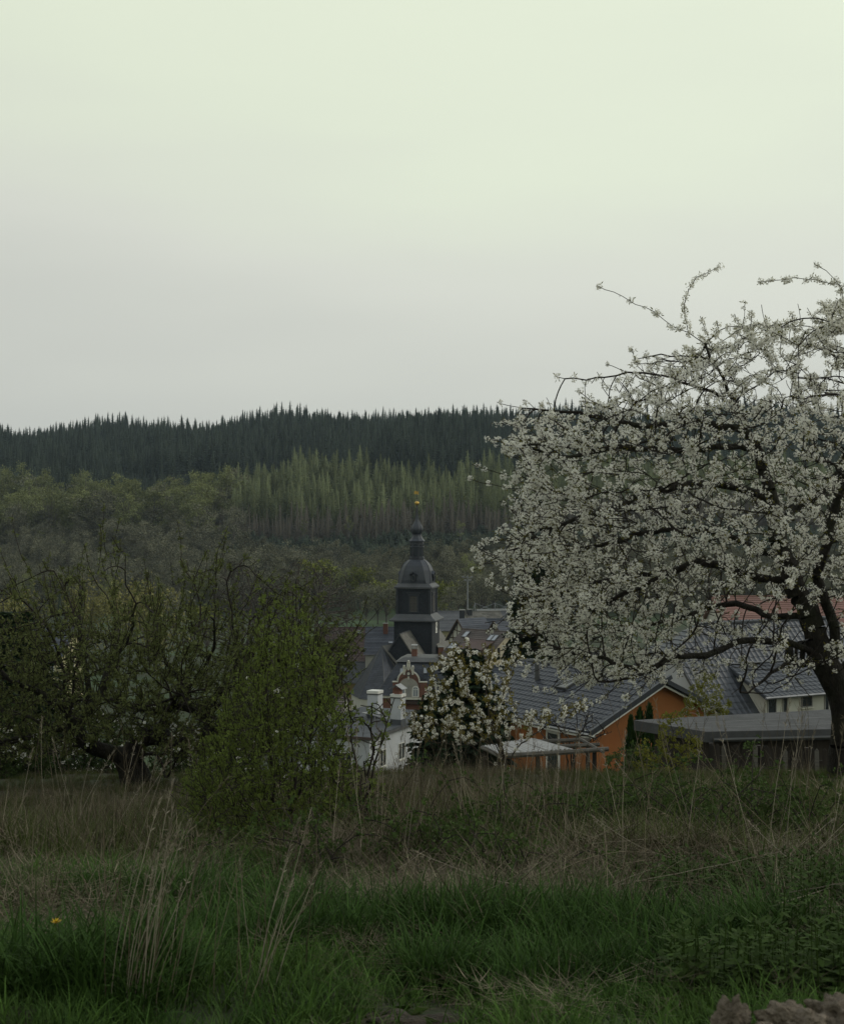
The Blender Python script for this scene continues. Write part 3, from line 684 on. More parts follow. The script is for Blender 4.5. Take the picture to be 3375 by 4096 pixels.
    MB().prism([(cx - .11, yf - .08, z(2704)), (cx + .11, yf - .08, z(2704)), (cx + .07, yf - .08, z(2716)), (cx - .07, yf - .08, z(2716))], (0, .1, 0)).build('keystone', M['stone_trim'], g)
    R = 1.16; zc = z(2750)
    nic = [(cx - R, z(2788)), (cx + R, z(2788))] + [(cx + R * math.cos(q), zc + R * math.sin(q)) for q in np.linspace(0, math.pi, 13)]
    MB().prism([(a, yf - .02, c) for a, c in nic], (0, .03, 0)).build('niche', M['niche_grey'], g)
    MB().tube([(cx + (R + .2) * math.cos(q), yf, zc + (R + .2) * math.sin(q)) for q in np.linspace(0, math.pi, 15)], .05, 4).build('arch_course', M['tile_dark_red'], g)
    MB().prism([(cx + a, yf - .04, c) for a, c in [(-.19, z(2787)), (.19, z(2787)), (.19, z(2745))] + [(.19 * math.cos(q), z(2745) + .19 * math.sin(q)) for q in np.linspace(.3, 2.84, 5)] + [(-.19, z(2745))]], (0, .03, 0)).build('blind_panel', M['plaster_grey'], g)
    for dx in (-.74, .82):
        c = cx + dx; zw0, zw1 = z(2785), z(2755); a = .27
        out = [(c - a - .13, zw0), (c + a + .13, zw0), (c + a + .13, zw1)] + [(c + (a + .13) * math.cos(q), zw1 + (a + .13) * math.sin(q)) for q in np.linspace(.2, math.pi - .2, 8)] + [(c - a - .13, zw1)]
        ws = MB().prism([(p, yf - .06, q) for p, q in out], (0, .05, 0)).build('window', M['trim_white'], g)
        inn = [(c - a, zw0 + .08), (c + a, zw0 + .08), (c + a, zw1)] + [(c + a * math.cos(q), zw1 + a * math.sin(q)) for q in np.linspace(.2, math.pi - .2, 8)] + [(c - a, zw1)]
        MB().prism([(p, yf - .075, q) for p, q in inn], (0, .02, 0)).build('pane', M['glass_sky'], ws)
        b = MB(); b.box((c - .03, yf - .10, zw0 + .08), (c + .03, yf - .08, zw1 + a)); b.box((c - a, yf - .10, zw1 - .05), (c + a, yf - .081, zw1 + .01)); b.build('window_bar', M['trim_white'], ws)
    MB().box((cx - 1.4, yf - .2, z(2796)), (cx + 1.5, yf + .1, z(2788))).build('window_ledge', M['stone_trim'], g)
    MB().box((cx - 1.3, yf + .15, z(2815)), (cx + 1.45, yf + .34, z(2803))).build('brick_band', M['tile_dark_red'], t)
    chimney(t, x(1641), 4.5, zt, z(2609), .62, .62, B, 'hood'); chimney(t, x(1748), 5, zt, z(2603), .60, .60, B)
brick_house()

# ------------------------------------------------------------------ white house with a flat felt roof and two white chimneys
def flat_house():
    F = np.array([-3.77, 105.0, -16.68]); ex = np.array([.40, .9165]); rz = math.atan2(-ex[0], ex[1])     # local Y runs back, X to the left is negative
    t = thing('flat_roofed_house', 'white rendered house with grey felt flat roof and two white chimneys', 'house', (F[0], F[1], -22.0), rz)
    H = F[2] + 22.0; W = 6.6; L = 12.0
    MB().box((-W + .25, .25, -1.5), (-.25, L - .2, H - .25)).build('wall', M['plaster_white'], t)
    rf = MB().slab([(-W, 0, H), (0, 0, H), (0, L, H + .45), (-W, L, H + .45)], .20).build('flat_roof', M['felt'], t)
    for k in range(1, 6):
        MB().slab([(-W + k * W / 6 - .04, 0.02, H + .004), (-W + k * W / 6 + .04, 0.02, H + .004), (-W + k * W / 6 + .04, L, H + .457), (-W + k * W / 6 - .04, L, H + .457)], .003).build('felt_seam', M['felt'], rf)
    MB().box((-W - .03, -.04, H - .16), (.04, -.002, H + .03)).build('roof_edge', M['tile_dark_red'], t)
    MB().box((.002, 0, H - .16), (.045, L, H + .03)).build('roof_edge', M['lead'], t)
    # chimneys
    for px, py0, py1, d, ww, cap in ((1500, 2838, 2762, 113.5, .92, 0), (1592, 2846, 2776, 110.5, .86, 1)):
        q = P(px, py0, d); c, s = math.cos(-rz), math.sin(-rz); r = q - np.array([F[0], F[1], -22.0]); lx, ly = c * r[0] - s * r[1], s * r[0] + c * r[1]
        z1 = -(py1 - 2048) / FPX * d + 22.0
        o = MB().box((lx - ww / 2, ly - ww / 2, H - .1), (lx + ww / 2, ly + ww / 2, z1)).build('chimney', M['plaster_white'], t)
        MB().box((lx - ww / 2 - .03, ly - ww / 2 - .03, H - .05), (lx + ww / 2 + .03, ly + ww / 2 + .03, H + .62)).build('flashing', M['felt'], o)
        cb = MB(); cb.box((lx - ww / 2 - .05, ly - ww / 2 - .05, z1 - .28), (lx + ww / 2 + .05, ly + ww / 2 + .05, z1 - .20), 1); cb.box((lx - ww / 2 - .04, ly - ww / 2 - .04, z1 - .198), (lx + ww / 2 + .04, ly + ww / 2 + .04, z1 + .02)); cb.build('chimney_cap', [M['trim_white'], M['lead']], o)
        if cap:
            h = MB(); h.box((lx - .25, ly - .25, z1 + .021), (lx + .25, ly + .25, z1 + .45)); h.build('flue', M['brick_red'], o)
            h = MB(); h.slab([(lx - .58, ly - .5, z1 + .42), (lx, ly - .5, z1 + .78), (lx, ly + .5, z1 + .78), (lx - .58, ly + .5, z1 + .42)], .03); h.slab([(lx, ly - .5, z1 + .78), (lx + .58, ly - .5, z1 + .42), (lx + .58, ly + .5, z1 + .42), (lx, ly + .5, z1 + .78)], .03); h.build('hood', M['zinc'], o)
    b = MB(); b.slab([(-4.2, 7.0, H + .75), (-1.2, 5.0, H + .72), (-1.0, 5.3, H + .72), (-4.0, 7.3, H + .75)], .04)
    for q in ((-3.6, 6.7), (-2.6, 6.1), (-1.8, 5.5)): b.box((q[0] - .03, q[1] - .03, H + .1), (q[0] + .03, q[1] + .03, H + .70))
    b.build('roof_walkway', M['zinc'], t)
    window(t, (-2.2, .25, H - 1.9), '-y', 1.1, 1.3); window(t, (-4.6, .25, H - 1.9), '-y', 1.1, 1.3)
    for yy in (2.6, 6.0): window(t, (-.25, yy, H - 1.9), '+x', 1.1, 1.3)
flat_house()

# ------------------------------------------------------------------ orange bungalow
def orange_house():
    i = gable_house('orange_house', 'orange rendered bungalow with dark glazed pantile roof', 'house', (10.3, 62.0, -7.42), (-.542, .84), 7.5, 9.6, 24.6, 3.0,
                    M['plaster_orange'], M['tile_black'], over=.42, style='none')
    t, roof, X, Y = i['t'], i['roof'], i['X'], i['Y']
    e0, e1, r0, r1 = [p + np.array([0, 0, .004]) for p in i['planeL']]
    tile_roof(roof, e0, e1, r0, r1, .31, .35, M['tile_black'])
    e0, e1, r0, r1 = [p + np.array([0, 0, .004]) for p in i['planeR']]
    roof_rows('roof_tiles', roof, e0, e1, r0, r1, .35, M['tile_black'])
    # verge tiles along the gable edge, white fascia under them
    o = i['over']; T = i['T']; wh = i['wall_h']; tp = i['tp']
    ver = MB().box((-.13, 0, -.10), (.02, .40, .085)); vm = ver.data('verge_tile', M['tile_black'])
    n = int((X / 2 + o) / math.cos(24.6 * D2R) / .36)
    for s in (-1, 1):
        for k in range(n + 1):
            f = (k + .0) / n
            x = (-o + (X / 2 + o) * f) if s < 0 else (X + o - (X / 2 + o) * f)
            q = link('verge_tile', vm, roof); q.location = (x, -o - .02, wh - o * tp + (X / 2 + o) * tp * f + .10)
            q.rotation_euler = (0, -24.6 * D2R * (1 if s < 0 else -1), -90 * D2R if s < 0 else -90 * D2R)
            q.rotation_euler = (24.6 * D2R * (1 if s < 0 else -1), 0, -90 * D2R) if s < 0 else (24.6 * D2R, 0, 90 * D2R)
    rise = lambda x: wh + (x if x < X / 2 else X - x) * tp
    for x0, x1 in ((-o, X / 2), (X / 2, X + o)):
        MB().prism([(x0, -o + .03, rise(x0) - .16), (x1, -o + .03, rise(x1) - .16), (x1, -o + .03, rise(x1) - .04), (x0, -o + .03, rise(x0) - .04)], (0, .10, 0)).build('verge_board', M['trim_white'], t)
    for k in range(int(Y / .4)):                        # ridge tiles one by one
        q = MB().tube([(X / 2, -o + k * .42, T + .13), (X / 2, -o + k * .42 + .44, T + .115)], [.13, .12], 7).build('ridge_tile', M['tile_black'], roof)
    MB().prism([(-o - .02, -o, wh - .33), (-o + .25, -o, wh - .33), (-o + .25, -o, wh - .18), (-o - .02, -o, wh - .18)], (0, Y + 2 * o, 0)).build('eave_soffit', M['trim_white'], t)
    window(t, (5.55, 0, 2.1), '-y', 1.0, 1.15, fw=.10, bars=(0, 0))
    window(t, (0, 2.6, 1.5), '-x', .95, 2.1, bars=(0, 0), fw=.09, sill=False); window(t, (0, 6.4, 1.7), '-x', 1.3, 1.3)
    # flue stack and a slate clad chimney on the roof
    u = np.array([0, -1, 0.]); v = np.array([math.cos(24.6 * D2R), 0, math.sin(24.6 * D2R)])
    for xx, yy in ((2.5, 4.6),):
        roof_window(roof, (xx, yy, wh + xx * tp + .16), u, v, .85, 1.2, M['glass'])
    chimney(t, X / 2 + .1, 4.6, T - .6, T + 1.0, .85, .65, M['slate'], None, M['lead'])
    MB().tube([(2.4, 6.9, wh + 2.4 * tp), (2.4, 6.9, wh + 2.4 * tp + .9)], .12, 7).build('vent_pipe', M['lead'], roof)
    # low lean-to roof along the eave side
    q = [(-1.7, 5.6, wh - .75), (-1.7, 8.9, wh - .75), (-.05, 8.9, wh - .40), (-.05, 5.6, wh - .40)]
    MB().slab(q[::-1], .12).build('lean_to_roof', M['tile_black'], t)
    MB().box((-1.55, 5.8, 0), (-1.45, 8.7, wh - .9)).build('lean_to_wall', M['plaster_orange'], t)
    MB().tube([(-1.72, 5.5, wh - .8), (-1.72, 9.0, wh - .8)], .06, 6).build('lean_to_gutter', M['trim_white'], t)
orange_house()

# ------------------------------------------------------------------ white half-hipped house with the large grey pantile roof
def white_house():
    X, Y, pitch, wh = 10.0, 12.0, 46.0, 2.8
    r0 = np.array([13.05, 76.6, -6.25]); yd = np.array([.883, .47]); rz = math.atan2(-yd[0], yd[1]); lx = np.array([math.cos(rz), math.sin(rz)])
    tp = math.tan(pitch * D2R); T = wh + X / 2 * tp
    t = thing('white_house', 'white rendered house with half hipped grey pantile roof and long shed dormer', 'house', (r0[0] - lx[0] * X / 2, r0[1] - lx[1] * X / 2, r0[2] - T), rz)
    hh = wh + 5.18 * .74; xh = (hh - wh) / tp                     # half hip eave height and its x
    MB().prism([(0, 0, -1.5), (X, 0, -1.5), (X, 0, wh), (X - xh, 0, hh - .05), (xh, 0, hh - .05), (0, 0, wh)], (0, Y, 0)).build('wall', M['plaster_white'], t)
    MB().prism([(xh, .6, hh - .2), (X - xh, .6, hh - .2), (X / 2, .6, T - .9)], (0, Y - .6, 0)).build('attic_wall', M['plaster_white'], t)
    o = .38; yh = 2.2
    eR0 = np.array([X + o, -o, wh - o * tp + .1]); eR1 = eR0 + np.array([0, Y + 2 * o, 0]); eL0 = np.array([-o, -o, wh - o * tp + .1]); eL1 = eL0 + np.array([0, Y + 2 * o, 0])
    rA = np.array([X / 2, yh, T + .1]); rB = np.array([X / 2, Y + o, T + .1])
    hR = np.array([X - xh, -o, hh + .1]); hL = np.array([xh, -o, hh + .1])
    b = MB()
    b.prism([eR0 - [0, 0, .16], eR1 - [0, 0, .16], rB - [0, 0, .16], rA - [0, 0, .16], hR - [0, 0, .16]], (0, 0, .16))
    b.prism([p - np.array([0, 0, .16]) for p in (eL1, eL0, hL, rA, rB)], (0, 0, .16))
    b.prism([p - np.array([0, -.01, .16]) for p in (hL, hR, rA)], (0, 0, .16))
    roof = b.build('roof', M['tile_grey'], t)
    tm = M['tile_grey']
    # front plane as single tiles, leaving out what the half hip and the shed dormer take
    dx0, dx1 = 2.7, 8.2                                            # dormer range along the ridge (local Y)
    H = np.linalg.norm(np.array([X / 2 + o, 0, (X / 2 + o) * tp])); c46 = math.cos(pitch * D2R)
    def skip(u, v):                                                # u along eave from -o, v up the slope
        y = u - o; x = X + o - v * c46
        if x < X - xh and y < -o + (yh + o) * (X - xh - x) / (X - xh - X / 2): return True
        return dx0 < y < dx1 and 7.0 < x < X + .1
    up = np.array([0, 0, .006])
    tile_roof(roof, eR0 + up, eR1 + up, np.array([X / 2, -o, T + .1]) + up, rB + up, .335, .40, tm, skip=skip)
    roof_rows('roof_tiles', roof, eL1 + up, eL0 + up, rB + up, np.array([X / 2, yh, T + .1]) + up, .4, tm)
    roof_rows('roof_tiles', roof, hL + up, hR + up, rA + up, rA + up + 1e-3, .4, tm)
    for k in range(int((Y - yh) / .42)):
        MB().tube([(X / 2, yh + k * .43, T + .14), (X / 2, yh + k * .43 + .45, T + .125)], [.13, .12], 7).build('ridge_tile', tm, roof)
    for a, c in ((eR0, hR), (eL0, hL)): MB().prism([a + np.array([0, -.03, -.15]), c + np.array([0, -.03, -.15]), c + np.array([0, -.03, .06]), a + np.array([0, -.03, .06])], (0, .06, 0)).build('verge_board', M['lead'], roof)
    MB().prism([hL + np.array([-.05, -.08, -.10]), hR + np.array([.05, -.08, -.10]), hR + np.array([.05, -.08, 0]), hL + np.array([-.05, -.08, 0])], (0, .10, 0)).build('gutter', M['zinc'], t)
    # long shed dormer with cream front
    hd = wh + 1.95; xf = X - .35
    fx = 7.0; zt = wh + (X - fx) * tp
    d = MB(); d.prism([(xf, dx0 + .25, wh - .3), (fx - .6, dx0 + .25, wh + 2), (fx - .6, dx0 + .25, zt - .15), (xf, dx0 + .25, hd - .06)], (0, dx1 - dx0 - .5, 0)); dm = d.build('shed_dormer', M['plaster_pale'], t)
    q = [np.array(p) for p in ((xf + .38, dx0 - .05, hd - .10), (xf + .38, dx1 + .05, hd - .10), (fx - .1, dx1 + .05, zt + .12), (fx - .1, dx0 - .05, zt + .12))]
    MB().slab(q, .14).build('dormer_roof', tm, dm)
    tile_roof(dm, q[0] + up, q[1] + up, q[3] + up, q[2] + up, .335, .40, tm, limit=130)
    MB().tube([q[0] + np.array([.07, -.1, -.03]), q[1] + np.array([.07, .1, -.03])], .075, 6).build('gutter', M['zinc'], dm)
    MB().tube([q[3] + np.array([.35, 0, .10]), q[2] + np.array([.35, 0, .10])], .035, 5).build('snow_guard', M['zinc'], dm)
    for yy, w_, h_, zz in ((3.35, .62, 1.35, 1.12), (4.25, .34, 1.4, 1.12), (5.75, .78, .62, 1.42), (7.15, .34, 1.4, 1.12), (7.68, .5, 1.3, 1.12)):
        window(dm, (xf, yy, wh + zz), '+x', w_, h_, frame=M['plaster_grey'], bars=(0, 0), sill=h_ < 1, fw=.06)
    window(t, (X / 2 + .3, 0, wh + 1.5), '-y', .55, .5, frame=M['plaster_grey'], bars=(0, 0), sill=False)
    window(t, (X / 2 - 1.0, 0, wh + 1.5), '-y', .55, .5, frame=M['plaster_grey'], bars=(0, 0), sill=False)
    MB().tube([(X / 2 - 1.2, 6, T - .9), (X / 2 - 1.2, 6, T + .3)], .1, 6).build('vent_pipe', M['lead'], roof)
white_house()

# ------------------------------------------------------------------ other houses of the village
c38, s38 = math.cos(38 * D2R), math.sin(38 * D2R)
i = gable_house('tiled_house', 'cream gabled house with brown tiled roof and skylights right of the church tower', 'house', P(1859, 2520, 172), (c38, -s38), 9.0, 6.2, 31, 5.5,
                M['plaster_cream'], M['tile_brown'], over=.3, rows=.36, cols=0)
rt = i['roof']; n_ = (math.cos(31 * D2R), 0, -math.sin(31 * D2R)); v_ = np.array([-n_[0], 0, -n_[2]]); u_ = np.array([0, 1, 0.])
for xx, yy, ww in ((5.5, .9, .7), (5.8, 4.7, .62), (5.8, 5.35, .62), (7.6, .5, 1.1)):
    roof_window(rt, (xx, yy, i['T'] - (xx - 4.5) * i['tp'] + .17), u_, v_, ww, 1.2)
d_ = MB().prism([(7.2, 2.4, i['T'] - 2.6), (9.2, 2.4, i['T'] - 3.3), (9.2, 2.4, i['T'] - 1.75), (6.2, 2.4, i['T'] - .9)], (0, 2.9, 0)).build('shed_dormer', M['tile_dark_red'], i['t'])
MB().slab([(9.6, 2.0, i['T'] - 1.85), (9.6, 5.7, i['T'] - 1.85), (6.0, 5.7, i['T'] - .82), (6.0, 2.0, i['T'] - .82)], .1).build('dormer_roof', M['sheet_dark_red'], d_)
MB().tube([(9.65, 1.9, i['T'] - 1.9), (9.65, 5.8, i['T'] - 1.9)], .06, 5).build('gutter', M['zinc'], d_)
window(i['t'], (6.3, 6.2, i['wall_h'] + .6), '+y', .5, .9, frame=M['wood_dark']); window(i['t'], (2.8, 6.2, i['wall_h'] + .6), '+y', .5, .9, frame=M['wood_dark'])

def timber_house():
    i = gable_house('half_timbered_house', 'half timbered house with slate blue tiled roof and two front gables', 'house', P(1868, 2478, 206), (1, -.06), 9, 11, 44, 4.5, M['plaster_pale'], M['tile_blue'], over=.3, rows=.34)
    t = i['t']; b0 = np.array(t.location)
    rz = t.rotation_euler[2]; c, s = math.cos(-rz), math.sin(-rz)
    def loc(p): q = np.asarray(p) - b0; return np.array([c * q[0] - s * q[1], s * q[0] + c * q[1], q[2]])
    for px, py, d, half, L in ((1829, 2479, 199, 2.4, 5.0), (1974, 2486, 199, 1.7, 4.2)):
        A = loc(P(px, py, d)); dr = loc(P(px, py, d) + np.array([.80, .60, 0])) - A; dr /= np.linalg.norm(dr); pr = np.array([dr[1], -dr[0], 0])
        drop = half * 1.15; up = np.array([0, 0, 1.])
        e = [A + pr * half * s_ - up * drop for s_ in (-1, 1)]
        w = MB(); ins = .12
        w.prism([A + dr * .35 - up * .1, A + dr * .35 + pr * (half - ins) - up * (drop - .02), A + dr * .35 + pr * (half - ins) - up * (drop + 4), A + dr * .35 - pr * (half - ins) - up * (drop + 4), A + dr * .35 - pr * (half - ins) - up * (drop - .02)], dr * (L - .5))
        g = w.build('front_gable', M['plaster_pale'], t)
        rf = MB()
        for s_ in (-1, 1):
            q = [A, A + pr * half * 1.12 * s_ - up * drop * 1.12, A + pr * half * 1.12 * s_ - up * drop * 1.12 + dr * L, A + dr * L]
            rf.prism([p for p in q], up * .14)
        r_ = rf.build('gable_roof', M['tile_blue'], t)
        for s_ in (-1, 1):
            e0 = A + pr * half * 1.12 * s_ - up * drop * 1.12 + up * .145
            roof_rows('roof_tiles', r_, e0, e0 + dr * L, A + up * .145, A + dr * L + up * .145, .32, M['tile_blue'])
        # barge boards and timbers on the gable front
        for s_ in (-1, 1): MB().tube([A - dr * .02 + up * .02, A - dr * .02 + pr * half * 1.12 * s_ - up * (drop * 1.12 - .02)], .14, 4).build('barge_board', M['timber'], g)
        for k in (-.6, -.2, .2, .6):
            z1 = -abs(k) * drop - .15
            p = A + dr * .33 + pr * half * k
            MB().tube([p + up * z1, p - up * (drop + .8)], .07, 4).build('timber', M['timber'], g)
        p = A + dr * .33
        MB().tube([p - pr * half * .9 - up * drop * .95, p + pr * half * .9 - up * drop * .95], .08, 4).build('timber', M['timber'], g)
        MB().tube([p - pr * half * .5 - up * drop * .52, p - up * drop * .6, p + pr * half * .5 - up * drop * .52], .07, 4).build('timber', M['timber'], g)
    ch = loc(P(1848, 2441, 204))
    chimney(t, ch[0], ch[1], ch[2] - 2.6, ch[2], .75, .75, M['slate'], None)
    q = loc(P(1930, 2478, 206)); window(t, (9, 3, 3), '+x', 1, 1.2); window(t, (9, 7.5, 3), '+x', 1, 1.2)
timber_house()

i = gable_house('long_hall', 'long pale yellow building with plain grey roof behind the church tower', 'building', P(1700, 2447, 262), (1, -.02), 12, 16, 25, 4.2, M['plaster_yellow'], M['slate_grey'], over=.4, rows=.5)
for yy in (3.0, 5.2, 9.5, 13): window(i['t'], (12, yy, 2.6), '+x', 1.6, 1.2, frame=M['plaster_grey'])
MB().slab([(15.2, -1, 1.0), (15.2, 15, 1.0), (12.1, 15, 1.9), (12.1, -1, 1.9)], .12).build('lean_to_roof', M['slate_grey'], i['t'])

i = gable_house('pale_roofed_house', 'house with pale grey slate roof and small skylight below the floodlights', 'house', P(1862, 2451, 243), (.90, .35), 9.5, 6.2, 36, 5, M['plaster_pale'], M['slate_pale_lit'], over=.25, rows=.4, cols=.6)
roof_window(i['roof'], (7.6, 4.6, i['T'] - 2.85 * i['tp'] + .17), u_, np.array([-.809, 0, .588]), .6, 1.2)
chimney(i['t'], 5.2, .5, i['T'] - 1.2, i['T'] + .55, .7, .7, M['slate'])

i = gable_house('blue_roofed_house', 'small house with slate blue roof and brick chimney left of the church tower', 'house', P(1470, 2511, 236), (1, -.04), 9, 8, 40, 4, M['plaster_pale'], M['tile_blue'], over=.3, rows=.34)
chimney(i['t'], 5.4, 3.05, i['T'] - 1.0, i['T'] + .75, .75, .75, M['brick_red'])
roof_window(i['roof'], (7.3, 4.0, i['T'] - 2.8 * i['tp'] + .17), u_, np.array([-.766, 0, .643]), .8, .6)

i = gable_house('brown_roofed_house', 'old ochre house with weathered brown hipped roof among bare branches', 'house', P(1270, 2512, 255), (1, .0), 13, 10.3, 42, 5, M['plaster_ochre'], M['tile_dark_red'], over=.4, rows=.36, cols=.5)
window(i['t'], (13, 6.4, 3.9), '+x', 1.2, 2.0, bars=(1, 2)); window(i['t'], (13, 3.0, 3.9), '+x', 1.2, 2.0, bars=(1, 2))
roof_window(i['roof'], (7.4, 7.6, i['T'] - .9 * i['tp'] + .17), u_, np.array([-.743, 0, .669]), .7, .9)
i = gable_house('russet_roofed_house', 'house with plain russet brown roof tucked against the choir', 'house', P(1478, 2562, 244), (.98, -.12), 10, 5.4, 43, 4.5, M['plaster_ochre'], M['tile_dark_red'], over=.3, rows=.36, cols=.5)
roof_window(i['roof'], (5.6, .9, i['T'] - 1.1 * i['tp'] + .17), u_, np.array([-.731, 0, .682]), .6, 1.0)
i = gable_house('ochre_house', 'low ochre walled house with grey slate roof behind green branches', 'house', P(1330, 2650, 234), (1, -.1), 9, 5.6, 30, 3.6, M['plaster_ochre'], M['slate_grey'], over=.3, rows=.3, cols=.5)
chimney(i['t'], 3.0, 2.0, i['T'] - .6, i['T'] + .9, .6, .6, M['wood_dark'])
i = gable_house('tiled_outhouse', 'small outhouse with ribbed brown tile roof and white gutter', 'outhouse', P(1290, 2782, 117), (1, -.15), 4.4, 1.9, 22, 2.5, M['plaster_pale'], M['tile_brown'], over=.2, rows=.3)
i = gable_house('white_cottage', 'white cottage with pale grey roof at the far left edge of the village', 'house', P(-60, 2452, 255), (1, .0), 9, 6.0, 38, 5, M['plaster_white'], M['slate_grey'], over=.3, rows=.4)
window(i['t'], (9, 4.2, 3.6), '+x', 1.0, 1.2); window(i['t'], (9, 2.0, 3.6), '+x', 1.0, 1.2)
i = gable_house('yellow_house', 'yellow walled house with slate blue roof behind the gnarled tree', 'house', P(150, 2508, 200), (1, -.12), 8, 5.2, 40, 5.2, M['plaster_yellow'], M['tile_blue'], over=.35, rows=.34)
window(i['t'], (8, 3.6, 3.4), '+x', .9, 1.3); window(i['t'], (4.0, 5.2, 3.4), '+y', .9, 1.3)
i = gable_house('red_roofed_hall', 'large hall with long faded red tile roof behind the blossoming cherry', 'building', P(2860, 2390, 142), (1, .03), 15, 22, 31, 6, M['plaster_pale'], M['tile_red'], over=.4, rows=.36)
chimney(i['t'], 8.4, 9.3, i['T'] - 1, i['T'] + .9, .9, .9, M['slate'])
i = gable_house('slate_blue_shed', 'low outbuilding with steep slate blue roof beside the drooping conifer', 'outbuilding', P(1985, 2672, 92), (.9, -.3), 5, 2.6, 45, 2.2, M['plaster_white'], M['tile_blue'], over=.25, rows=.3, cols=.4)
i = gable_house('dark_timber_barn', 'dark boarded barn with small white windows behind the conifer', 'barn', P(2036, 2585, 150), (.95, -.31), 3.6, 4.5, 24, 5.5, M['wood_dark'], M['wood_dark'], over=.2, rows=.5)
for yy in (.35, 1.15): window(i['t'], (3.6, yy, 4.3), '+x', .5, .72, bars=(1, 1))

# sports ground: stand roof with pylons and stays, two floodlight masts
def stadium():
    d = 335.0; g = -34.7
    c = P(2110, 2480, d)
    t = thing('sports_stand', 'sports ground stand with flat roof hung from short pylons and stays', 'stand', (c[0], d, g))
    L = 12.0; zr = -(2437 - 2048) / FPX * d - g
    MB().slab([(-L, -3, zr - .25), (L, -3, zr + .35), (L, 4, zr + .35), (-L, 4, zr - .25)], .35).build('stand_roof', M['lead'], t)
    for k in range(7):
        x = -L + .6 + k * (2 * L - 1.2) / 6
        MB().box((x - .12, 3.4, 0), (x + .12, 3.7, zr - .3)).build('column', M['steel'], t)
    for k in range(5):
        MB().box((-L + .3, 3.7 - k * .9 - .5, .4 + (4 - k) * .45), (L - .3, 3.7 - k * .9, .6 + (4 - k) * .45)).build('seat_row', M['wood_grey'], t)
    for px in (1899, 1979, 2058):
        x = (px - 2110) / FPX * d; top = np.array([x, 0, -(2411 - 2048) / FPX * d - g])
        MB().tube([(x, 0, 0), top], [.16, .12], 6).build('pylon', M['steel'], t)
        for dx in (-3.8, 3.8):
            MB().tube([top - [0, 0, .1], (x + dx, -1, zr if abs(x + dx) < L else 1.0)], .05, 4).build('stay', M['steel'], t)
        MB().tube([top - [0, 0, .1], (x + .9, 3.6, zr)], .05, 4).build('stay', M['steel'], t)
stadium()
def mast(px, top, label, d=345.0):
    g = -34.7; c = P(px, 2450, d); h = -(top - 2048) / FPX * d - g
    t = thing('floodlight_mast', label, 'floodlight', (c[0], d, g), 0, 'floodlight masts at the sports ground')
    MB().tube([(0, 0, 0), (0, 0, h)], [.28, .14], 7).build('pole', M['steel'], t)
    MB().box((-1.2, -.06, h - .55), (1.2, .06, h - .42)).build('crossbar', M['steel'], t)
    MB().box((-.8, -.06, h - 1.3), (.8, .06, h - 1.2)).build('crossbar', M['steel'], t)
    for x, z_ in ((-1.1, h - .42), (-.1, h - .42), (.95, h - .42), (-.6, h - 1.2), (.6, h - 1.2)):
        MB().box((x - .28, -.3, z_), (x + .28, .1, z_ + .36)).build('lamp', M['zinc'], t)
mast(1870, 2303, 'slim grey floodlight mast standing clear beside the church tower')
mast(2057, 2290, 'slim grey floodlight mast half behind the drooping conifer')

# ------------------------------------------------------------------ garden shed, fence, canopy near the brow
def shed():
    zr = -6.18; F = P(2823, 2927, 40.0); F[2] = zr; Lc = P(2583, 2886, 41.95)
    ex = np.array([.995, .10]); rz = math.atan2(ex[1], ex[0])
    t = thing('flat_shed', 'long dark wooden shed under flat grey felt roof', 'shed', (F[0], F[1], zr - 2.7), rz)
    H = 2.7; L = 9.5; skew = np.array([Lc[0] - F[0], Lc[1] - F[1]]); c, s = math.cos(-rz), math.sin(-rz); sx, sy = c * skew[0] - s * skew[1], s * skew[0] + c * skew[1]
    roof = [(0, 0, H), (L, 0, H + .05), (L + sx * 1.4, 4.2, H + .08), (sx * 1.25, sy * 1.15, H)]
    rf = MB().slab(roof, .30).build('roof', M['felt_shed'], t)
    for f in (.28, .62):
        a = lerp(roof[0], roof[3], f); b = lerp(roof[1], roof[2], f); q = [a - [0, .04, 0], b - [0, .04, 0], b + [0, .04, .0], a + [0, .04, 0]]
        MB().slab([np.array(p) + [0, 0, .006] for p in q], .004).build('felt_seam', M['lead'], rf)
    MB().prism([(.25, .25, -1), (L - .3, .25, -1), (L - .3, 3.8, -1), (.25 + sx, sy, -1)], (0, 0, H + .70)).build('wall', M['wood_dark'], t)
    bm = MB().box((0, -.03, -1), (.155, 0, H - .31)).data('board', M['wood_dark'])
    for k in range(int((L - .5) / .16)):
        o = link('board', bm, t); o.location = (.26 + k * .16, .25 + rng.uniform(-.008, .004), 0)
    MB().tube([(.2, -.06, H - .22), (L, -.06, H - .16)], .05, 6).build('gutter', M['lead'], t)
    window(t, (4.3, .21, 1.55), '-y', .9, .7, frame=M['wood_grey'])
shed()
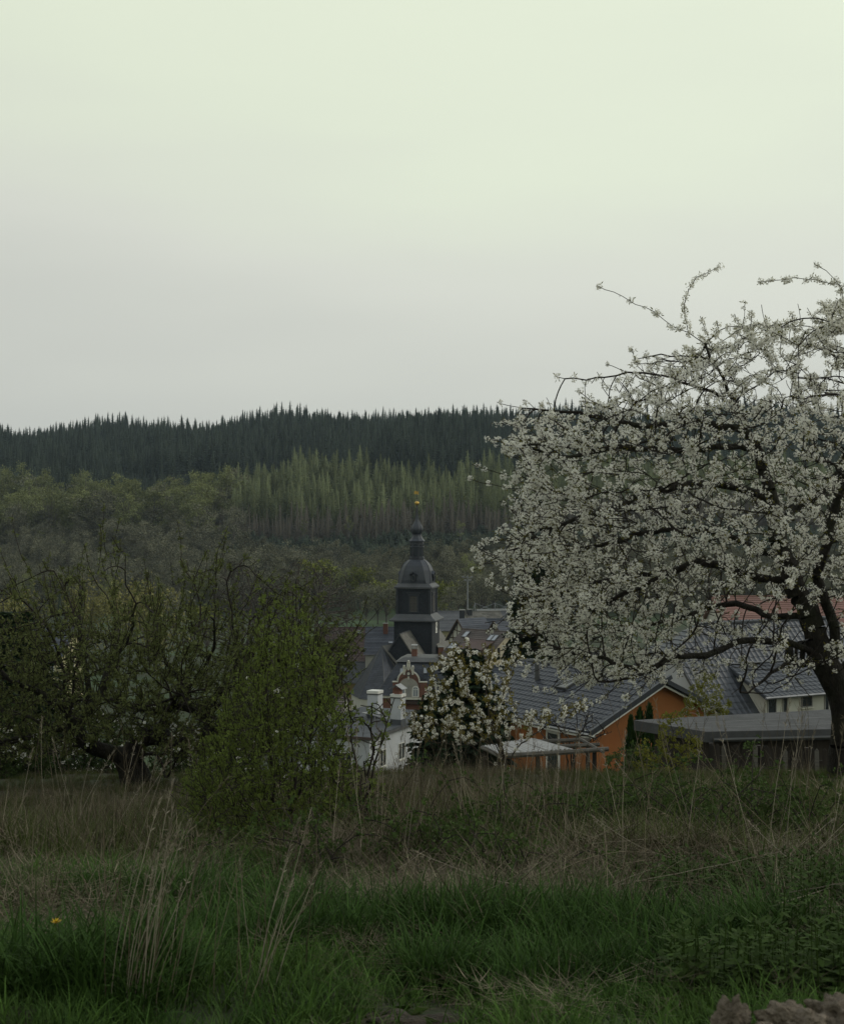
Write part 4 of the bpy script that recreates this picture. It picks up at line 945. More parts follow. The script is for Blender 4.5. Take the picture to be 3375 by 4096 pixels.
def garden_fence():
    a = P(2840, 3075, 34.5); b = P(3420, 3050, 33.5)
    dirv = (b - a)[:2]; L = np.linalg.norm(dirv); rz = math.atan2(dirv[1], dirv[0])
    z0 = float(ground(a[0], a[1]))
    t = thing('garden_fence', 'dark weathered garden fence of upright slats behind dry grass', 'fence', (a[0], a[1], z0), rz)
    top = -5.62 - z0
    me = MB().prism([(0, 0, 0), (.10, 0, 0), (.10, 0, top - .06), (.05, 0, top), (0, 0, top - .06)], (0, .02, 0)).data('slat', M['wood_dark'])
    me2 = MB().prism([(0, 0, 0), (.10, 0, 0), (.10, 0, top - .06), (.05, 0, top), (0, 0, top - .06)], (0, .02, 0)).data('slat', M['wood_grey'])
    for k in range(int(L / .145)):
        o = link('slat', me2 if k % 5 == 2 else me, t); o.location = (k * .145, 0, rng.uniform(-.05, .03)); o.rotation_euler = (0, rng.normal(0, .02), 0)
    for zz in (.35, top - .35): MB().box((0, .021, zz), (L, .06, zz + .07)).build('rail', M['wood_dark'], t)
    for k in range(4): MB().box((k * L / 3 - .05, .061, -.3), (k * L / 3 + .05, .16, top)).build('post', M['wood_dark'], t)
    # old palings of the next garden, pale remnants among the stalks
    a = P(1800, 3225, 27.5); b = P(2260, 3200, 27.5); z0 = float(ground(a[0], a[1]))
    t = thing('paling_fence', 'low broken fence of pale grey palings among dry stalks', 'fence', (a[0], a[1], z0), 0)
    top = -(3150 - 2048) / FPX * 27.5 - z0
    me = MB().prism([(0, 0, 0), (.05, 0, 0), (.05, 0, top - .05), (.025, 0, top), (0, 0, top - .05)], (0, .02, 0)).data('slat', M['wood_grey'])
    for k in range(22):
        o = link('slat', me, t); o.location = (k * .105, 0, rng.uniform(-.25, .04)); o.rotation_euler = (0, rng.normal(0, .05), 0)
    MB().box((0, .021, top * .5), (2.3, .05, top * .5 + .05)).build('rail', M['wood_grey'], t)
garden_fence()
def canopy():
    k = 44 / 32.8
    A, B, C, Dq = [P(*q) for q in ((1928, 2985, 32.8 * k), (2130, 2960, 33.7 * k), (2296, 3001, 32.2 * k), (1988, 3017, 31.7 * k))]
    g = float(ground(A[0], A[1]))
    t = thing('corrugated_canopy', 'weathered timber pergola partly roofed with pale corrugated sheets', 'canopy', (A[0], A[1], g))
    o = np.array([A[0], A[1], g]); A, B, C, Dq = A - o, B - o, C - o, Dq - o
    nrm = np.array([0, 0, 1.])
    for s in range(3):
        u0, u1 = s / 3 + .0, (s + 1) / 3 + .012; b = MB(); n = 42
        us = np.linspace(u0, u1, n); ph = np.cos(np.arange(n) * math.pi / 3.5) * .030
        rows = []
        for v in np.linspace(0, 1 - .03 * s, 4):
            a0 = lerp(A, Dq, v); b0 = lerp(B, C, v)
            rows.append([lerp(a0, b0, q) + nrm * (ph[i_] + .012 * s + .02 * math.sin(v * 3 + s)) for i_, q in enumerate(us)])
        V = np.array(rows).reshape(-1, 3); ii = np.arange(3)[:, None] * n + np.arange(n - 1)[None]
        f = np.stack([ii, ii + 1, ii + n + 1, ii + n], -1).reshape(-1, 4)
        tr_ = np.tile(ph[:-1] + ph[1:] < -.006, 3); b.add(V, f[~tr_]); b.add(V, f[tr_], 1); q = b.build('corrugated_sheet', [M['corrugated'], M['corrugated_trough']], t)
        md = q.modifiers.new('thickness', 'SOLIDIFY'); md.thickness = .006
    def beam(px0, py0, d0, px1, py1, d1, r=.075):
        a, b_ = P(px0, py0, d0) - o, P(px1, py1, d1) - o
        MB().tube([a, lerp(a, b_, .5) + [0, 0, rng.uniform(-.02, .02)], b_], [r, r * .95, r * .85], 6).build('beam', M['wood_grey'], t)
    beam(2100, 2968, 45.2, 2362, 2957, 45.2); beam(2080, 2990, 44.2, 2398, 2978, 44.0); beam(1990, 3024, 42.4, 2432, 2996, 43.0, .085)
    beam(2318, 2956, 45.0, 2412, 3008, 42.6, .06); beam(1926, 2990, 44, 1990, 3022, 42.6, .06)
    for px, py, d in ((2376, 3000, 43.0), (1996, 3024, 42.6), (2350, 2962, 45), (1940, 2990, 44), (2150, 3012, 42.8)):
        a = P(px, py, d) - o; gz = float(ground(P(px, py, d)[0], d)) - g
        MB().tube([(a[0], a[1], gz - .3), (a[0], a[1], a[2])], [.085, .07], 6).build('post', M['wood_dark'], t)
canopy()
# ------------------------------------------------------------------ instanced ground cover and woods
def variants(name, meshes):
    """source meshes of a scattered kind, kept in a collection of their own"""
    c = bpy.data.collections.new(name)
    for i, me in enumerate(meshes):
        o = bpy.data.objects.new('%s_kind_%02d' % (name, i), me); c.objects.link(o)
    return c

def scatter(name, label, coll, nvar, pts, rot, scl, parent=None):
    """one stuff object: copies of coll's meshes on points (geometry nodes)"""
    pts = np.asarray(pts, float); n = len(pts)
    me = bpy.data.meshes.new(name); me.vertices.add(n); me.vertices.foreach_set('co', pts.astype(np.float32).ravel())
    a = me.attributes.new('rot', 'FLOAT_VECTOR', 'POINT'); a.data.foreach_set('vector', np.asarray(rot, np.float32).ravel())
    scl = np.asarray(scl, float); scl = np.repeat(scl[:, None], 3, 1) if scl.ndim == 1 else scl
    a = me.attributes.new('scl', 'FLOAT_VECTOR', 'POINT'); a.data.foreach_set('vector', scl.astype(np.float32).ravel())
    a = me.attributes.new('kid', 'INT', 'POINT'); a.data.foreach_set('value', rng.integers(0, nvar, n).astype(np.int32))
    ng = bpy.data.node_groups.new(name, 'GeometryNodeTree')
    ng.interface.new_socket('Geometry', in_out='INPUT', socket_type='NodeSocketGeometry'); ng.interface.new_socket('Geometry', in_out='OUTPUT', socket_type='NodeSocketGeometry')
    N, L = ng.nodes, ng.links
    gi = N.new('NodeGroupInput'); go = N.new('NodeGroupOutput'); ip = N.new('GeometryNodeInstanceOnPoints'); ci = N.new('GeometryNodeCollectionInfo')
    ci.inputs['Collection'].default_value = coll; ci.inputs['Separate Children'].default_value = True; ci.inputs['Reset Children'].default_value = True
    def at(nm, ty):
        q = N.new('GeometryNodeInputNamedAttribute'); q.data_type = ty; q.inputs['Name'].default_value = nm; return q.outputs['Attribute']
    er = N.new('FunctionNodeEulerToRotation'); L.new(at('rot', 'FLOAT_VECTOR'), er.inputs[0])
    L.new(gi.outputs[0], ip.inputs['Points']); L.new(ci.outputs[0], ip.inputs['Instance']); ip.inputs['Pick Instance'].default_value = True
    L.new(at('kid', 'INT'), ip.inputs['Instance Index']); L.new(er.outputs[0], ip.inputs['Rotation']); L.new(at('scl', 'FLOAT_VECTOR'), ip.inputs['Scale'])
    L.new(ip.outputs[0], go.inputs[0])
    o = link(name, me, parent); md = o.modifiers.new('scatter', 'NODES'); md.node_group = ng
    o['kind'] = 'stuff'
    if label: o['label'] = label
    return o

def rz_only(n): return np.stack([rng.normal(0, .03, n), rng.normal(0, .03, n), rng.uniform(0, 6.283, n)], 1)

def quads(b, c, u, v, mat=0):
    """flat leaf-like quads with centres c and half axes u, v"""
    c, u, v = [np.asarray(a, float) for a in (c, u, v)]; n = len(c)
    V = np.stack([c - u, c + v * .55, c + u, c - v * .55], 1).reshape(-1, 3)
    b.add(V, np.arange(4 * n).reshape(n, 4), mat)

def conifer_mesh(seed, h=26, r=3.2, bare=.12, layers=22, per=11, droop=.35, fuzz=.5):
    g = np.random.default_rng(seed); n = int(layers * per * 3.4); t = 1 - np.sqrt(g.uniform(0, 1, n)) * .999
    t = np.clip(t + .016 * np.sin(t * layers * 6.28 + g.uniform(0, 6)), 0, .995); a = g.uniform(0, 6.283, n)
    lob = 1 + .24 * np.sin(a * 3 + 7 * t + seed) + .12 * np.sin(a * 5 - 17 * t)
    base = lambda t: r * (1 - t) ** .74 * np.where(t < .10, .60 + 4.0 * t, 1) + .16
    f = g.uniform(.3, 1.12, n) ** .5; R = base(t) * lob; l = R * f
    z = h * (bare + (1 - bare) * t) - droop * l * .45
    d = np.stack([np.cos(a), np.sin(a), -droop * g.uniform(.2, 1.5, n) + .3 * t], 1) + g.normal(0, .2, (n, 3)); d /= np.linalg.norm(d, axis=1)[:, None]
    s = np.cross(d, g.normal(0, 1, (n, 3))); s /= np.linalg.norm(s, axis=1)[:, None]
    L = (.24 + .15 * R) * g.uniform(.6, 1.3, n)
    C = np.stack([np.cos(a) * l, np.sin(a) * l, z], 1); b = MB(); quads(b, C, d * L[:, None], s * (L * .55 * (.5 + fuzz * .5))[:, None])
    ts = np.linspace(0, .97, 9)                          # solid core added to block light and sight through the crown
    b.loft([[(base(q) * .42 * math.cos(w), base(q) * .42 * math.sin(w), h * (bare + (1 - bare) * q) - .2) for w in np.arange(7) * .8976 + q * 3] for q in ts])
    quads(b, [(0, 0, h * .985), (0, 0, h * .985)], [(0, 0, h * .025)] * 2, [(.14, 0, 0), (0, .14, 0)]); return b
def trunk_mesh(h, r0, r1=.05, lean=0.0, seed=0):
    g = np.random.default_rng(seed); z = np.linspace(-1.0, h, 6); p = np.stack([g.normal(0, .10, 6) * z / h, g.normal(0, .10, 6) * z / h, z], 1)
    return MB().tube(p, np.linspace(r0, r1, 6), 6)
def broad_mesh(seed, h=18, r=4.5, bare=.25, n=900, leaf=.42, clump=26, top=1.0, tr=1.0):
    """broadleaf crown: clumps of leaf sprays in an uneven volume (> none) and its limbs"""
    g = np.random.default_rng(seed); b = MB(); tb = MB()
    zc = h * (bare + 1) / 2; hz = h * (1 - bare) / 2
    cl = []
    while len(cl) < clump:
        q = g.normal(0, 1, 3); q /= np.linalg.norm(q); q *= g.uniform(.35, .95)
        cl.append((q[0] * r * g.uniform(.8, 1.15), q[1] * r * g.uniform(.8, 1.15), zc + q[2] * hz * top))
    cl = np.array(cl); sz = g.uniform(.5, 1.25, clump) * r * .34
    per = n // clump; C = []
    for c, s in zip(cl, sz):
        q = g.normal(0, .55, (per, 3)) * s; q[:, 2] *= .75; C.append(c + q)
    C = np.vstack(C); C = C[C[:, 2] < h * 1.03]; m = len(C)
    U = g.normal(0, 1, (m, 3)); U /= np.linalg.norm(U, axis=1)[:, None]; W = np.cross(U, g.normal(0, 1, (m, 3))); W /= np.linalg.norm(W, axis=1)[:, None]
    L = leaf * g.uniform(.5, 1.3, (m, 1)); quads(b, C, U * L, W * L * .9)
    tb.tube([(0, 0, -1), (g.normal(0, .1), g.normal(0, .1), h * bare), (g.normal(0, .3), g.normal(0, .3), h * .6), (g.normal(0, .4), g.normal(0, .4), h * .88)], [h * .017 * tr, h * .013 * tr, h * .007 * tr, h * .002 * tr], 6)
    for c in cl[:min(clump, 20)]:
        z0 = h * bare * g.uniform(.8, 1.5); s = np.array([0, 0, min(z0, c[2] * .8)]); mid = lerp(s, c, .5) + np.array([0, 0, -.05 * h * g.uniform(-.4, 1)])
        tb.tube([s, mid, c], [h * .008, h * .005, h * .0018], 4, cap=False)
    return b, tb

def far_kind(name, seeds, crown_fn, crown_m, trunk_m):
    out = []
    for s in seeds:
        r = crown_fn(s)
        if isinstance(r, tuple): cb, tb = r
        else: cb, tb = r, None
        out.append((cb.data(name + '_crown', crown_m), tb.data(name + '_trunk', trunk_m) if tb else None))
    return out
def conif(h, r, bare, **k):
    def f(s):
        g = np.random.default_rng(s + 50); hh = h * g.uniform(.9, 1.1)
        return conifer_mesh(s, hh, r * g.uniform(.85, 1.15), bare, **k), trunk_mesh(hh * .96, h * .009, .04, seed=s)
    return f
mat('birch_far', (.15, .145, .135), (.21, .205, .19), rough=.9, scale=2)
KIND = {
    'spruce': far_kind('spruce', range(5), conif(26, 4.0, .04, layers=22, per=14, fuzz=1.1), M['spruce_far'], M['wood_far']),
    'young': far_kind('young_spruce', range(10, 14), conif(8.5, 2.2, .02, layers=14, per=10, fuzz=1.1), M['spruce_far'], M['wood_far']),
    'larch': far_kind('larch', range(20, 26), conif(27, 4.0, .22, layers=26, per=13, droop=.1, fuzz=.9), M['larch_far'], M['wood_far']),
    'larchlow': far_kind('larch_wood', range(20, 24), conif(22, 2.6, .2, layers=20, per=9, droop=.1, fuzz=.45), M['larch_wood'], M['wood_far']),
    'beech': far_kind('beech', range(30, 35), lambda s: broad_mesh(s, 25, 6.4, .20, 2400, .38, 20), M['beech_far'], M['wood_far']),
    'alder': far_kind('alder', range(40, 45), lambda s: broad_mesh(s, 14, 4.3, .14, 1500, .27, 15), M['alder_far'], M['wood_far']),
    'willow': far_kind('willow', range(50, 53), lambda s: broad_mesh(s, 13, 4.6, .10, 2600, .22, 40), M['willow_far'], M['wood_far']),
    'lime': far_kind('lime', range(60, 62), lambda s: broad_mesh(s, 11, 3.2, .2, 1100, .30, 24), M['lime_far'], M['wood_far']),
    'birch': far_kind('birch', range(70, 73), lambda s: broad_mesh(s, 17, 2.4, .42, 700, .26, 18, tr=.45), M['beech_far'], M['birch_far']),
    'park': far_kind('park_tree', range(80, 84), lambda s: broad_mesh(s, 16, 4.8, .22, 1900, .26, 34), M['alder_far'], M['wood_far']),
}
def far_tree(kind, name, label, x, y, s=1.0, group=None, i=None, sz=None):
    crown, trunk = KIND[kind][int(rng.integers(len(KIND[kind]))) if i is None else i % len(KIND[kind])]
    t = thing(name, label, 'tree', (x, y, float(ground(x, y)) - .2), rng.uniform(0, 6.28), group)
    wd = 1.0; t.scale = (s * wd, s * wd, s * (sz or rng.uniform(.92, 1.08)))
    link('crown', crown, t)
    if trunk: link('trunk', trunk, t)
    return t
def wood(name, label, kind, pts, smin=.85, smax=1.15, wide=1.0):
    """a wood that reads as one mass"""
    ms = [k[0] for k in KIND[kind]]; js = []
    for cr, tr in KIND[kind]:
        me = cr
        if tr is not None:
            vc = len(cr.vertices); V = np.empty((vc + len(tr.vertices)) * 3, np.float32); cr.vertices.foreach_get('co', V[:vc * 3])
            w = np.empty(len(tr.vertices) * 3, np.float32); tr.vertices.foreach_get('co', w); V[vc * 3:] = w
            b = MB(); b.v = [V.reshape(-1, 3)]; b.n = len(b.v[0])
            for src, off, mi in ((cr, 0, 0), (tr, vc, 1)):
                for p in src.polygons:
                    k = p.loop_total; b.f.setdefault(k, []).append(np.array([[v + off for v in p.vertices]])); b.mi.setdefault(k, []).append(np.array([mi]))
            me = b.data(name, [cr.materials[0], tr.materials[0]])
        js.append(me)
    pts = np.asarray(pts); P3 = np.stack([pts[:, 0], pts[:, 1], ground(pts[:, 0], pts[:, 1]) - .2], 1)
    s = rng.uniform(smin, smax, len(pts))
    s *= 1 + .16 * np.sin(pts[:, 0] * .045 + 2 * np.sin(pts[:, 1] * .021)) + .10 * np.sin(pts[:, 0] * .17 + pts[:, 1] * .09)
    return scatter(name, label, variants(name, js), len(js), P3, rz_only(len(pts)), np.stack([s * wide, s * wide, s], 1))
def grid(x0, x1, y0, y1, step, keep=None, jit=.45):
    X, Y = np.meshgrid(np.arange(x0, x1, step), np.arange(y0, y1, step)); p = np.stack([X.ravel(), Y.ravel()], 1) + rng.uniform(-jit, jit, (X.size, 2)) * step
    return p if keep is None else p[keep(p[:, 0], p[:, 1])]
def wedge(x, y, m=1.25): return np.abs(x) < (.2967 * y) * m + 12
def PX(x, y): return 1687.5 + FPX * x / y

# --- the dark spruce wood along the hilltop
sp = grid(-520, 520, 880, 1330, 6.6, lambda x, y: wedge(x, y) & (y > 905 - .12 * x * 0 + np.where(x < -60, 40, 0)))
crest = sp[:, 1] > 1170
front = sp[np.argsort(sp[:, 1])]
far_spruce = wood('spruce_forest', 'dark spruce forest covering the hilltop', 'spruce', sp, .82, 1.12)
for k in range(46):                                   # tall ones that break the skyline
    px = rng.uniform(20, 2300); y = rng.uniform(1180, 1270); x = (px - 1687.5) / FPX * y
    far_tree('spruce', 'spruce_tree', 'tall dark spruce standing above the skyline of the wooded ridge', x, y, rng.uniform(.98, 1.16), 'spruces on the skyline')
# --- larch stand in fresh green
lk = lambda x, y: wedge(x, y) & (PX(x, y) > 860 + 160 * np.sin(y * .02) * .4)
lp = grid(-260, 330, 700, 865, 7.6, lk); lp = lp[np.argsort(lp[:, 1])]
vis = (PX(lp[:, 0], lp[:, 1]) > 840) & (PX(lp[:, 0], lp[:, 1]) < 2500)
nearl = np.zeros(len(lp), bool); nearl[np.where(vis)[0][:150]] = True
for x, y in lp[nearl]:
    far_tree('larch', 'larch_tree', 'slender fresh green larch in the stand on the slope behind the church spire', x, y, rng.uniform(.72, 1.02), 'larches on the slope')
wood('larch_stand', 'fresh green larch stand climbing the slope', 'larch', lp[~nearl], .68, 1.0)
lw = grid(-130, 330, 668, 700, 5.0, lambda x, y: wedge(x, y) & (PX(x, y) > 880))
wood('larch_edge', 'grey leafless young trunks along the foot of the larch stand', 'larchlow', lw, .6, .95)
# --- leafing beeches on the left slope
bk = lambda x, y: wedge(x, y) & (PX(x, y) < 860 + 50 * np.sin(y * .11) + 40 * np.sin(y * .037))
bp = grid(-330, -60, 645, 800, 9.5, bk); bp = bp[np.argsort(bp[:, 1])]
nb = 0; rest = []
for x, y in bp:
    if nb < 80 and PX(x, y) > -120:
        far_tree('beech', 'beech_tree', 'round crowned beech coming into olive leaf on the left hillside', x, y, rng.uniform(.66, 1.2), 'beeches on the left hillside'); nb += 1
    else: rest.append((x, y))
wood('beech_wood', 'olive green beech wood on the left hillside', 'beech', rest, .7, 1.2)
ab = grid(-330, -55, 640, 790, 11.0, lambda x, y: wedge(x, y) & (PX(x, y) < 960)); wood('mixed_wood', 'grey brown trees mixed into the beech wood', 'alder', ab, .9, 1.7)
sb = grid(-330, -60, 800, 900, 6.0, bk); wood('mixed_spruces', 'dark spruces between beeches and hilltop forest', 'spruce', sb, .6, .95)
# --- young plantation, then the grey leafless wood on the lower slope
yp = grid(-110, 330, 596, 668, 3.6, lambda x, y: wedge(x, y) & (PX(x, y) > 800 + 1.2 * (y - 596)))
wood('spruce_plantation', 'low dense young spruce plantation below the larches', 'young', yp, .75, 1.25, 1.3)
al = grid(-300, 300, 470, 640, 6.6, lambda x, y: wedge(x, y) & ((y < 592) | (PX(x, y) < 860)) & ~((PX(x, y) > 1380) & (PX(x, y) < 1640) & (y < 480)))
al = al[np.argsort(al[:, 1])]
nearest = al[(np.abs(al[:, 0]) < .31 * al[:, 1])][:110]; key = {tuple(p) for p in nearest}
for k, (x, y) in enumerate(nearest):
    if k % 5 == 2: far_tree('beech', 'leafing_tree', 'fresh olive green rounded tree among the half bare trees of the lower wood', x, y, rng.uniform(.45, .62), 'leafing trees along the lower wood')
    else: far_tree('alder', 'alder_tree', 'grey brown half bare tree at the edge of the lower wood', x, y, rng.uniform(.75, 1.15), 'half bare trees along the lower wood')
wood('lower_wood', 'grey brown half bare woodland on the lower slope', 'alder', [p for p in al if tuple(p) not in key], .7, 1.2)
for px, d, s in ((1842, 640, 1.0), (2040, 655, 1.1), (2068, 650, 1.05), (1395, 668, .9), (1330, 672, .9), (1215, 665, .95), (830, 640, 1.0), (848, 642, 1.1), (815, 648, .9), (720, 630, .9), (160, 610, .8), (250, 600, .75)):
    far_tree('birch', 'birch_tree', 'thin pale stemmed birch against the dark wood', (px - 1687.5) / FPX * d, d, s * rng.uniform(.9, 1.1), 'birches along the wood')
wl_ = 'golden green willow with a broad soft crown '
for px, top, d, s, k, nm, lb in (
    (620, 2262, 300, 1.05, 'willow', 'willow_tree', wl_ + 'behind the gnarled tree top'), (330, 2258, 330, .95, 'willow', 'willow_tree', wl_ + 'left of the larger willow'),
    (10, 2310, 300, .85, 'willow', 'willow_tree', wl_ + 'at the left picture edge'), (470, 2290, 340, .8, 'willow', 'willow_tree', wl_ + 'half hidden between two willows'),
    (1275, 2215, 470, 1.15, 'lime', 'lime_tree', 'bright yellow green young lime standing out of the grey wood'), (1440, 2245, 480, 1.0, 'lime', 'lime_tree', 'thin yellow green tree left of the church lantern'),
    (1545, 2300, 440, .8, 'lime', 'lime_tree', 'small yellow green tree left of the church dome'), (1765, 2300, 430, .75, 'lime', 'lime_tree', 'fresh green small tree touching the right of the church dome'),
    (1930, 2270, 440, 1.2, 'park', 'park_tree', 'broad green brown tree right of the floodlight mast'), (1890, 2215, 500, 1.1, 'beech', 'park_tree', 'olive green rounded tree behind the floodlight mast'),
    (2060, 2270, 470, 1.0, 'park', 'park_tree', 'olive tree between floodlight masts and drooping conifer'), (1800, 2320, 415, .9, 'park', 'park_tree', 'grey green tree above the long yellow hall'),
    (1465, 2310, 432, .95, 'park', 'park_tree', 'dark stemmed tree at the left end of the meadow row'), (1510, 2330, 436, .9, 'park', 'park_tree', 'second dark stemmed tree of the meadow row'),
    (1545, 2300, 430, 1.0, 'park', 'park_tree', 'tall dark stemmed tree of the meadow row beside the church'), (1590, 2320, 440, .9, 'park', 'park_tree', 'dark stemmed tree of the meadow row half behind the belfry'),
    (1385, 2330, 420, .9, 'alder', 'park_tree', 'bare grey tree left of the meadow row'), (830, 2400, 330, .7, 'lime', 'lime_tree', 'soft green small tree behind the twigs above the gnarled tree'),
    (700, 2330, 380, .95, 'park', 'park_tree', 'dull olive tree right of the large willow'), (150, 2330, 360, .9, 'park', 'park_tree', 'olive tree behind the white cottage'),
    (240, 2400, 260, .8, 'spruce', 'spruce_tree', 'small dark spruce beside the white cottage')):
    x = (px - 1687.5) / FPX * d; gz = float(ground(x, d)); hh = -(top - 2048) / FPX * d - gz
    base_h = {'willow': 13, 'lime': 11, 'park': 16, 'beech': 24, 'alder': 14, 'spruce': 25}[k]
    far_tree(k, nm, lb, x, d, max(.35, hh / base_h), sz=1.0)
# hedges and bushes of the village gardens
def bush_kind(seed, m): return broad_mesh(seed, 3.2, 1.9, .02, 700, .16, 22)[0].data('garden_bush', m)
vb = [bush_kind(90, M['leaf_apple']), bush_kind(91, M['conifer']), bush_kind(92, M['alder_far'])]
for k in range(60):
    d = rng.uniform(70, 290); px = rng.uniform(-100, 3450); x = (px - 1687.5) / FPX * d
    if 1400 < px < 2100 and d > 120: continue
    if 1250 < px < 1700 and d < 130: continue
    if px > 1800 and d < 100: continue
    o = link('garden_bush', vb[k % 3], None); o.location = (x, d, float(ground(x, d))); s = rng.uniform(.7, 1.6); o.scale = (s, s, s); o.rotation_euler.z = rng.uniform(0, 6.28)
    tag(o, ('olive green garden bush among the village houses', 'dark evergreen garden bush among the village houses', 'grey brown bare garden bush among the village houses')[k % 3], 'bush', 'bushes in the village gardens')
# ------------------------------------------------------------------ grown trees: hand laid limbs, then branches that grow into the crown's space
def inside(poly, p):
    poly = np.asarray(poly, float); x, y = p[:, 0], p[:, 1]; r = np.zeros(len(p), bool); j = len(poly) - 1
    for i in range(len(poly)):
        xi, yi = poly[i]; xj, yj = poly[j]
        c = ((yi > y) != (yj > y)) & (x < (xj - xi) * (y - yi) / (yj - yi + 1e-9) + xi); r ^= c; j = i
    return r
class Tree:
    def __init__(s): s.p = []; s.par = []; s.limb = []; s.nl = 1
    def limb_line(s, pts, lid, parent=None, step=.12, wob=.012):
        """adds a limb as nodes; starts at the nearest existing node unless parent is given"""
        pts = [np.asarray(q, float) for q in pts]
        if lid > 0: lid = s.nl; s.nl += 1
        if parent is None and s.p:
            A = np.array(s.p); parent = int(np.argmin(((A - pts[0]) ** 2).sum(1)))
            pts = [A[parent]] + pts[1:] if np.linalg.norm(A[parent] - pts[0]) < .35 else [A[parent]] + pts
        cur = parent if parent is not None else -1
        # Catmull-Rom through the points
        Q = [2 * pts[0] - pts[1]] + pts + [2 * pts[-1] - pts[-2]]
        first = True
        for i in range(1, len(Q) - 2):
            n = max(1, int(np.linalg.norm(Q[i + 1] - Q[i]) / step))
            for k in range(n + (1 if i == len(Q) - 3 else 0)):
                t = k / n; a, b, c, d = Q[i - 1:i + 3]
                q = .5 * (2 * b + (c - a) * t + (2 * a - 5 * b + 4 * c - d) * t * t + (3 * b - a - 3 * c + d) * t ** 3)
                if first and cur >= 0: first = False; continue
                first = False
                s.p.append(q + rng.normal(0, wob, 3)); s.par.append(cur); s.limb.append(lid); cur = len(s.p) - 1
        return cur
    def grow(s, attr, step=.11, infl=1.0, kill=.2, iters=90, up=.0, jit=.25, cap=14000, frozen=None):
        attr = np.asarray(attr, float); A = len(attr)
        node = np.array(s.p); near = np.empty(A, int); dist = np.empty(A)
        for i in range(0, A, 400):
            d = np.linalg.norm(attr[i:i + 400, None] - node[None], axis=2); near[i:i + 400] = d.argmin(1); dist[i:i + 400] = d.min(1)
        alive = dist > kill; kids = np.zeros(cap + 5000, int)
        if frozen is not None: kids[:len(node)][frozen(node)] = 9
        for it in range(iters):
            m = alive & (dist < infl)
            if not m.any(): 
                m = alive & (dist < infl * 2.2)
                if not m.any(): break
            ids = np.unique(near[m]); acc = np.zeros((len(s.p), 3))
            dv = attr[m] - node[near[m]]; dv /= np.linalg.norm(dv, axis=1)[:, None]; np.add.at(acc, near[m], dv)
            new = []
            for i in ids:
                if kids[i] >= 3: continue
                d = acc[i]; d = d / (np.linalg.norm(d) + 1e-9) + rng.normal(0, jit, 3) + (0, 0, up)
                if s.par[i] >= 0:
                    e = node[i] - node[s.par[i]]; d = d + .85 * e / (np.linalg.norm(e) + 1e-9)
                d /= np.linalg.norm(d) + 1e-9; q = node[i] + d * step
                s.p.append(q); s.par.append(int(i)); s.limb.append(s.limb[i]); kids[i] += 1; new.append(q)
            if not new or len(s.p) > cap: break
            o = len(node); new = np.array(new); node = np.vstack([node, new])
            for i in range(0, A, 2000):
                sl = np.where(alive[i:i + 2000])[0] + i
                if len(sl) == 0: continue
                d = np.linalg.norm(attr[sl][:, None] - new[None], axis=2); k = d.argmin(1); dm = d[np.arange(len(sl)), k]
                b = dm < dist[sl]; near[sl[b]] = o + k[b]; dist[sl[b]] = dm[b]
            alive &= dist > kill
    def shoots(s, n, l0, l1, center, up, out, rnd, sel=None, step=.07, ok=None):
        """straight young shoots from thin branches"""
        N0 = len(s.p); A = np.array(s.p); LB = np.array(s.limb); idx = np.where(LB > 0)[0]
        if sel is not None: idx = idx[sel(A[idx])]
        if len(idx) == 0: return
        for i in rng.choice(idx, n):
            o = A[i] - center; o = o / (np.linalg.norm(o) + 1e-9); L = rng.uniform(l0, l1) * rng.uniform(.6, 1)
            e = A[i] - A[s.par[i]] if s.par[i] >= 0 else o; e = e / (np.linalg.norm(e) + 1e-9)
            d = o * out + np.array([0, 0, up]) + rng.normal(0, rnd, 3) + e * .35; d /= np.linalg.norm(d); cur = int(i); q = A[i].copy()
            if ok is not None and not ok(q + d * L): continue
            for k in range(max(2, int(L / step))):
                d = d + rng.normal(0, .09, 3) + (0, 0, .03 * up); d /= np.linalg.norm(d); q = q + d * step
                s.p.append(q.copy()); s.par.append(cur); s.limb.append(int(LB[i])); cur = len(s.p) - 1
    def finish(s, rtip, rbase, power=2.3):
        s.P = np.array(s.p); s.PAR = np.array(s.par); n = len(s.P); w = np.zeros(n); s.main = np.full(n, -1); best = np.zeros(n)
        w += 1e-9; kids = np.zeros(n, int)
        for i in range(n): 
            if s.PAR[i] >= 0: kids[s.PAR[i]] += 1
        for i in range(n - 1, -1, -1):
            if kids[i] == 0: w[i] = 1.0
            p = s.PAR[i]
            if p >= 0:
                w[p] += w[i] + .02
                if w[i] > best[p]: best[p] = w[i]; s.main[p] = i
        r = w ** (1 / power); r = r / r.max() * (rbase - rtip) + rtip
        s.R = r; s.W = w; s.tip = kids == 0
        # depth to the nearest tip, for leaf placing
        return s
    def mesh(s, sel, k, b=None):
        """tubes for the edges (node, parent) where sel[node]"""
        b = b or MB(); idx = np.where(sel & (s.PAR >= 0))[0]
        if len(idx) == 0: return b
        par = s.PAR[idx]; P_, R_ = s.P, s.R
        d = P_[idx] - P_[par]; d /= np.linalg.norm(d, axis=1)[:, None] + 1e-9
        dirs = np.zeros_like(P_); dirs[:, 2] = 1; dirs[idx] = d
        # direction at a node: mean of its own edge and its main child's edge
        mc = s.main; has = mc >= 0; dd = dirs.copy(); dd[has] += dirs[mc[has]] ; dd /= np.linalg.norm(dd, axis=1)[:, None] + 1e-9
        a = np.arange(k) * 2 * math.pi / k
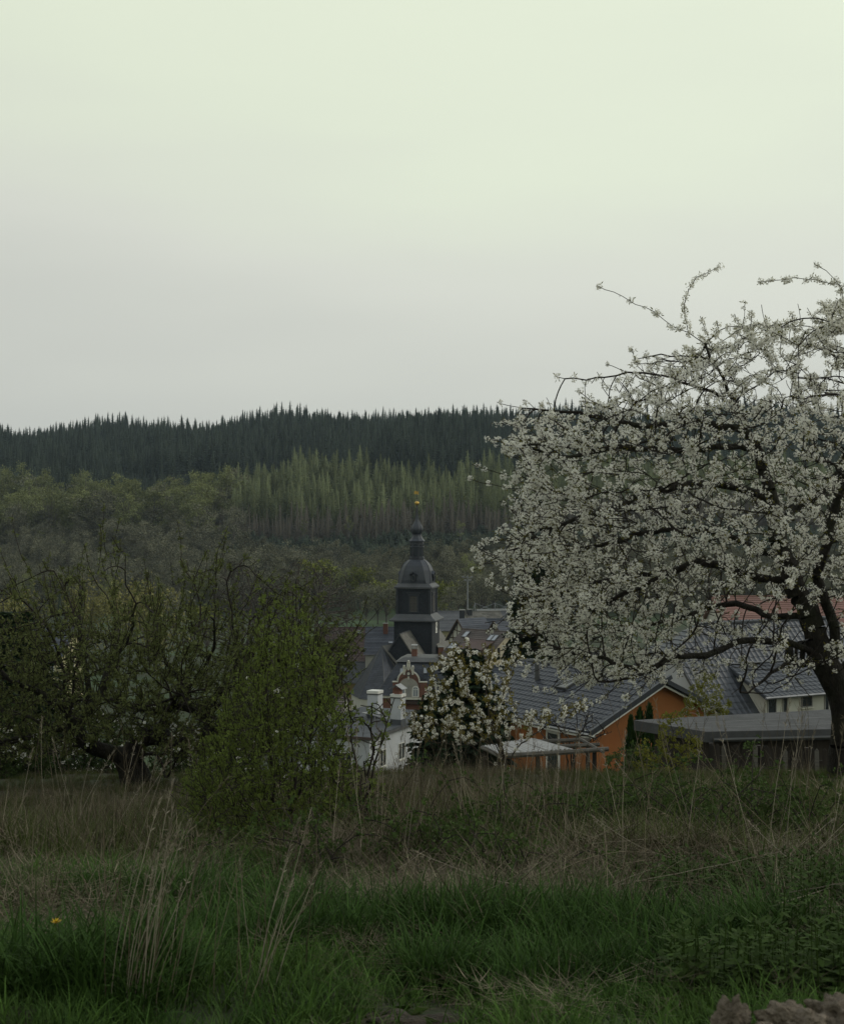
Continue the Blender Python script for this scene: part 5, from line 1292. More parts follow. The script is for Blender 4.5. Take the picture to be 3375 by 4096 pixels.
        def ring(c, t, r):
            ref = np.array([.31, .22, .925]); ref2 = np.array([.9, -.4, .1])
            u = np.cross(np.broadcast_to(ref, t.shape), t); bad = np.linalg.norm(u, axis=1) < .25; u[bad] = np.cross(ref2, t[bad]); u /= np.linalg.norm(u, axis=1)[:, None]; w = np.cross(t, u)
            return c[:, None] + r[:, None, None] * (np.cos(a)[None, :, None] * u[:, None] + np.sin(a)[None, :, None] * w[:, None])
        tr = dd[idx]; ismain = s.main[par] == idx
        tp = np.where(ismain[:, None], dd[par], d); rp = np.where(ismain, R_[par], np.minimum(R_[idx] * 1.15, R_[par]))
        # keep both rings of an edge in one frame
        r1 = ring(P_[idx], d, R_[idx]); r0 = ring(P_[par], d, rp)
        n = len(idx); V = np.concatenate([r0, r1], 1).reshape(-1, 3); o = np.arange(n)[:, None] * 2 * k; j = np.arange(k)[None]; j2 = (j + 1) % k
        f = np.stack([o + j, o + j2, o + k + j2, o + k + j], -1).reshape(-1, 4)
        b.add(V, f); return b

def rand_rot(n): return rng.uniform(0, 6.283, (n, 3))

def flower_cluster(seed, nf=9, R=.042, leaves=5, petal_m=0, leaf_m=1, heart_m=2, fr=.0165):
    g = np.random.default_rng(seed); b = MB(); C, U, W = [], [], []; hc, hu, hw = [], [], []
    for i in range(nf):
        n = g.normal(0, 1, 3); n /= np.linalg.norm(n); c = n * R * g.uniform(.6, 1.15)
        n = n + g.normal(0, .35, 3); n /= np.linalg.norm(n); u = np.cross(n, g.normal(0, 1, 3)); u /= np.linalg.norm(u); w = np.cross(n, u)
        for k in range(5):
            a = k * 1.2566 + g.uniform(-.15, .15); d = math.cos(a) * u + math.sin(a) * w + n * g.uniform(.15, .55); d /= np.linalg.norm(d); e = np.cross(n, d); e /= np.linalg.norm(e)
            C.append(c + d * fr * .58); U.append(d * fr * .55); W.append(e * fr * .72)
        hc.append(c + n * .003); hu.append(u * .0035); hw.append(w * .005)
    quads(b, C, U, W, petal_m); quads(b, hc, hu, hw, heart_m)
    C, U, W = [], [], []
    for i in range(leaves):
        n = g.normal(0, 1, 3); n[2] = abs(n[2]); n /= np.linalg.norm(n); e = np.cross(n, g.normal(0, 1, 3)); e /= np.linalg.norm(e); l = g.uniform(.013, .026)
        C.append(n * (R * .8 + l)); U.append(n * l); W.append(e * l * .5)
    if leaves: quads(b, C, U, W, leaf_m)
    b.tube([(0, 0, -.02), (0, 0, .012)], .004, 3, mat=leaf_m, cap=False)
    return b
def leaf_cluster(seed, n=5, l=.022, spread=.02, up=.4, w=.45):
    g = np.random.default_rng(seed); b = MB(); C, U, W = [], [], []
    for i in range(n):
        d = g.normal(0, 1, 3); d[2] = abs(d[2]) * up + .2; d /= np.linalg.norm(d); e = np.cross(d, g.normal(0, 1, 3)); e /= np.linalg.norm(e); ll = l * g.uniform(.6, 1.25); c = g.normal(0, spread * .4, 3)
        m_ = np.cross(d, e)
        C.append(c + d * ll); U.append(d * ll); W.append(e * ll * w)
    C, U, W = np.array(C), np.array(U), np.array(W); k = len(C)
    # two halves folded along the midrib
    nn = np.cross(U, W); nn /= np.linalg.norm(nn, axis=1)[:, None]; h = np.linalg.norm(W, axis=1)[:, None] * .35
    base = C - U; tip = C + U - nn * h * .5; l1 = C + W + nn * h; l2 = C - W + nn * h
    V = np.stack([base, l1, tip, l2], 1).reshape(-1, 3); i = np.arange(k)[:, None] * 4
    b.add(V, np.vstack([np.hstack([i, i + 1, i + 2]), np.hstack([i, i + 2, i + 3])]))
    return b

def limbs_and_twigs(T, root, trunk_sel, limb_names, bark, twig_m, base, rsplit=.016):
    """trunk, each main limb and the twigs as parts; T's positions are world, base is the thing's own place"""
    T.P = T.P - base
    LB = np.array(T.limb)
    T.mesh(LB == 0, 9).build('trunk', bark, root, smooth=True)
    for l in sorted(set(LB.tolist()) - {0}):
        s = (LB == l) & (T.R > rsplit)
        if s.sum() > 4: T.mesh(s, 7).build('limb', bark, root, smooth=True)
    tw = T.mesh((LB > 0) & (T.R <= rsplit), 4).build('twigs', twig_m, root); tw['kind'] = 'stuff'
def twig_spots(T, rmax, per, jit=.02, extra_tip=2, boost=None):
    idx = np.where((T.R <= rmax) & (T.PAR >= 0))[0]
    ln = np.linalg.norm(T.P[idx] - T.P[T.PAR[idx]], axis=1) / .08
    n = rng.poisson(per * ln * (1 if boost is None else boost(T.P[idx]))); n[T.tip[idx]] += extra_tip
    e = np.repeat(idx, n); t = rng.uniform(0, 1, len(e))[:, None]
    p = T.P[e] * t + T.P[T.PAR[e]] * (1 - t)
    d = T.P[e] - T.P[T.PAR[e]]; d /= np.linalg.norm(d, axis=1)[:, None] + 1e-9
    s = np.cross(d, rng.normal(0, 1, (len(e), 3))); s /= np.linalg.norm(s, axis=1)[:, None] + 1e-9
    return p + s * rng.uniform(.3, 1, (len(e), 1)) * jit, d, s, e

# ------------------------------------------------------------------ the old cherry in full blossom on the right
def cherry():
    D = 18.0; gx = (3385 - 1687.5) / FPX * D; base = np.array([gx, D, float(ground(gx, D))])
    root = thing('cherry_tree', 'large old cherry tree in full white blossom at the right edge of the meadow', 'tree', base)
    T = Tree()
    def W(L, o0=0.0, o1=None):
        o1 = o0 if o1 is None else o1; n = len(L)
        return [P(x, y, D + o0 + (o1 - o0) * i / max(1, n - 1)) for i, (x, y) in enumerate(L)]
    T.limb_line([base - [0, 0, .2], base + [-.02, 0, .4]] + W([(3384, 2880), (3362, 2770), (3320, 2690), (3285, 2630)], 0, 0), 0, parent=-1, wob=.006)
    A = T.limb_line(W([(3285, 2630), (3175, 2579), (3032, 2564), (2928, 2574), (2857, 2612), (2779, 2625), (2700, 2621), (2637, 2658), (2559, 2700), (2485, 2718), (2398, 2722)], 0, -1.6), 1)
    C = T.limb_line(W([(3290, 2600), (3241, 2470), (3198, 2375), (3165, 2318), (3141, 2242), (3108, 2166), (3094, 2057), (3080, 1960), (3051, 1888), (3022, 1791), (2984, 1715), (2937, 1610), (2893, 1514), (2842, 1433), (2809, 1375), (2754, 1334), (2688, 1294), (2577, 1235), (2489, 1191), (2385, 1143)], 0, .5), 2)
    B = T.limb_line(W([(3350, 2680), (3336, 2507), (3288, 2375), (3265, 2303), (3303, 2185), (3360, 1928), (3400, 1750), (3420, 1500), (3390, 1250), (3340, 1120), (3262, 1058)], 0, -.7), 3)
    T.limb_line(W([(2748, 1325), (2735, 1220), (2750, 1162), (2783, 1110), (2876, 1066)], .45, .2), 2)
    T.limb_line(W([(2809, 1375), (2878, 1323), (2967, 1301), (3091, 1301), (3200, 1316)], .45, .9), 2)
    T.limb_line(W([(2842, 1430), (2761, 1422), (2643, 1422), (2530, 1440)], .4, -.2), 2)
    T.limb_line(W([(2920, 1591), (2820, 1558), (2717, 1529), (2614, 1499), (2511, 1488), (2423, 1507), (2300, 1515), (2216, 1508)], .3, -.5), 4)
    T.limb_line(W([(2984, 1720), (2800, 1690), (2660, 1700), (2540, 1697), (2416, 1676), (2320, 1654), (2137, 1639), (2058, 1632)], .3, 1.2), 4)
    T.limb_line(W([(3080, 2004), (3003, 1965), (2858, 1936), (2713, 1946), (2569, 1984), (2424, 2042), (2200, 2110), (2075, 2140)], .2, -1.2), 5)
    T.limb_line(W([(3165, 2325), (3030, 2310), (2885, 2261), (2795, 2251), (2700, 2280), (2550, 2350), (2400, 2420), (2250, 2480), (2150, 2500)], 0, 1.3), 6)
    T.limb_line(W([(3100, 2100), (3165, 2038), (3236, 2004), (3303, 1947), (3400, 1840), (3550, 1700), (3650, 1500)], .2, 1.2), 7)
    T.limb_line(W([(3300, 2660), (3241, 2655), (3146, 2655), (3080, 2693), (3023, 2750), (2956, 2778)], -.05, -1.2), 8)
    T.limb_line(W([(3200, 2480), (3090, 2470), (3032, 2440), (2947, 2413), (2850, 2430), (2700, 2480), (2500, 2520), (2350, 2560)], 0, 1.8), 9)
    T.limb_line(W([(3360, 2700), (3480, 2500), (3600, 2300), (3750, 2150), (3950, 2050)], 0, .8), 10)
    T.limb_line(W([(3400, 1760), (3500, 1500), (3480, 1300), (3440, 1180), (3300, 1130), (3180, 1112), (3030, 1130)], -.3, -.2), 3)
    T.limb_line(W([(3141, 2242), (3000, 2180), (2850, 2130), (2650, 2120), (2450, 2170), (2250, 2200), (2060, 2190), (1965, 2225)], .1, .4), 11)
    T.limb_line(W([(2560, 2700), (2420, 2640), (2280, 2610), (2150, 2560)], -1.2, -1.0), 1)
    T.limb_line(W([(2700, 2280), (2500, 2300), (2300, 2360), (2180, 2400), (2090, 2420)], 1.0, .2), 6)
    T.limb_line(W([(2424, 2042), (2300, 1990), (2180, 1960), (2080, 1900)], -.9, -1.0), 5)
    T.limb_line(W([(3022, 1791), (2850, 1790), (2650, 1800), (2450, 1790), (2250, 1830), (2130, 1790), (2075, 1778)], .2, -1.5), 4)
    # attractors: the crown's outline in the photograph given depth
    sil = [(1960, 2230), (2060, 2130), (2075, 2040), (2130, 2000), (2110, 1930), (2070, 1790), (2170, 1730), (2320, 1680), (2430, 1580), (2560, 1480), (2680, 1415), (2790, 1370),
           (2850, 1370), (2900, 1290), (3050, 1270), (3200, 1290), (3300, 1200), (3420, 1150), (3700, 1250), (4100, 1700), (4250, 2200), (4000, 2600), (3600, 2700), (3450, 2620), (3330, 2700), (3150, 2720), (2980, 2700), (2800, 2690), (2640, 2740), (2520, 2760), (2330, 2720),
           (2200, 2660), (2150, 2560), (2090, 2450), (2100, 2380), (2080, 2290)]
    q = np.stack([rng.uniform(1950, 4260, 24000), rng.uniform(1140, 2770, 24000)], 1); q = q[inside(sil, q)]
    # lower right, round the trunk, the crown is open
    keep = np.ones(len(q)); low = (q[:, 1] > 2380) & (q[:, 0] > 2650); keep[low] = .38; keep[q[:, 0] > 3450] = .45
    keep[(q[:, 1] < 1560)] *= .65
    q = q[rng.random(len(q)) < keep][:6200]
    rx = (q[:, 0] - 3200) / 1350.0; ry = (q[:, 1] - 2000) / 950.0
    dep = 2.7 * np.sqrt(np.clip(1 - rx ** 2 * .8 - ry ** 2 * .5, .06, 1))
    at = np.array([P(x, y, D + o) for (x, y), o in zip(q, rng.uniform(-1, 1, len(q)) * dep)])
    T.grow(at, step=.10, infl=1.0, kill=.16, iters=80, up=.02, jit=.18, cap=17000, frozen=lambda n: n[:, 2] > P(0, 1330, D)[2])
    def okc(q):
        px, py = 1687.5 + FPX * q[0] / q[1], 2048 - FPX * q[2] / q[1]
        return bool(inside(sil, np.array([[px, py]]))[0]) or (py > 1600 and rng.random() < .8) or (py > 1080 and rng.random() < (.42 if px < 2950 else .22))
    T.shoots(2400, .16, .42, P(3380, 2250, D), .06, .8, .45, ok=okc)
    T.shoots(420, .14, .36, P(3380, 2250, D), .0, .8, .5, sel=lambda A: A[:, 0] < P(2420, 0, D)[0], ok=okc)
    T.shoots(300, .45, .85, P(3420, 2300, D), .02, 1.1, .22, sel=lambda A: np.linalg.norm((A - P(3380, 2150, D)) * [1, .6, 1.1], axis=1) > 2.6, ok=okc)
    T.finish(.0030, .19, 1.78)
    # the trunk and lower limbs are thicker than the pipe rule gives
    LB = np.array(T.limb); T.R[LB == 0] = np.interp(T.P[LB == 0][:, 2] - base[2], [0, .5, 1.6], [.24, .19, .17])
    limbs_and_twigs(T, root, None, None, M['bark_dark'], M['bark_twig'], base, rsplit=.014)
    mats = [M['petal'], M['bract'], M['petal_heart']]
    ms = [flower_cluster(100 + i, nf=[17, 20, 13, 18, 15, 22, 11][i], R=[.036, .041, .030, .039, .033, .044, .027][i], leaves=[4, 5, 4, 6, 3, 5, 5][i], fr=.0128).data('blossom_cluster', mats) for i in range(7)]
    p, d, s, e = twig_spots(T, .0115, .30, .028, 1, boost=lambda p: np.where(p[:, 2] + base[2] > P(0, 1400, D)[2], 4.5, np.where(p[:, 0] + base[0] < P(2330, 0, D)[0], 1.7, 1.0)))
    # barer inside and low round the trunk
    pz = p + base; pxl = 1687.5 + FPX * pz[:, 0] / pz[:, 1]; pyl = 2048 - FPX * pz[:, 2] / pz[:, 1]
    dens = .5 + .5 * np.sin(pz[:, 0] * 4.1 + 2 * np.sin(pz[:, 2] * 3.3)) * np.sin(pz[:, 2] * 4.7 + 1.5 * np.sin(pz[:, 1] * 3.1)); thin = rng.random(len(p)) > .40 + .80 * dens; p, pxl, pyl = p[~thin], pxl[~thin], pyl[~thin]
    drop = (pyl > 2350) & (pxl > 2800) & (rng.random(len(p)) < .45); p, pxl, pyl = p[~drop], pxl[~drop], pyl[~drop]
    print('cherry nodes', len(T.P), 'clusters', len(p))
    rot = rand_rot(len(p)); sc_ = rng.uniform(.75, 1.3, len(p))
    dist = np.linalg.norm(p + base, axis=1) + np.where((pxl < 0) | (pxl > 3375), 99, 0); o_ = np.argsort(dist - sc_ * .5)
    for k in o_[:300]:
        o = link('blossom_cluster', ms[k % 7], root); o.location = p[k]; o.rotation_euler = rot[k]; o.scale = (sc_[k],) * 3
    r = o_[300:]
    scatter('blossoms', None, variants('blossom_source', ms), 7, p[r], rot[r], sc_[r], root)
    lf = [leaf_cluster(140 + i, 4, .017, .012).data('bud_leaves', M['bract']) for i in range(3)]
    p2, d2, s2, e2 = twig_spots(T, .006, .16, .012, 0)
    scatter('young_leaves', None, variants('bract_source', lf), 3, p2, rand_rot(len(p2)), rng.uniform(.7, 1.3, len(p2)), root)
cherry()

# ------------------------------------------------------------------ the gnarled fruit tree on the left, just in leaf
def apple():
    D = 16.0; bx = (552 - 1687.5) / FPX * D; base = np.array([bx, D, float(ground(bx, D))])
    root = thing('fruit_tree', 'gnarled old fruit tree with twisted forked trunk and tiny grey green leaves', 'tree', base)
    T = Tree()
    def W(L, o0=0.0, o1=None):
        o1 = o0 if o1 is None else o1; n = len(L)
        return [P(x, y, D + o0 + (o1 - o0) * i / max(1, n - 1)) for i, (x, y) in enumerate(L)]
    T.limb_line([base - [0, 0, .2]] + W([(553, 3190), (545, 3130), (522, 3060), (510, 3035)]), 0, parent=-1, wob=.006)
    T.limb_line(W([(510, 3035), (460, 3012), (400, 3005), (360, 2985), (322, 2945), (300, 2900)], 0, -.3), 1)
    T.limb_line(W([(305, 2905), (277, 2867), (247, 2822), (200, 2795), (150, 2769), (75, 2739), (0, 2690), (-120, 2650), (-220, 2560)], -.3, -.9), 1)
    T.limb_line(W([(312, 2895), (360, 2837), (400, 2780), (420, 2730), (450, 2650), (458, 2515), (442, 2417), (397, 2342), (352, 2270)], -.3, .3), 2)
    T.limb_line(W([(522, 3060), (535, 2985), (565, 2955), (600, 2949), (637, 2940), (674, 2975), (719, 2985), (757, 2968), (815, 2940), (861, 2915), (846, 2874), (809, 2837), (749, 2822), (700, 2830), (640, 2850), (560, 2835), (488, 2815)], 0, .5), 3)
    T.limb_line(W([(861, 2915), (950, 2890), (1040, 2850), (1130, 2840), (1250, 2790), (1350, 2740)], .3, .9), 4)
    T.limb_line(W([(809, 2837), (860, 2790), (906, 2750), (980, 2725), (1034, 2705), (1060, 2660), (1150, 2630), (1300, 2610)], .3, -.2), 4)
    T.limb_line(W([(760, 2825), (757, 2754), (689, 2687), (652, 2604), (629, 2515), (600, 2400), (590, 2300)], .4, .7), 5)
    T.limb_line(W([(757, 2754), (800, 2690), (850, 2600), (860, 2480), (865, 2350), (868, 2215)], .4, -.2), 5)
    T.limb_line(W([(530, 3070), (580, 3010), (620, 3020), (650, 3060), (655, 3110)], -.1, -.4), 3)
    T.limb_line(W([(637, 2940), (650, 2880), (680, 2850), (700, 2800)], .1, -.5), 6)
    T.limb_line(W([(322, 2945), (250, 2920), (150, 2930), (50, 2960), (-80, 2950)], -.2, -1.0), 7)
    T.limb_line(W([(277, 2867), (300, 2700), (330, 2560), (290, 2430), (270, 2380), (215, 2290)], -.4, -.1), 8)
    T.limb_line(W([(277, 2860), (250, 2650), (190, 2510), (100, 2410), (20, 2365)], -.4, -.8), 8)
    T.limb_line(W([(360, 2837), (340, 2650), (320, 2500), (330, 2380), (315, 2320)], -.3, .5), 2)
    T.limb_line(W([(980, 2725), (1000, 2600), (1010, 2480), (1100, 2400), (1180, 2350)], .2, .6), 4)
    T.limb_line(W([(689, 2687), (780, 2560), (800, 2420), (770, 2330), (720, 2235)], .5, 1.0), 5)
    T.limb_line(W([(450, 2650), (520, 2540), (540, 2420), (500, 2330), (505, 2225)], 0, -.4), 2)
    T.limb_line(W([(846, 2874), (920, 2760), (950, 2600), (930, 2450), (905, 2330), (960, 2260)], .4, 0), 6)
    sil = [(-260, 2500), (-100, 2420), (60, 2340), (200, 2300), (340, 2280), (500, 2260), (620, 2310), (740, 2260), (870, 2230), (960, 2290), (1060, 2330), (1180, 2370), (1300, 2440), (1420, 2540), (1420, 2700), (1330, 2840), (1180, 2960), (980, 3010), (800, 3060), (640, 3040), (430, 2960), (300, 3040), (60, 3060), (-200, 2980)]
    q = np.stack([rng.uniform(-260, 1430, 16000), rng.uniform(2230, 3060, 16000)], 1); q = q[inside(sil, q)]
    keep = np.clip((q[:, 1] - 2440) / 420, .035, 1); q = q[rng.random(len(q)) < keep][:5600]
    dep = 1.7 * np.sqrt(np.clip(1 - ((q[:, 0] - 560) / 900) ** 2 * .7 - ((q[:, 1] - 2700) / 480) ** 2 * .4, .1, 1))
    at = np.array([P(x, y, D + o) for (x, y), o in zip(q, rng.uniform(-1, 1, len(q)) * dep)])
    T.grow(at, step=.08, infl=.8, kill=.115, iters=90, up=.16, jit=.16, cap=17000)
    T.shoots(1700, .12, .36, P(560, 3050, D), .75, .5, .35, step=.06)
    T.shoots(230, .3, .8, P(560, 3200, D), .45, 1.0, .25, sel=lambda A: A[:, 2] > P(0, 2720, D)[2], step=.07)
    T.finish(.0024, .15, 1.72)
    LB = np.array(T.limb); T.R[LB == 0] = np.interp(T.P[LB == 0][:, 2] - base[2], [0, .25, .5], [.21, .16, .14])
    m_ = (LB == 3) | (LB == 1); T.R[m_] = np.maximum(T.R[m_], np.where(T.W[m_] > 60, .05, 0))
    limbs_and_twigs(T, root, None, None, M['bark_dark'], M['bark_twig'], base, rsplit=.012)
    ms = [leaf_cluster(160 + i, 5, .0185, .016).data('leaf_cluster', M['leaf_apple']) for i in range(6)]
    p, d, s, e = twig_spots(T, .0075, 1.5, .02, 1)
    print('apple nodes', len(T.P), 'leaves', len(p))
    scatter('leaves', None, variants('apple_leaf_source', ms), 6, p, rand_rot(len(p)) * [.3, .3, 1], rng.uniform(.7, 1.35, len(p)), root)
    fl = [flower_cluster(170 + i, nf=3, R=.02, leaves=0).data('blossom_cluster', [M['petal'], M['bract'], M['petal_heart']]) for i in range(3)]
    pw = p + base; low = np.where((pw[:, 2] < P(0, 2860, D)[2]) & (rng.random(len(p)) < .05))[0]
    scatter('blossoms', None, variants('apple_blossom_source', fl), 3, p[low], rand_rot(len(low)), rng.uniform(.8, 1.5, len(low)), root)
apple()

# ------------------------------------------------------------------ leafy shrubs and young trees between them
def shrub(name, label, cat, px, D, stems, sil, nat, leaf_m, bark, leafsize=.02, per=1.0, rbase=.028, depth=.8, kill=.12, step=.08, flowers=0, clus=None, up=.22, bias=None, leaves=5, rtip=.0028, fl_per=.5, leafmax=.007, width=.45, nshoot=0):
    bx = (px - 1687.5) / FPX * D; base = np.array([bx, D, float(ground(bx, D))])
    root = thing(name, label, cat, base); T = Tree(); first = None
    T.limb_line([base - [0, 0, .15], base + [0, 0, .10]], 0, parent=-1)
    for i, st in enumerate(stems):
        o = rng.uniform(-.35, .35) * depth
        b0 = base + [rng.uniform(-.12, .12), rng.uniform(-.12, .12), 0]
        pts = [b0] + [P(x, y, D + o * (k + 1) / len(st)) for k, (x, y) in enumerate(st)]
        T.limb_line(pts, i + 1, parent=0)
    q = np.array(sil, float); x0, y0 = q.min(0); x1, y1 = q.max(0)
    s = np.stack([rng.uniform(x0, x1, nat * 4), rng.uniform(y0, y1, nat * 4)], 1); s = s[inside(sil, s)]
    if bias: s = s[rng.random(len(s)) < bias(s[:, 0], s[:, 1])]
    s = s[:nat]
    at = np.array([P(x, y, D + o) for (x, y), o in zip(s, rng.uniform(-1, 1, len(s)) * depth)])
    T.grow(at, step=step, infl=.8, kill=kill, iters=70, up=up, jit=.25, cap=12000)
    if nshoot: T.shoots(nshoot, .1, .35, base + [0, 0, .3], .8, .5, .35, step=.05 if D < 20 else .08)
    T.finish(rtip, rbase, 1.85); T.P = T.P - base; LB = np.array(T.limb)
    rs = min(max(.008, rtip * 2.6), rbase * .45)
    T.mesh(T.R > rs, 5).build('stems', bark, root, smooth=True)
    tw = T.mesh(T.R <= rs, 3).build('twigs', bark, root); tw['kind'] = 'stuff'
    if per:
        ms = [leaf_cluster(200 + len(name) + i, leaves, leafsize, leafsize, w=width).data('leaf_cluster', leaf_m) for i in range(5)]
        p, d, sd_, e = twig_spots(T, max(leafmax, rtip * 2.3), per, .02, 1)
        scatter('leaves', None, variants(name + '_leaf_source', ms), 5, p, rand_rot(len(p)) * [.4, .4, 1], rng.uniform(.65, 1.35, len(p)), root)
    if flowers:
        fl = [flower_cluster(220 + i, nf=flowers, R=.03, leaves=1).data('blossom_cluster', [M['petal'], leaf_m, M['petal_heart']]) for i in range(5)]
        p, d, sd_, e = twig_spots(T, max(.008, rtip * 2.6), fl_per, .02, 0)
        w = p + base; ord_ = np.argsort(w[:, 1]); n_ = 300 if fl_per > .3 else 60
        for k in ord_[:n_]:
            o = link('blossom_cluster', fl[k % 5], root); o.location = p[k]; o.rotation_euler = rng.uniform(0, 6, 3); s_ = rng.uniform(.8, 1.3); o.scale = (s_,) * 3
        r = ord_[n_:]
        if len(r): scatter('blossoms', None, variants(name + '_blossom_source', fl), 5, p[r], rand_rot(len(r)), rng.uniform(.8, 1.3, len(r)), root)
    return root
shrub('plum_bush', 'big bright green wild plum bush in the middle of the meadow edge', 'bush', 1170, 10.9,
      [[(1180, 3200), (1160, 2900), (1175, 2650), (1190, 2380)], [(1120, 3250), (1080, 2950), (1075, 2700), (1062, 2440)], [(1090, 3350), (950, 3150), (860, 3000)], [(1250, 3300), (1330, 3100), (1380, 2900), (1370, 2720)],
       [(1060, 3400), (900, 3300), (800, 3190)], [(1000, 3420), (860, 3360), (770, 3300)], [(1290, 3400), (1400, 3260), (1440, 3120)], [(1120, 3350), (980, 3150), (900, 2930)], [(1200, 3150), (1260, 2900), (1290, 2720)], [(1150, 3150), (1020, 2900), (960, 2760)], [(1260, 3400), (1400, 3300)]],
      [(1190, 2375), (1230, 2520), (1260, 2620), (1310, 2660), (1350, 2720), (1370, 2900), (1370, 3100), (1440, 3250), (1440, 3420), (1200, 3480), (950, 3440), (830, 3330), (760, 3200), (800, 3080), (900, 2960), (880, 2850), (980, 2740), (1020, 2600), (1055, 2440), (1085, 2440), (1110, 2600), (1160, 2560)],
      4600, M['leaf_shrub'], M['bark_twig'], .0125, 1.0, .030, .95, kill=.085, step=.065, flowers=3, fl_per=.0018, nshoot=1700, rtip=.0022, bias=lambda x, y: np.clip((y - 2420) / 620, .12, 1))
shrub('plum_sapling', 'thin dark stemmed sapling with sparse leaves right of the green bush', 'sapling', 1455, 10.3,
      [[(1445, 3240), (1430, 3050), (1400, 2900), (1392, 2780)], [(1480, 3150), (1520, 2980), (1570, 2820)], [(1470, 3100), (1500, 3000), (1480, 2860)], [(1440, 3250), (1360, 3150), (1290, 3060)]],
      [(1380, 2800), (1420, 2800), (1480, 2850), (1560, 2820), (1580, 2860), (1560, 3000), (1500, 3200), (1400, 3200), (1300, 3080), (1380, 2980)], 420, M['leaf_shrub'], M['bark_twig'], .013, .6, .016, .4, kill=.10, step=.07)
shrub('bird_cherry', 'young white flowering cherry with bronze leaves in front of the dark spruce', 'tree', 2052, 27.5,
      [[(2050, 3180), (2020, 3040), (1965, 2900), (1945, 2750), (1960, 2620)], [(1950, 3040), (1850, 2960), (1750, 2900), (1640, 2850)], [(2010, 3000), (1900, 2860), (1800, 2790), (1730, 2720)], [(1990, 2960), (1880, 2800), (1830, 2700), (1805, 2630)],
       [(2050, 3020), (2150, 2930), (2250, 2860), (2330, 2840)], [(1970, 2900), (2010, 2790), (2045, 2690), (2080, 2640)], [(1980, 2980), (1840, 2980), (1700, 2960), (1660, 2920)]],
      [(1800, 2610), (1830, 2560), (1850, 2620), (1920, 2590), (1940, 2640), (2000, 2660), (2060, 2620), (2085, 2660), (2050, 2750), (2090, 2850), (2230, 2830), (2320, 2820), (2310, 2870), (2180, 2930), (2060, 2940), (1920, 2960), (1760, 2990), (1660, 2950), (1610, 2850), (1680, 2830), (1720, 2720), (1680, 2690), (1760, 2660)],
      1100, M['leaf_bronze'], M['bark_young'], .030, .40, .035, .8, kill=.19, step=.11, flowers=10, fl_per=.42, bias=None, leaves=4, nshoot=300)
shrub('bare_shrub', 'bare dark twiggy shrub with scattered white blossom before the orange house', 'bush', 2290, 46.0,
      [[(2280, 2990), (2250, 2930), (2200, 2880)], [(2300, 2980), (2330, 2920), (2350, 2870)], [(2300, 2970), (2380, 2950), (2430, 2930)], [(2260, 2990), (2190, 2960), (2160, 2930)]],
      [(2150, 2900), (2220, 2850), (2300, 2840), (2360, 2810), (2400, 2880), (2450, 2940), (2400, 2970), (2280, 2990), (2160, 2970)], 700, M['leaf_bronze'], M['bark_twig'], .02, 0, .06, .9, kill=.22, step=.13, flowers=5, fl_per=.035, rtip=.005)
shrub('yellow_bush', 'tall yellow green leafy bush beside the flat roofed shed', 'bush', 2700, 28.0,
      [[(2700, 3050), (2690, 2960), (2680, 2870)], [(2680, 3060), (2640, 2970), (2640, 2890)], [(2720, 3060), (2730, 2980), (2720, 2920)], [(2660, 3070), (2600, 3020), (2570, 2980)], [(2730, 3080), (2790, 3030), (2800, 2980)]],
      [(2660, 2860), (2700, 2850), (2740, 2900), (2760, 2960), (2820, 2960), (2780, 3060), (2740, 3120), (2600, 3120), (2530, 3080), (2550, 2990), (2620, 2960), (2630, 2880)], 900, M['leaf_yellow'], M['bark_young'], .032, .7, .03, .7, kill=.15, step=.10)
shrub('hedge_bush', 'low olive green bush behind the dry stalks below the thuja', 'bush', 2540, 31.0,
      [[(2540, 3050), (2530, 3000)], [(2500, 3070), (2470, 3030)], [(2580, 3060), (2600, 3010)]],
      [(2440, 3010), (2530, 2980), (2640, 3000), (2680, 3080), (2640, 3160), (2440, 3150), (2400, 3080)], 700, M['leaf_bramble'], M['bark_young'], .030, 1.0, .03, .7, kill=.15, step=.10)
shrub('birch_sapling', 'small yellow green birch between orange house and white house', 'tree', 2815, 55.0,
      [[(2815, 2900), (2818, 2780), (2822, 2690)], [(2800, 2880), (2750, 2820)], [(2820, 2870), (2880, 2830)]],
      [(2810, 2690), (2850, 2700), (2890, 2770), (2925, 2840), (2900, 2900), (2760, 2920), (2700, 2880), (2740, 2800), (2770, 2730)], 900, M['leaf_yellow'], M['birch_bark'], .045, .8, .05, .9, kill=.22, step=.14, rtip=.005, leafmax=.02)
shrub('edge_bush', 'yellow green leafy twigs of a bush reaching in at the left edge', 'bush', -190, 7.6,
      [[(-150, 3900), (-60, 3780), (10, 3700), (90, 3620)], [(-150, 3950), (-50, 3880), (40, 3800)], [(-160, 4000), (-60, 3980), (20, 3960)], [(-150, 3980), (-60, 4000), (60, 3985)], [(-150, 3850), (-100, 3700), (-60, 3600)]],
      [(-250, 3600), (-60, 3560), (60, 3600), (120, 3600), (100, 3680), (60, 3720), (90, 3780), (40, 3850), (50, 3940), (110, 3980), (40, 4010), (-100, 4060), (-260, 4040)], 900, M['leaf_yellow'], M['bark_young'], .013, .9, .012, .35, kill=.05, step=.035, rtip=.0015, leafmax=.005)

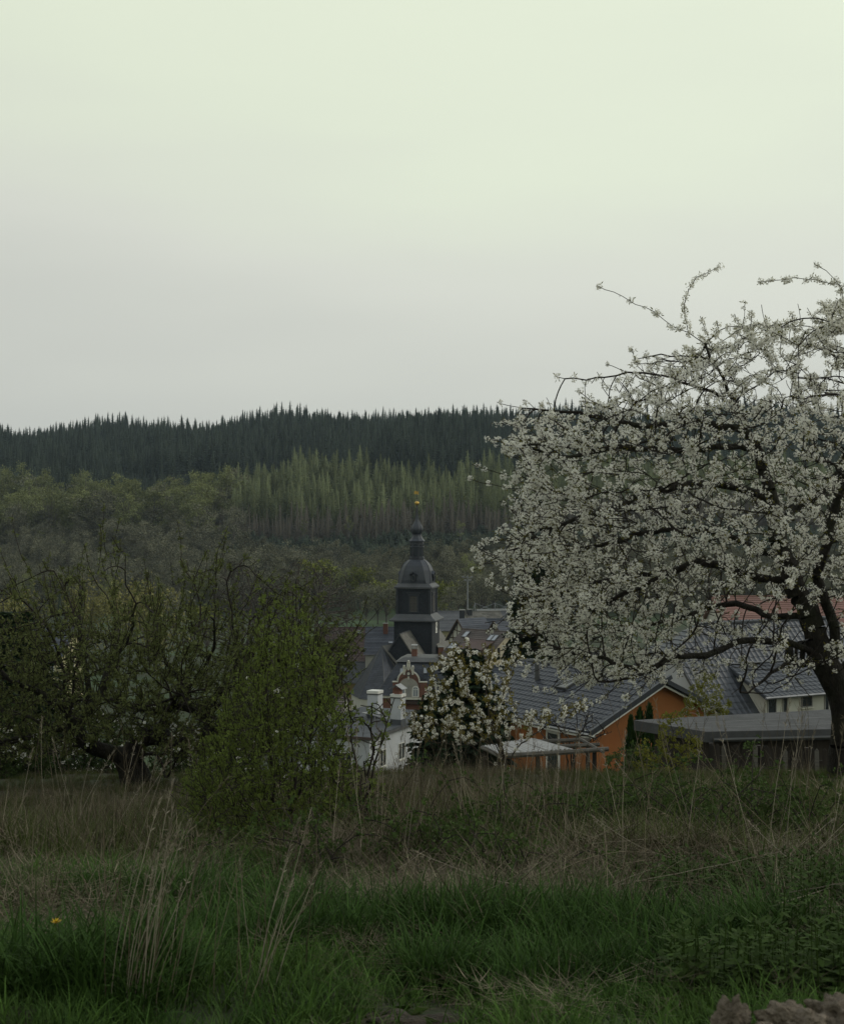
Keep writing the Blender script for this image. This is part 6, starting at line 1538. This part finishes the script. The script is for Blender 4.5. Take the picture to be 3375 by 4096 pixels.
mat('leaf_dark', (.026, .044, .014), (.042, .062, .020), rough=.75, scale=5, trans=.25, rnd=.3, isl=.25, spec=.08)
shrub('flowering_thicket', 'dark leafy thicket with scattered white blossom under the gnarled tree', 'bush', 330, 20.5,
      [[(320, 3080), (260, 2960)], [(350, 3080), (420, 2980)], [(330, 3090), (340, 2900)], [(300, 3100), (180, 3020)], [(360, 3100), (520, 3030)]],
      [(80, 2960), (200, 2880), (340, 2840), (480, 2900), (560, 2990), (560, 3120), (80, 3130), (40, 3060)], 1500, M['leaf_dark'], M['bark_twig'], .026, 1.3, .03, .9, kill=.13, step=.09, flowers=5, fl_per=.10, nshoot=200)
shrub('dark_thicket', 'very dark leafy thicket filling the left edge under the spruce', 'bush', 10, 19.0,
      [[(0, 3080), (-60, 2900)], [(40, 3080), (80, 2940)], [(0, 3090), (10, 2860)], [(20, 3100), (150, 3040)]],
      [(-200, 2850), (0, 2800), (120, 2880), (200, 3000), (230, 3150), (-220, 3150)], 1300, M['leaf_dark'], M['bark_twig'], .026, 1.5, .03, .9, kill=.13, step=.09, nshoot=150)
shrub('blossom_thicket', 'loose dark thicket with white blossom between gnarled tree and green bush', 'bush', 800, 20.5,
      [[(790, 3080), (720, 2980)], [(820, 3080), (900, 2990)], [(800, 3090), (810, 2930)]],
      [(620, 3000), (760, 2900), (900, 2930), (1020, 3010), (1020, 3130), (620, 3130)], 1100, M['leaf_dark'], M['bark_twig'], .026, 1.2, .03, .8, kill=.13, step=.09, flowers=5, fl_per=.10, nshoot=150)

# ------------------------------------------------------------------ conifers near the village edge
def conifer(name, label, px, top, D, foot, r, m, seed, layers=26, per=12, droop=.4, fuzz=.5, sub=5, needle=.26, bare=.03):
    bx = (px - 1687.5) / FPX * D; gz = float(ground(bx, D)); zt = -(top - 2048) / FPX * D; h = zt - gz; g = np.random.default_rng(seed)
    root = thing(name, label, 'tree', (bx, D, gz)); MB().tube([(0, 0, -.3), (0, 0, h * .5), (0, 0, h * .98)], [h * .016 + .03, h * .009 + .02, .012], 7).build('trunk', M['bark_dark'], root)
    b = MB(); br = MB(); C, U, V = [], [], []
    for i in range(layers):
        t = (i + g.uniform(-.3, .3)) / layers; t = min(max(t, 0), .99); z = h * (bare + (1 - bare) * t); R = r * (1 - t) ** .6 * g.uniform(.8, 1.15) + .08
        for k in range(max(4, int(per * (1 - t * .6)))):
            a = g.uniform(0, 6.283); L = R * g.uniform(.7, 1.1); d = np.array([math.cos(a), math.sin(a), 0]); s = np.array([-d[1], d[0], 0])
            dr = droop * g.uniform(.6, 1.4) * (1 - .8 * t)
            pts = [np.array([0, 0, z]) + d * L * f + np.array([0, 0, -dr * L * f * f + .10 * L * f * f * f]) for f in (0, .35, .7, 1)]
            br.tube(pts, [.012 + .012 * L, .01 + .006 * L, .008, .004], 3, cap=False)
            for f in np.linspace(.2, 1, sub):
                c = np.array([0, 0, z]) + d * L * f + np.array([0, 0, -dr * L * f * f + .10 * L * f ** 3]); w = needle * (1.15 - f * .5)
                for sg in (-1, 1):
                    q = s * sg * g.uniform(.6, 1.2) + d * g.uniform(.3, .9) + np.array([0, 0, g.uniform(-.5, .15) - droop * .4]); q /= np.linalg.norm(q); n_ = np.cross(q, g.normal(0, 1, 3)); n_ /= np.linalg.norm(n_)
                    C.append(c + q * w * .5); U.append(q * w * .55); V.append(n_ * w * .22 * fuzz * 2)
    C.append((0, 0, h * .985)); U.append((0, 0, h * .03)); V.append((.05, 0, 0)); quads(b, C, U, V)
    b.build('needles', m, root); x = br.build('branches', M['bark_dark'], root); x['kind'] = 'stuff'
    return root
conifer('dark_spruce', 'dense dark spruce behind the small flowering cherry', 1868, 2585, 47.5, 0, 2.15, M['conifer'], 301, layers=44, per=26, needle=.42, sub=7, droop=.25, fuzz=.9)
conifer('dark_spruce', 'lower dark spruce left of the taller one behind the flowering cherry', 1735, 2770, 46.5, 0, 1.3, M['conifer'], 305, layers=30, per=22, needle=.36, sub=6, droop=.25, fuzz=.9)
conifer('drooping_conifer', 'tall dark drooping larch like conifer behind the cherry blossom', 2132, 2130, 84.0, 0, 2.7, M['conifer'], 302, layers=60, per=20, needle=.75, sub=7, droop=.95, fuzz=.6)
conifer('edge_spruce', 'dark spruce at the left edge behind the gnarled tree', 60, 2440, 23.0, 0, 1.0, M['conifer'], 303, layers=44, per=22, needle=.26, sub=6, droop=.12, fuzz=.6)
def thuja():
    D = 50.0; bx = (2575 - 1687.5) / FPX * D; gz = float(ground(bx, D)); root = thing('thuja', 'two tipped dark green thuja against the orange gable', 'shrub', (bx, D, gz))
    g = np.random.default_rng(5); C, U, V = [], [], []
    for tx, top, r in ((-.15, 2838, .55), (.18, 2822, .42), (-.45, 2870, .4)):
        h = -(top - 2048) / FPX * D - gz
        for i in range(900):
            t = g.uniform(0, 1) ** .8; a = g.uniform(0, 6.283); R = r * (1 - t) ** .55 * g.uniform(.6, 1.05); c = np.array([tx + R * math.cos(a), R * math.sin(a), h * t]); u = np.array([math.cos(a) * .25, math.sin(a) * .25, 1]) + g.normal(0, .2, 3); u /= np.linalg.norm(u)
            v = np.cross(u, g.normal(0, 1, 3)); v /= np.linalg.norm(v); C.append(c); U.append(u * g.uniform(.10, .2)); V.append(v * g.uniform(.05, .10))
    b = MB(); quads(b, C, U, V); b.build('foliage', M['thuja'], root)
    MB().tube([(0, 0, -.2), (-.1, 0, .9), (-.15, 0, 1.6)], [.09, .06, .03], 6).build('stem', M['bark_dark'], root)
thuja()
# bare crowned trees above the shrub: brown fine twigs
def bare_tree(px, top, D, w, label, seed):
    bx = (px - 1687.5) / FPX * D; gz = float(ground(bx, D)); h = -(top - 2048) / FPX * D - gz
    root = thing('bare_tree', label, 'tree', (bx, D, gz), 0, 'bare trees in the village'); T = Tree(); g = np.random.default_rng(seed)
    T.limb_line([(0, 0, -.5), (.1, 0, h * .15), (0, .1, h * .3)], 0, parent=-1, step=.5)
    for i in range(7):
        a = i * .9 + g.uniform(-.3, .3); T.limb_line([(0, .1, h * .28), (w * .25 * math.cos(a), w * .25 * math.sin(a), h * .5), (w * .4 * math.cos(a), w * .4 * math.sin(a), h * .8)], i + 1, step=.5)
    q = g.normal(0, 1, (2600, 3)); q /= np.linalg.norm(q, axis=1)[:, None]; q *= g.uniform(.3, 1, (2600, 1)) ** .6; q = q * [w, w, h * .40] + [0, 0, h * .60]
    T.grow(q, step=.42, infl=4.5, kill=.6, iters=60, up=.25, jit=.2, cap=9000)
    T.finish(.026, h * .018, 2.3); LB = np.array(T.limb)
    T.mesh(T.R > .06, 5).build('trunk', M['wood_far'], root, smooth=True); tw = T.mesh(T.R <= .06, 3).build('twigs', M['bare_twig'], root); tw['kind'] = 'stuff'
mat('bare_twig', (.040, .031, .023), (.058, .045, .033), rough=.95, scale=1)
bare_tree(965, 2235, 235, 6.2, 'bare brown crowned tree left of the larger bare tree', 401)
bare_tree(1235, 2225, 225, 8.6, 'large bare brown crowned tree behind the top of the green bush', 402)
# ------------------------------------------------------------------ the meadow: grass, dry stalks, brambles, nettles, soil
def py_of(x, y): return 2048.0 - FPX * ground(x, y) / y
def gpt(px, py):
    """ground point seen at a photograph pixel"""
    d = np.linspace(2, 26, 2400); x = (px - 1687.5) / FPX * d; k = int(np.argmax(py_of(x, d) < py)); k = k if k else len(d) - 1
    return np.array([x[k], d[k], float(ground(x[k], d[k]))])
def tuft(seed, n, l, w, spread, lean, bend, seg=4, mats=None, flat=False, name='tuft'):
    g = np.random.default_rng(seed); a = g.uniform(0, 6.283, n); r = spread * np.sqrt(g.uniform(0, 1, n))
    p0 = np.stack([r * np.cos(a), r * np.sin(a), np.zeros(n) - .01], 1); b = a + g.normal(0, .9, n)
    L = l * g.uniform(.45, 1.15, n); th = np.abs(g.normal(lean, .18, n)); bd = bend * g.uniform(.3, 1.5, n)
    t = np.linspace(0, 1, seg + 1); V = np.zeros((n, seg + 1, 2, 3)); q = p0.copy(); h = np.stack([np.cos(b), np.sin(b), np.zeros(n)], 1); s = np.stack([-np.sin(b), np.cos(b), np.zeros(n)], 1)
    tw = g.uniform(-.7, .7, n); s = s * np.cos(tw)[:, None] + h * np.sin(tw)[:, None]
    for i in range(seg + 1):
        ang = th + bd * t[i] ** 1.6
        if i: q = q + (h * np.sin(ang)[:, None] + np.array([0, 0, 1.]) * np.cos(ang)[:, None]) * (L / seg)[:, None]
        ww = w * (1 - t[i] ** 2.2 * .92) * (.6 + .4 * min(1, t[i] * 4)) * g.uniform(.8, 1.2)
        V[:, i, 0] = q - s * ww / 2; V[:, i, 1] = q + s * ww / 2
    if flat: V[..., 2] = np.abs(V[..., 2]) * .35
    base = (np.arange(n) * (seg + 1) * 2)[:, None, None]; i = (np.arange(seg) * 2)[None, :, None]
    F = (base + i + np.array([0, 1, 3, 2])[None, None]).reshape(-1, 4)
    b_ = MB().add(V.reshape(-1, 3), F)
    return b_.data(name, mats)
KG = {
    'lush': [tuft(500 + i, 38, .20, .0062, .09, .22, .95, mats=M['grass'] if i % 2 else M['grass_dark']) for i in range(6)],
    'short': [tuft(510 + i, 40, .12, .0048, .10, .35, .8, seg=3, mats=M['grass']) for i in range(3)],
    'tall': [tuft(515 + i, 44, .29, .0078, .10, .16, 1.0, mats=M['grass_dark']) for i in range(3)],
    'olive': [tuft(520 + i, 36, .30, .0055, .11, .22, .75, mats=M['grass_olive']) for i in range(4)],
    'dead': [tuft(530 + i, 30, .48, .0038, .10, .28, .8, mats=M['straw'] if i % 2 else M['straw_brown']) for i in range(4)],
    'haulm': [tuft(540 + i, 16, .85, .0045, .12, .13, .35, mats=M['straw'] if i % 2 else M['straw_brown']) for i in range(4)],
    'litter': [tuft(550 + i, 30, .28, .0034, .16, 1.25, .35, seg=3, mats=M['straw'] if i % 3 else M['straw_brown'], flat=True) for i in range(5)],
}
def samp(n, y0, y1, m=.9):
    n = int(n * 1.42); m = m + 1.6
    y = np.sqrt(rng.uniform(y0 ** 2, y1 ** 2, n)); x = rng.uniform(-1, 1, n) * (.2967 * y * 1.12 + m); return x, y
def clump(x, y, f, s=0): return .5 + .5 * np.sin(x * f + 1.7 * np.sin(y * f * .8 + s)) * np.sin(y * f * 1.1 + 1.3 * np.sin(x * f * .7 + 2 * s))
def put(name, label, kind, x, y, s0, s1, lean=.12, dz=0.0, far=1.0, near=1.0):
    n = len(x); z = ground(x, y) + dz
    rot = np.stack([rng.normal(0, lean, n), rng.normal(0, lean, n), rng.uniform(0, 6.283, n)], 1)
    return scatter(name, label, variants(name + '_source', KG[kind]), len(KG[kind]), np.stack([x, y, z], 1), rot, rng.uniform(s0, s1, n) * np.interp(y, [11, 17], [1, far]) * np.interp(y, [4.5, 7.5], [near, 1]) * np.where((PX(x, y) < 1000) & (y > 10.5), .62, 1.0))
soilmask = lambda px, py: ((px > 2150) & (px < 2820) & (py > 3900) & (py < 4020)) | ((px > 1380) & (px < 1880) & (py > 4035)) | ((px > 3000) & (py > 3780) & (py < 3900)) | (py > 4300)
x, y = samp(24000, 3.3, 15.5); px, py = PX(x, y), py_of(x, y)
k = (py > 3470 + 60 * clump(x, y, 1.7)) & ~soilmask(px, py) & ~((px < 420) & (py < 3800) & (py > 3660)) & ~((px > 2560) & (py > 3480) & (py < 3720) & (rng.random(len(x)) < .8)); k &= rng.random(len(x)) < .12 + 1.0 * clump(x, y, 2.3, 1) ** 1.3
put('meadow_grass', 'lush green spring grass covering the front of the meadow', 'lush', x[k], y[k], .5, 1.2, near=.7)
x, y = samp(9000, 3.3, 16); px, py = PX(x, y), py_of(x, y); k = (py > 3300) & ~(soilmask(px, py) & (rng.random(len(x)) < .85))
put('short_grass', 'short green grass between the taller tufts', 'short', x[k], y[k], .6, 1.4)
# darker, taller bunches in the centre and right foreground
cx_ = []; 
for (bx, by, rad, n) in ((2080, 4010, .42, 70), (2600, 3960, .36, 60), (2330, 3820, .5, 80), (2850, 3830, .35, 40), (880, 3830, .35, 40), (1430, 3760, .45, 50), (1150, 3700, .3, 25), (2200, 3780, .5, 60), (300, 3940, .4, 40), (820, 3660, .3, 25), (3150, 3800, .3, 16)):
    c = gpt(bx, by); a = rng.uniform(0, 6.28, n); r = rad * np.sqrt(rng.uniform(0, 1, n)); cx_.append(np.stack([c[0] + r * np.cos(a), c[1] + r * np.sin(a) * .7], 1))
cx_ = np.vstack(cx_); put('tall_grass', 'taller dark green grass bunches in the foreground', 'tall', cx_[:, 0], cx_[:, 1], .7, 1.15)
# olive grass of the brow, dead grass among it
x, y = samp(16000, 8, 27, 1.5); px, py = PX(x, y), py_of(x, y); k = (py < 3520) & (rng.random(len(x)) < np.where((px > 2150) | (px < 1000), 1, .5)); k &= ~((px > 680) & (px < 1520) & (y < 11.5) & (y > 8.6) & (rng.random(len(x)) < .85))
put('brow_grass', 'olive green grass along the brow of the meadow', 'olive', x[k], y[k], .6, 1.25, far=.42)
x, y = samp(14000, 6, 27, 1.5); px, py = PX(x, y), py_of(x, y); w = np.where(py < 3480, .20, .09) - np.where((py < 3420) & (px > 2250), .11, 0) + np.where((px < 950) & (py < 3450), .30, 0) + np.where((px > 1350) & (px < 2250) & (py < 3560), .30, 0); k = (rng.random(len(x)) < w * (.4 + 1.0 * clump(x, y, 1.9, 3))) & ~((px > 700) & (px < 1480) & (y < 12.8) & (y > 9.0))
put('dead_grass', 'pale dead grass of last year among the green', 'dead', x[k], y[k], .6, 1.15, .2, far=.42)
x, y = samp(4600, 8.0, 26, 1.5); px, py = PX(x, y), py_of(x, y); w = np.where((px < 900) & (py > 3090), .40, 0) + np.where((px > 1400) & (px < 2350), .42, 0) + np.where(px > 2350, .09, 0); k = (py < 3500 + 90 * (clump(x, y, .9, 7) - .4)) & (rng.random(len(x)) < w * (.15 + 1.3 * clump(x, y, 1.3, 5) ** 1.5)) & ~((px > 650) & (px < 1480) & (y < 12.8))
put('dry_haulms', 'thin dry upright haulms standing in the brow grass', 'haulm', x[k], y[k], .45, 1.1, .16, far=.42)
x, y = samp(15000, 3.3, 15); px, py = PX(x, y), py_of(x, y); w = .10 + np.where(soilmask(px, py) & ((px > 2000) | (py < 3950)), .7, 0) + np.where((py < 3720) & (py > 3400) & (px > 1150), .9, 0) + np.where((py < 3640) & (py > 3420) & (px < 900), .25, 0) + np.where((px < 460) & (py > 3640) & (py < 3800), .9, 0) + np.where((px > 2900) & (py > 3650) & (py < 3900), .5, 0); k = rng.random(len(x)) < w
put('straw_litter', 'flattened pale straw lying on the ground', 'litter', x[k], y[k], .6, 1.25, .3, .08, near=.5)

# --- dry stalks one by one
def stalk_mesh(seed, h, r=.0032, twigs=5, curve=.12, head=False):
    g = np.random.default_rng(seed); b = MB(); n = 7; t = np.linspace(0, 1, n); a = g.uniform(0, 6.28); c = curve * h * t ** 2; p = np.stack([c * np.cos(a), c * np.sin(a), h * t], 1) + g.normal(0, .006, (n, 3)) * t[:, None]
    p[0, 2] = -.05; b.tube(p, np.linspace(r, r * .4, n), 4)
    for i in range(twigs):
        f = g.uniform(.45, .98); q = np.array([np.interp(f, t, p[:, j]) for j in range(3)]); d = g.normal(0, .5, 3); d[2] = abs(d[2]) + .7; d /= np.linalg.norm(d); L = h * g.uniform(.06, .18); b.tube([q, q + d * L * .5 + g.normal(0, .01, 3), q + d * L], [r * .5, r * .4, r * .25], 3)
    if head:
        C, U, V = [], [], []
        for i in range(26):
            f = g.uniform(.82, 1.0); q = np.array([np.interp(f, t, p[:, j]) for j in range(3)]); d = g.normal(0, .4, 3) + [0, 0, .7]; d /= np.linalg.norm(d); e = np.cross(d, g.normal(0, 1, 3)); e /= np.linalg.norm(e); C.append(q + d * .02); U.append(d * .022); V.append(e * .005)
        quads(b, C, U, V)
    return b
SM = [stalk_mesh(600 + i, 1.0, twigs=(0, 3, 6, 2, 7, 0)[i], curve=(.10, .2, .06, .25, .12, .30)[i], head=i in (0, 3, 5)).data('dry_stalk', M['stalk'] if i % 3 == 0 else (M['straw'] if i % 2 else M['straw_brown'])) for i in range(6)]
def stalk(px, py, h, label, group, leanx=0.0, leany=0.0, k=None, th=1.0):
    c = gpt(px, py); o = link('dry_stalk', SM[rng.integers(6) if k is None else k]); o.location = c; o.scale = (th, th, h); o.rotation_euler = (leany + rng.normal(0, .06), leanx + rng.normal(0, .07), 0)
    sx = math.tan(leanx)
    tag(o, label, 'dry stalk', group)
for i in range(34):
    stalk(rng.normal(560, 70), rng.uniform(3960, 4085), rng.uniform(.30, .68), 'pale thin dry stalk leaning out of the clump in the left foreground', 'dry stalks of the left foreground clump', rng.uniform(.0, .26), 0, th=.5)
for i in range(16):
    stalk(rng.normal(1010, 110), rng.uniform(3900, 4060), rng.uniform(.35, .62), 'pale dry stalk rising in front of the green bush', 'dry stalks in front of the green bush', rng.uniform(-.15, .3), 0, th=.5)
for i in range(110):
    stalk(rng.uniform(1330, 2330), rng.uniform(3250, 3560), rng.uniform(.45, .95), 'brownish dry weed stalk in the thicket at the centre of the brow', 'dry weed stalks of the central thicket', rng.normal(0, .12), 0, th=.6)
for i in range(60):
    stalk(rng.uniform(2350, 3400), rng.uniform(3280, 3620), rng.uniform(.55, 1.15), 'long pale dry stalk crossing the bramble patch on the right', 'dry stalks over the right bramble patch', rng.normal(-.05, .35), 0, th=.65)
for i in range(34):
    stalk(rng.uniform(0, 900), rng.uniform(3220, 3500), rng.uniform(.5, .95), 'thin dry stalk in the dead grass on the left', 'dry stalks in the left dead grass', rng.normal(.05, .25), 0, th=.8)
for i in range(64):                                     # fallen ones
    c = gpt(rng.uniform(1500, 3350), rng.uniform(3480, 3760)); o = link('fallen_stalk', SM[rng.integers(6)]); o.location = c + [0, 0, rng.uniform(.05, .2)]; o.scale = (.7, .7, rng.uniform(.3, .8)); o.rotation_euler = (rng.normal(0, .12) + rng.choice([-1, 1]) * .5, rng.choice([-1, 1]) * rng.uniform(1.15, 1.5), rng.uniform(-.5, .5))
    tag(o, 'bleached dry stalk lying across grass below the thicket', 'dry stalk', 'fallen dry stalks below the thicket')

# --- brambles: arching canes with leaves
def bramble(px, py, label, s=1.0, n=16, L=.9, seed=0):
    g = np.random.default_rng(seed); c = gpt(px, py); root = thing('bramble_bush', label, 'bramble', c, 0, None); cb = MB(); C = []
    for i in range(n):
        a = g.uniform(0, 6.283); l = L * g.uniform(.5, 1.15) * s; h = l * g.uniform(.35, .75); t = np.linspace(0, 1, 8); b0 = g.normal(0, .12, 2) * s
        p = np.stack([b0[0] + np.cos(a) * l * t, b0[1] + np.sin(a) * l * t, h * np.sin(t * math.pi * .85) * 1.0 + .02], 1) + g.normal(0, .015, (8, 3)); cb.tube(p, np.linspace(.005, .002, 8), 4, cap=False)
        for k in range(int(30 * s)):
            f = g.uniform(.12, 1); q = np.array([np.interp(f, t, p[:, j]) for j in range(3)]); C.append(q + g.normal(0, .035, 3))
    cb.build('canes', M['bark_twig'], root)
    ms = [leaf_cluster(700 + i, 5, .0145, .018, up=.8, w=.62).data('leaf_cluster', M['leaf_bramble']) for i in range(4)]; C = np.array(C)
    scatter('leaves', None, variants('bramble_leaf_source_%d' % seed, ms), 4, C, rand_rot(len(C)) * [.25, .25, 1], g.uniform(.6, 1.4, len(C)), root)
for i, (px, py, s, lb) in enumerate(((2330, 3420, 1.0, 'green leafed bramble at the left end of the right bramble patch'), (2560, 3400, 1.0, 'broad green bramble mound left of the middle of the bramble patch'), (2800, 3430, 1.0, 'low bramble mound in the middle of the bramble patch above the nettles'),
        (3020, 3400, 1.1, 'tall bramble behind the nettles on the right'), (3260, 3420, 1.0, 'bramble at the right edge behind the nettles'), (2180, 3330, .8, 'bramble shoots reaching up before the corrugated canopy'),
        (1900, 3520, .8, 'bramble creeping through dry stalks at the meadow centre'), (1700, 3480, .7, 'small bramble among brown stalks right of the green bush'), (2450, 3290, .9, 'bramble on the brow below the pergola beams'), (2080, 3600, .6, 'low bramble shoots over fallen stalks near the centre'), (1600, 3400, .8, 'bramble between brown stalks right of the thin sapling'), (2000, 3420, .9, 'bramble in the middle of the dry stalk thicket'), (2700, 3290, .9, 'bramble on the brow before the yellow green bush'), (3050, 3270, .9, 'bramble on the brow before the dark shed'), (900, 3480, .6, 'low leafy bramble at the left foot of the green bush'), (1300, 3540, .7, 'bramble tangled in twigs at the foot of the green bush'))):
    bramble(px, py, lb, s * (.8 if py < 3350 else 1), 12 if py < 3350 else 16, .62 if py < 3350 else .75, 720 + i)

# --- nettles
def nettle_mesh(seed):
    g = np.random.default_rng(seed); b = MB(); h = g.uniform(.16, .28); b.tube([(0, 0, -.02), (g.normal(0, .01), g.normal(0, .01), h)], [.003, .002], 4); C, U, V = [], [], []
    for i in range(7):
        z = h * (.25 + .75 * i / 6); l = (.030 if i < 5 else .02) * g.uniform(.8, 1.15); a0 = (i % 2) * 1.5708 + g.normal(0, .2)
        for k in (0, 1):
            a = a0 + k * math.pi; d = np.array([math.cos(a), math.sin(a), g.uniform(-.5, .15) if i < 6 else .5]); d /= np.linalg.norm(d); e = np.array([-math.sin(a), math.cos(a), g.uniform(-.2, .2)]); C.append(np.array([0, 0, z]) + d * (l + .006)); U.append(d * l); V.append(e * l * .75)
    quads(b, C, U, V); return b.data('nettle', M['nettle'])
NM = [nettle_mesh(740 + i) for i in range(5)]
x, y = samp(26000, 3.4, 9); px, py = PX(x, y), py_of(x, y)
k = ((px > 2600) & (py > 3545 + .06 * (3400 - px)) & (py < 3690 + 30 * clump(x, y, 3)) & (rng.random(len(x)) < .7)) | ((px > 2650 + 60 * clump(x, y, 4)) & (py > 3915) & (py < 4040) & (px > 3375 - (py - 3880) * 9) & (rng.random(len(x)) < .9)) | ((px > 3100) & (py > 3800) & (py < 3880) & (rng.random(len(x)) < .3))
scatter('nettle_patch', 'low dark green nettles spreading over the right foreground', variants('nettle_source', NM), 5, np.stack([x[k], y[k], ground(x[k], y[k])], 1), rz_only(k.sum()), rng.uniform(.7, 1.2, k.sum()))
HM = [leaf_cluster(760 + i, 7, .035, .03, up=.25, w=.5).data('weed_rosette', M['nettle']) for i in range(3)]
x, y = samp(3500, 3.3, 9); px, py = PX(x, y), py_of(x, y); k = (py > 3700) & (rng.random(len(x)) < .25)
scatter('ground_weeds', 'small broad leaved weeds in the short grass', variants('weed_source', HM), 3, np.stack([x[k], y[k], ground(x[k], y[k])], 1), rz_only(k.sum()), rng.uniform(.5, 1.2, k.sum()))

# --- bare earth and clods
import mathutils
def lump(seed, r, sub=3, rough=.35, sq=(1, 1, .8), mname='clod'):
    import bmesh
    bm = bmesh.new(); bmesh.ops.create_icosphere(bm, subdivisions=sub, radius=1.0); o = Vector((seed * 3.1, seed * 1.7, 0))
    for v in bm.verts:
        n = mathutils.noise.fractal(v.co * 1.3 + o, .8, 2.1, 5) * rough + mathutils.noise.noise(v.co * .9 + o * 2) * .35 + mathutils.noise.noise(v.co * 7 + o) * .05; v.co *= (1 + n); v.co.x *= sq[0] * r; v.co.y *= sq[1] * r; v.co.z *= sq[2] * r
    me = bpy.data.meshes.new('clod'); bm.to_mesh(me); bm.free(); me.polygons.foreach_set('use_smooth', [True] * len(me.polygons)); me.materials.append(M[mname]); return me
def heap():
    n = 40; u = np.linspace(-1, 1, n); X, Y = np.meshgrid(u, u); R = np.sqrt(X ** 2 + Y ** 2); cx, cy_ = .86, 2.72
    Z = np.zeros_like(X)
    for i in range(n):
        for j in range(n): Z[i, j] = .13 * max(0, 1 - R[i, j]) ** .9 * (1 + .5 * mathutils.noise.fractal(Vector((X[i, j] * 2.5, Y[i, j] * 2.5, 1)), .8, 2, 5)) + .03 * mathutils.noise.noise(Vector((X[i, j] * 9, Y[i, j] * 9, 3)))
    x, y = cx + X * .48, cy_ + Y * .40; z = ground(x, y) + Z - .02; i = np.arange(n - 1)[:, None] * n + np.arange(n - 1)[None]
    o = MB().add(np.stack([x, y, z], -1).reshape(-1, 3), np.stack([i, i + 1, i + n + 1, i + n], -1).reshape(-1, 4)).build('earth_heap', M['clod'], smooth=True); tag(o, 'heap of dug brown earth in the bottom right corner', 'earth heap')
    for k, (px, py, d, r, sq, lb) in enumerate(((2925, 4090, 2.70, .034, (.8, .8, 1.5), 'upright pointed brown clod at the left end of the earth heap'), (3150, 4075, 2.72, .040, (1.3, 1, .95), 'broad brown clod in the middle of the earth heap'),
            (3265, 4080, 2.75, .034, (1.2, 1, .9), 'rounded brown clod right of the middle of the earth heap'), (3365, 4050, 2.8, .052, (1, 1, .95), 'largest brown clod at the right edge of the earth heap'), (3060, 4110, 2.65, .028, (1.3, 1, .7), 'small low clod between pointed and broad clods'), (3220, 4125, 2.6, .035, (1.4, 1, .6), 'low flat clod at the bottom edge of the earth heap'))):
        o = link('clod', lump(k + 1, r, 5, .75, sq)); o.location = P(px, py + 52, d); tag(o, lb, 'clod')
heap()
for k, (px, py, r, lb) in enumerate(((1600, 4090, .06, 'dark crumbly molehill at the bottom edge left of centre'), (1760, 4094, .055, 'dark low molehill at the bottom edge near the centre'), (30, 4090, .08, 'small brown soil mound at the bottom left corner'))):
    c = gpt(px, py); o = link('molehill', lump(20 + k, r, 4, .45, (1.6, 1.1, .38), 'soil')); o.location = c; tag(o, lb, 'molehill')
def dandelion():
    c = gpt(210, 3945); t = thing('dandelion', 'single yellow dandelion in the grass at the lower left', 'flower', c); MB().tube([(0, 0, 0), (.01, 0, .12), (.012, 0, .2)], [.003, .0025, .002], 5).build('stem', M['grass'], t)
    b = MB(); g = np.random.default_rng(3); C, U, V = [], [], []
    for i in range(40):
        a = g.uniform(0, 6.28); d = np.array([math.cos(a), math.sin(a), g.uniform(.1, 1.2)]); d /= np.linalg.norm(d); C.append(np.array([.012, 0, .2]) + d * .010); U.append(d * .010); V.append(np.array([-d[1], d[0], 0]) * .004)
    quads(b, C, U, V); b.build('flower_head', M['dandelion'], t)
dandelion()
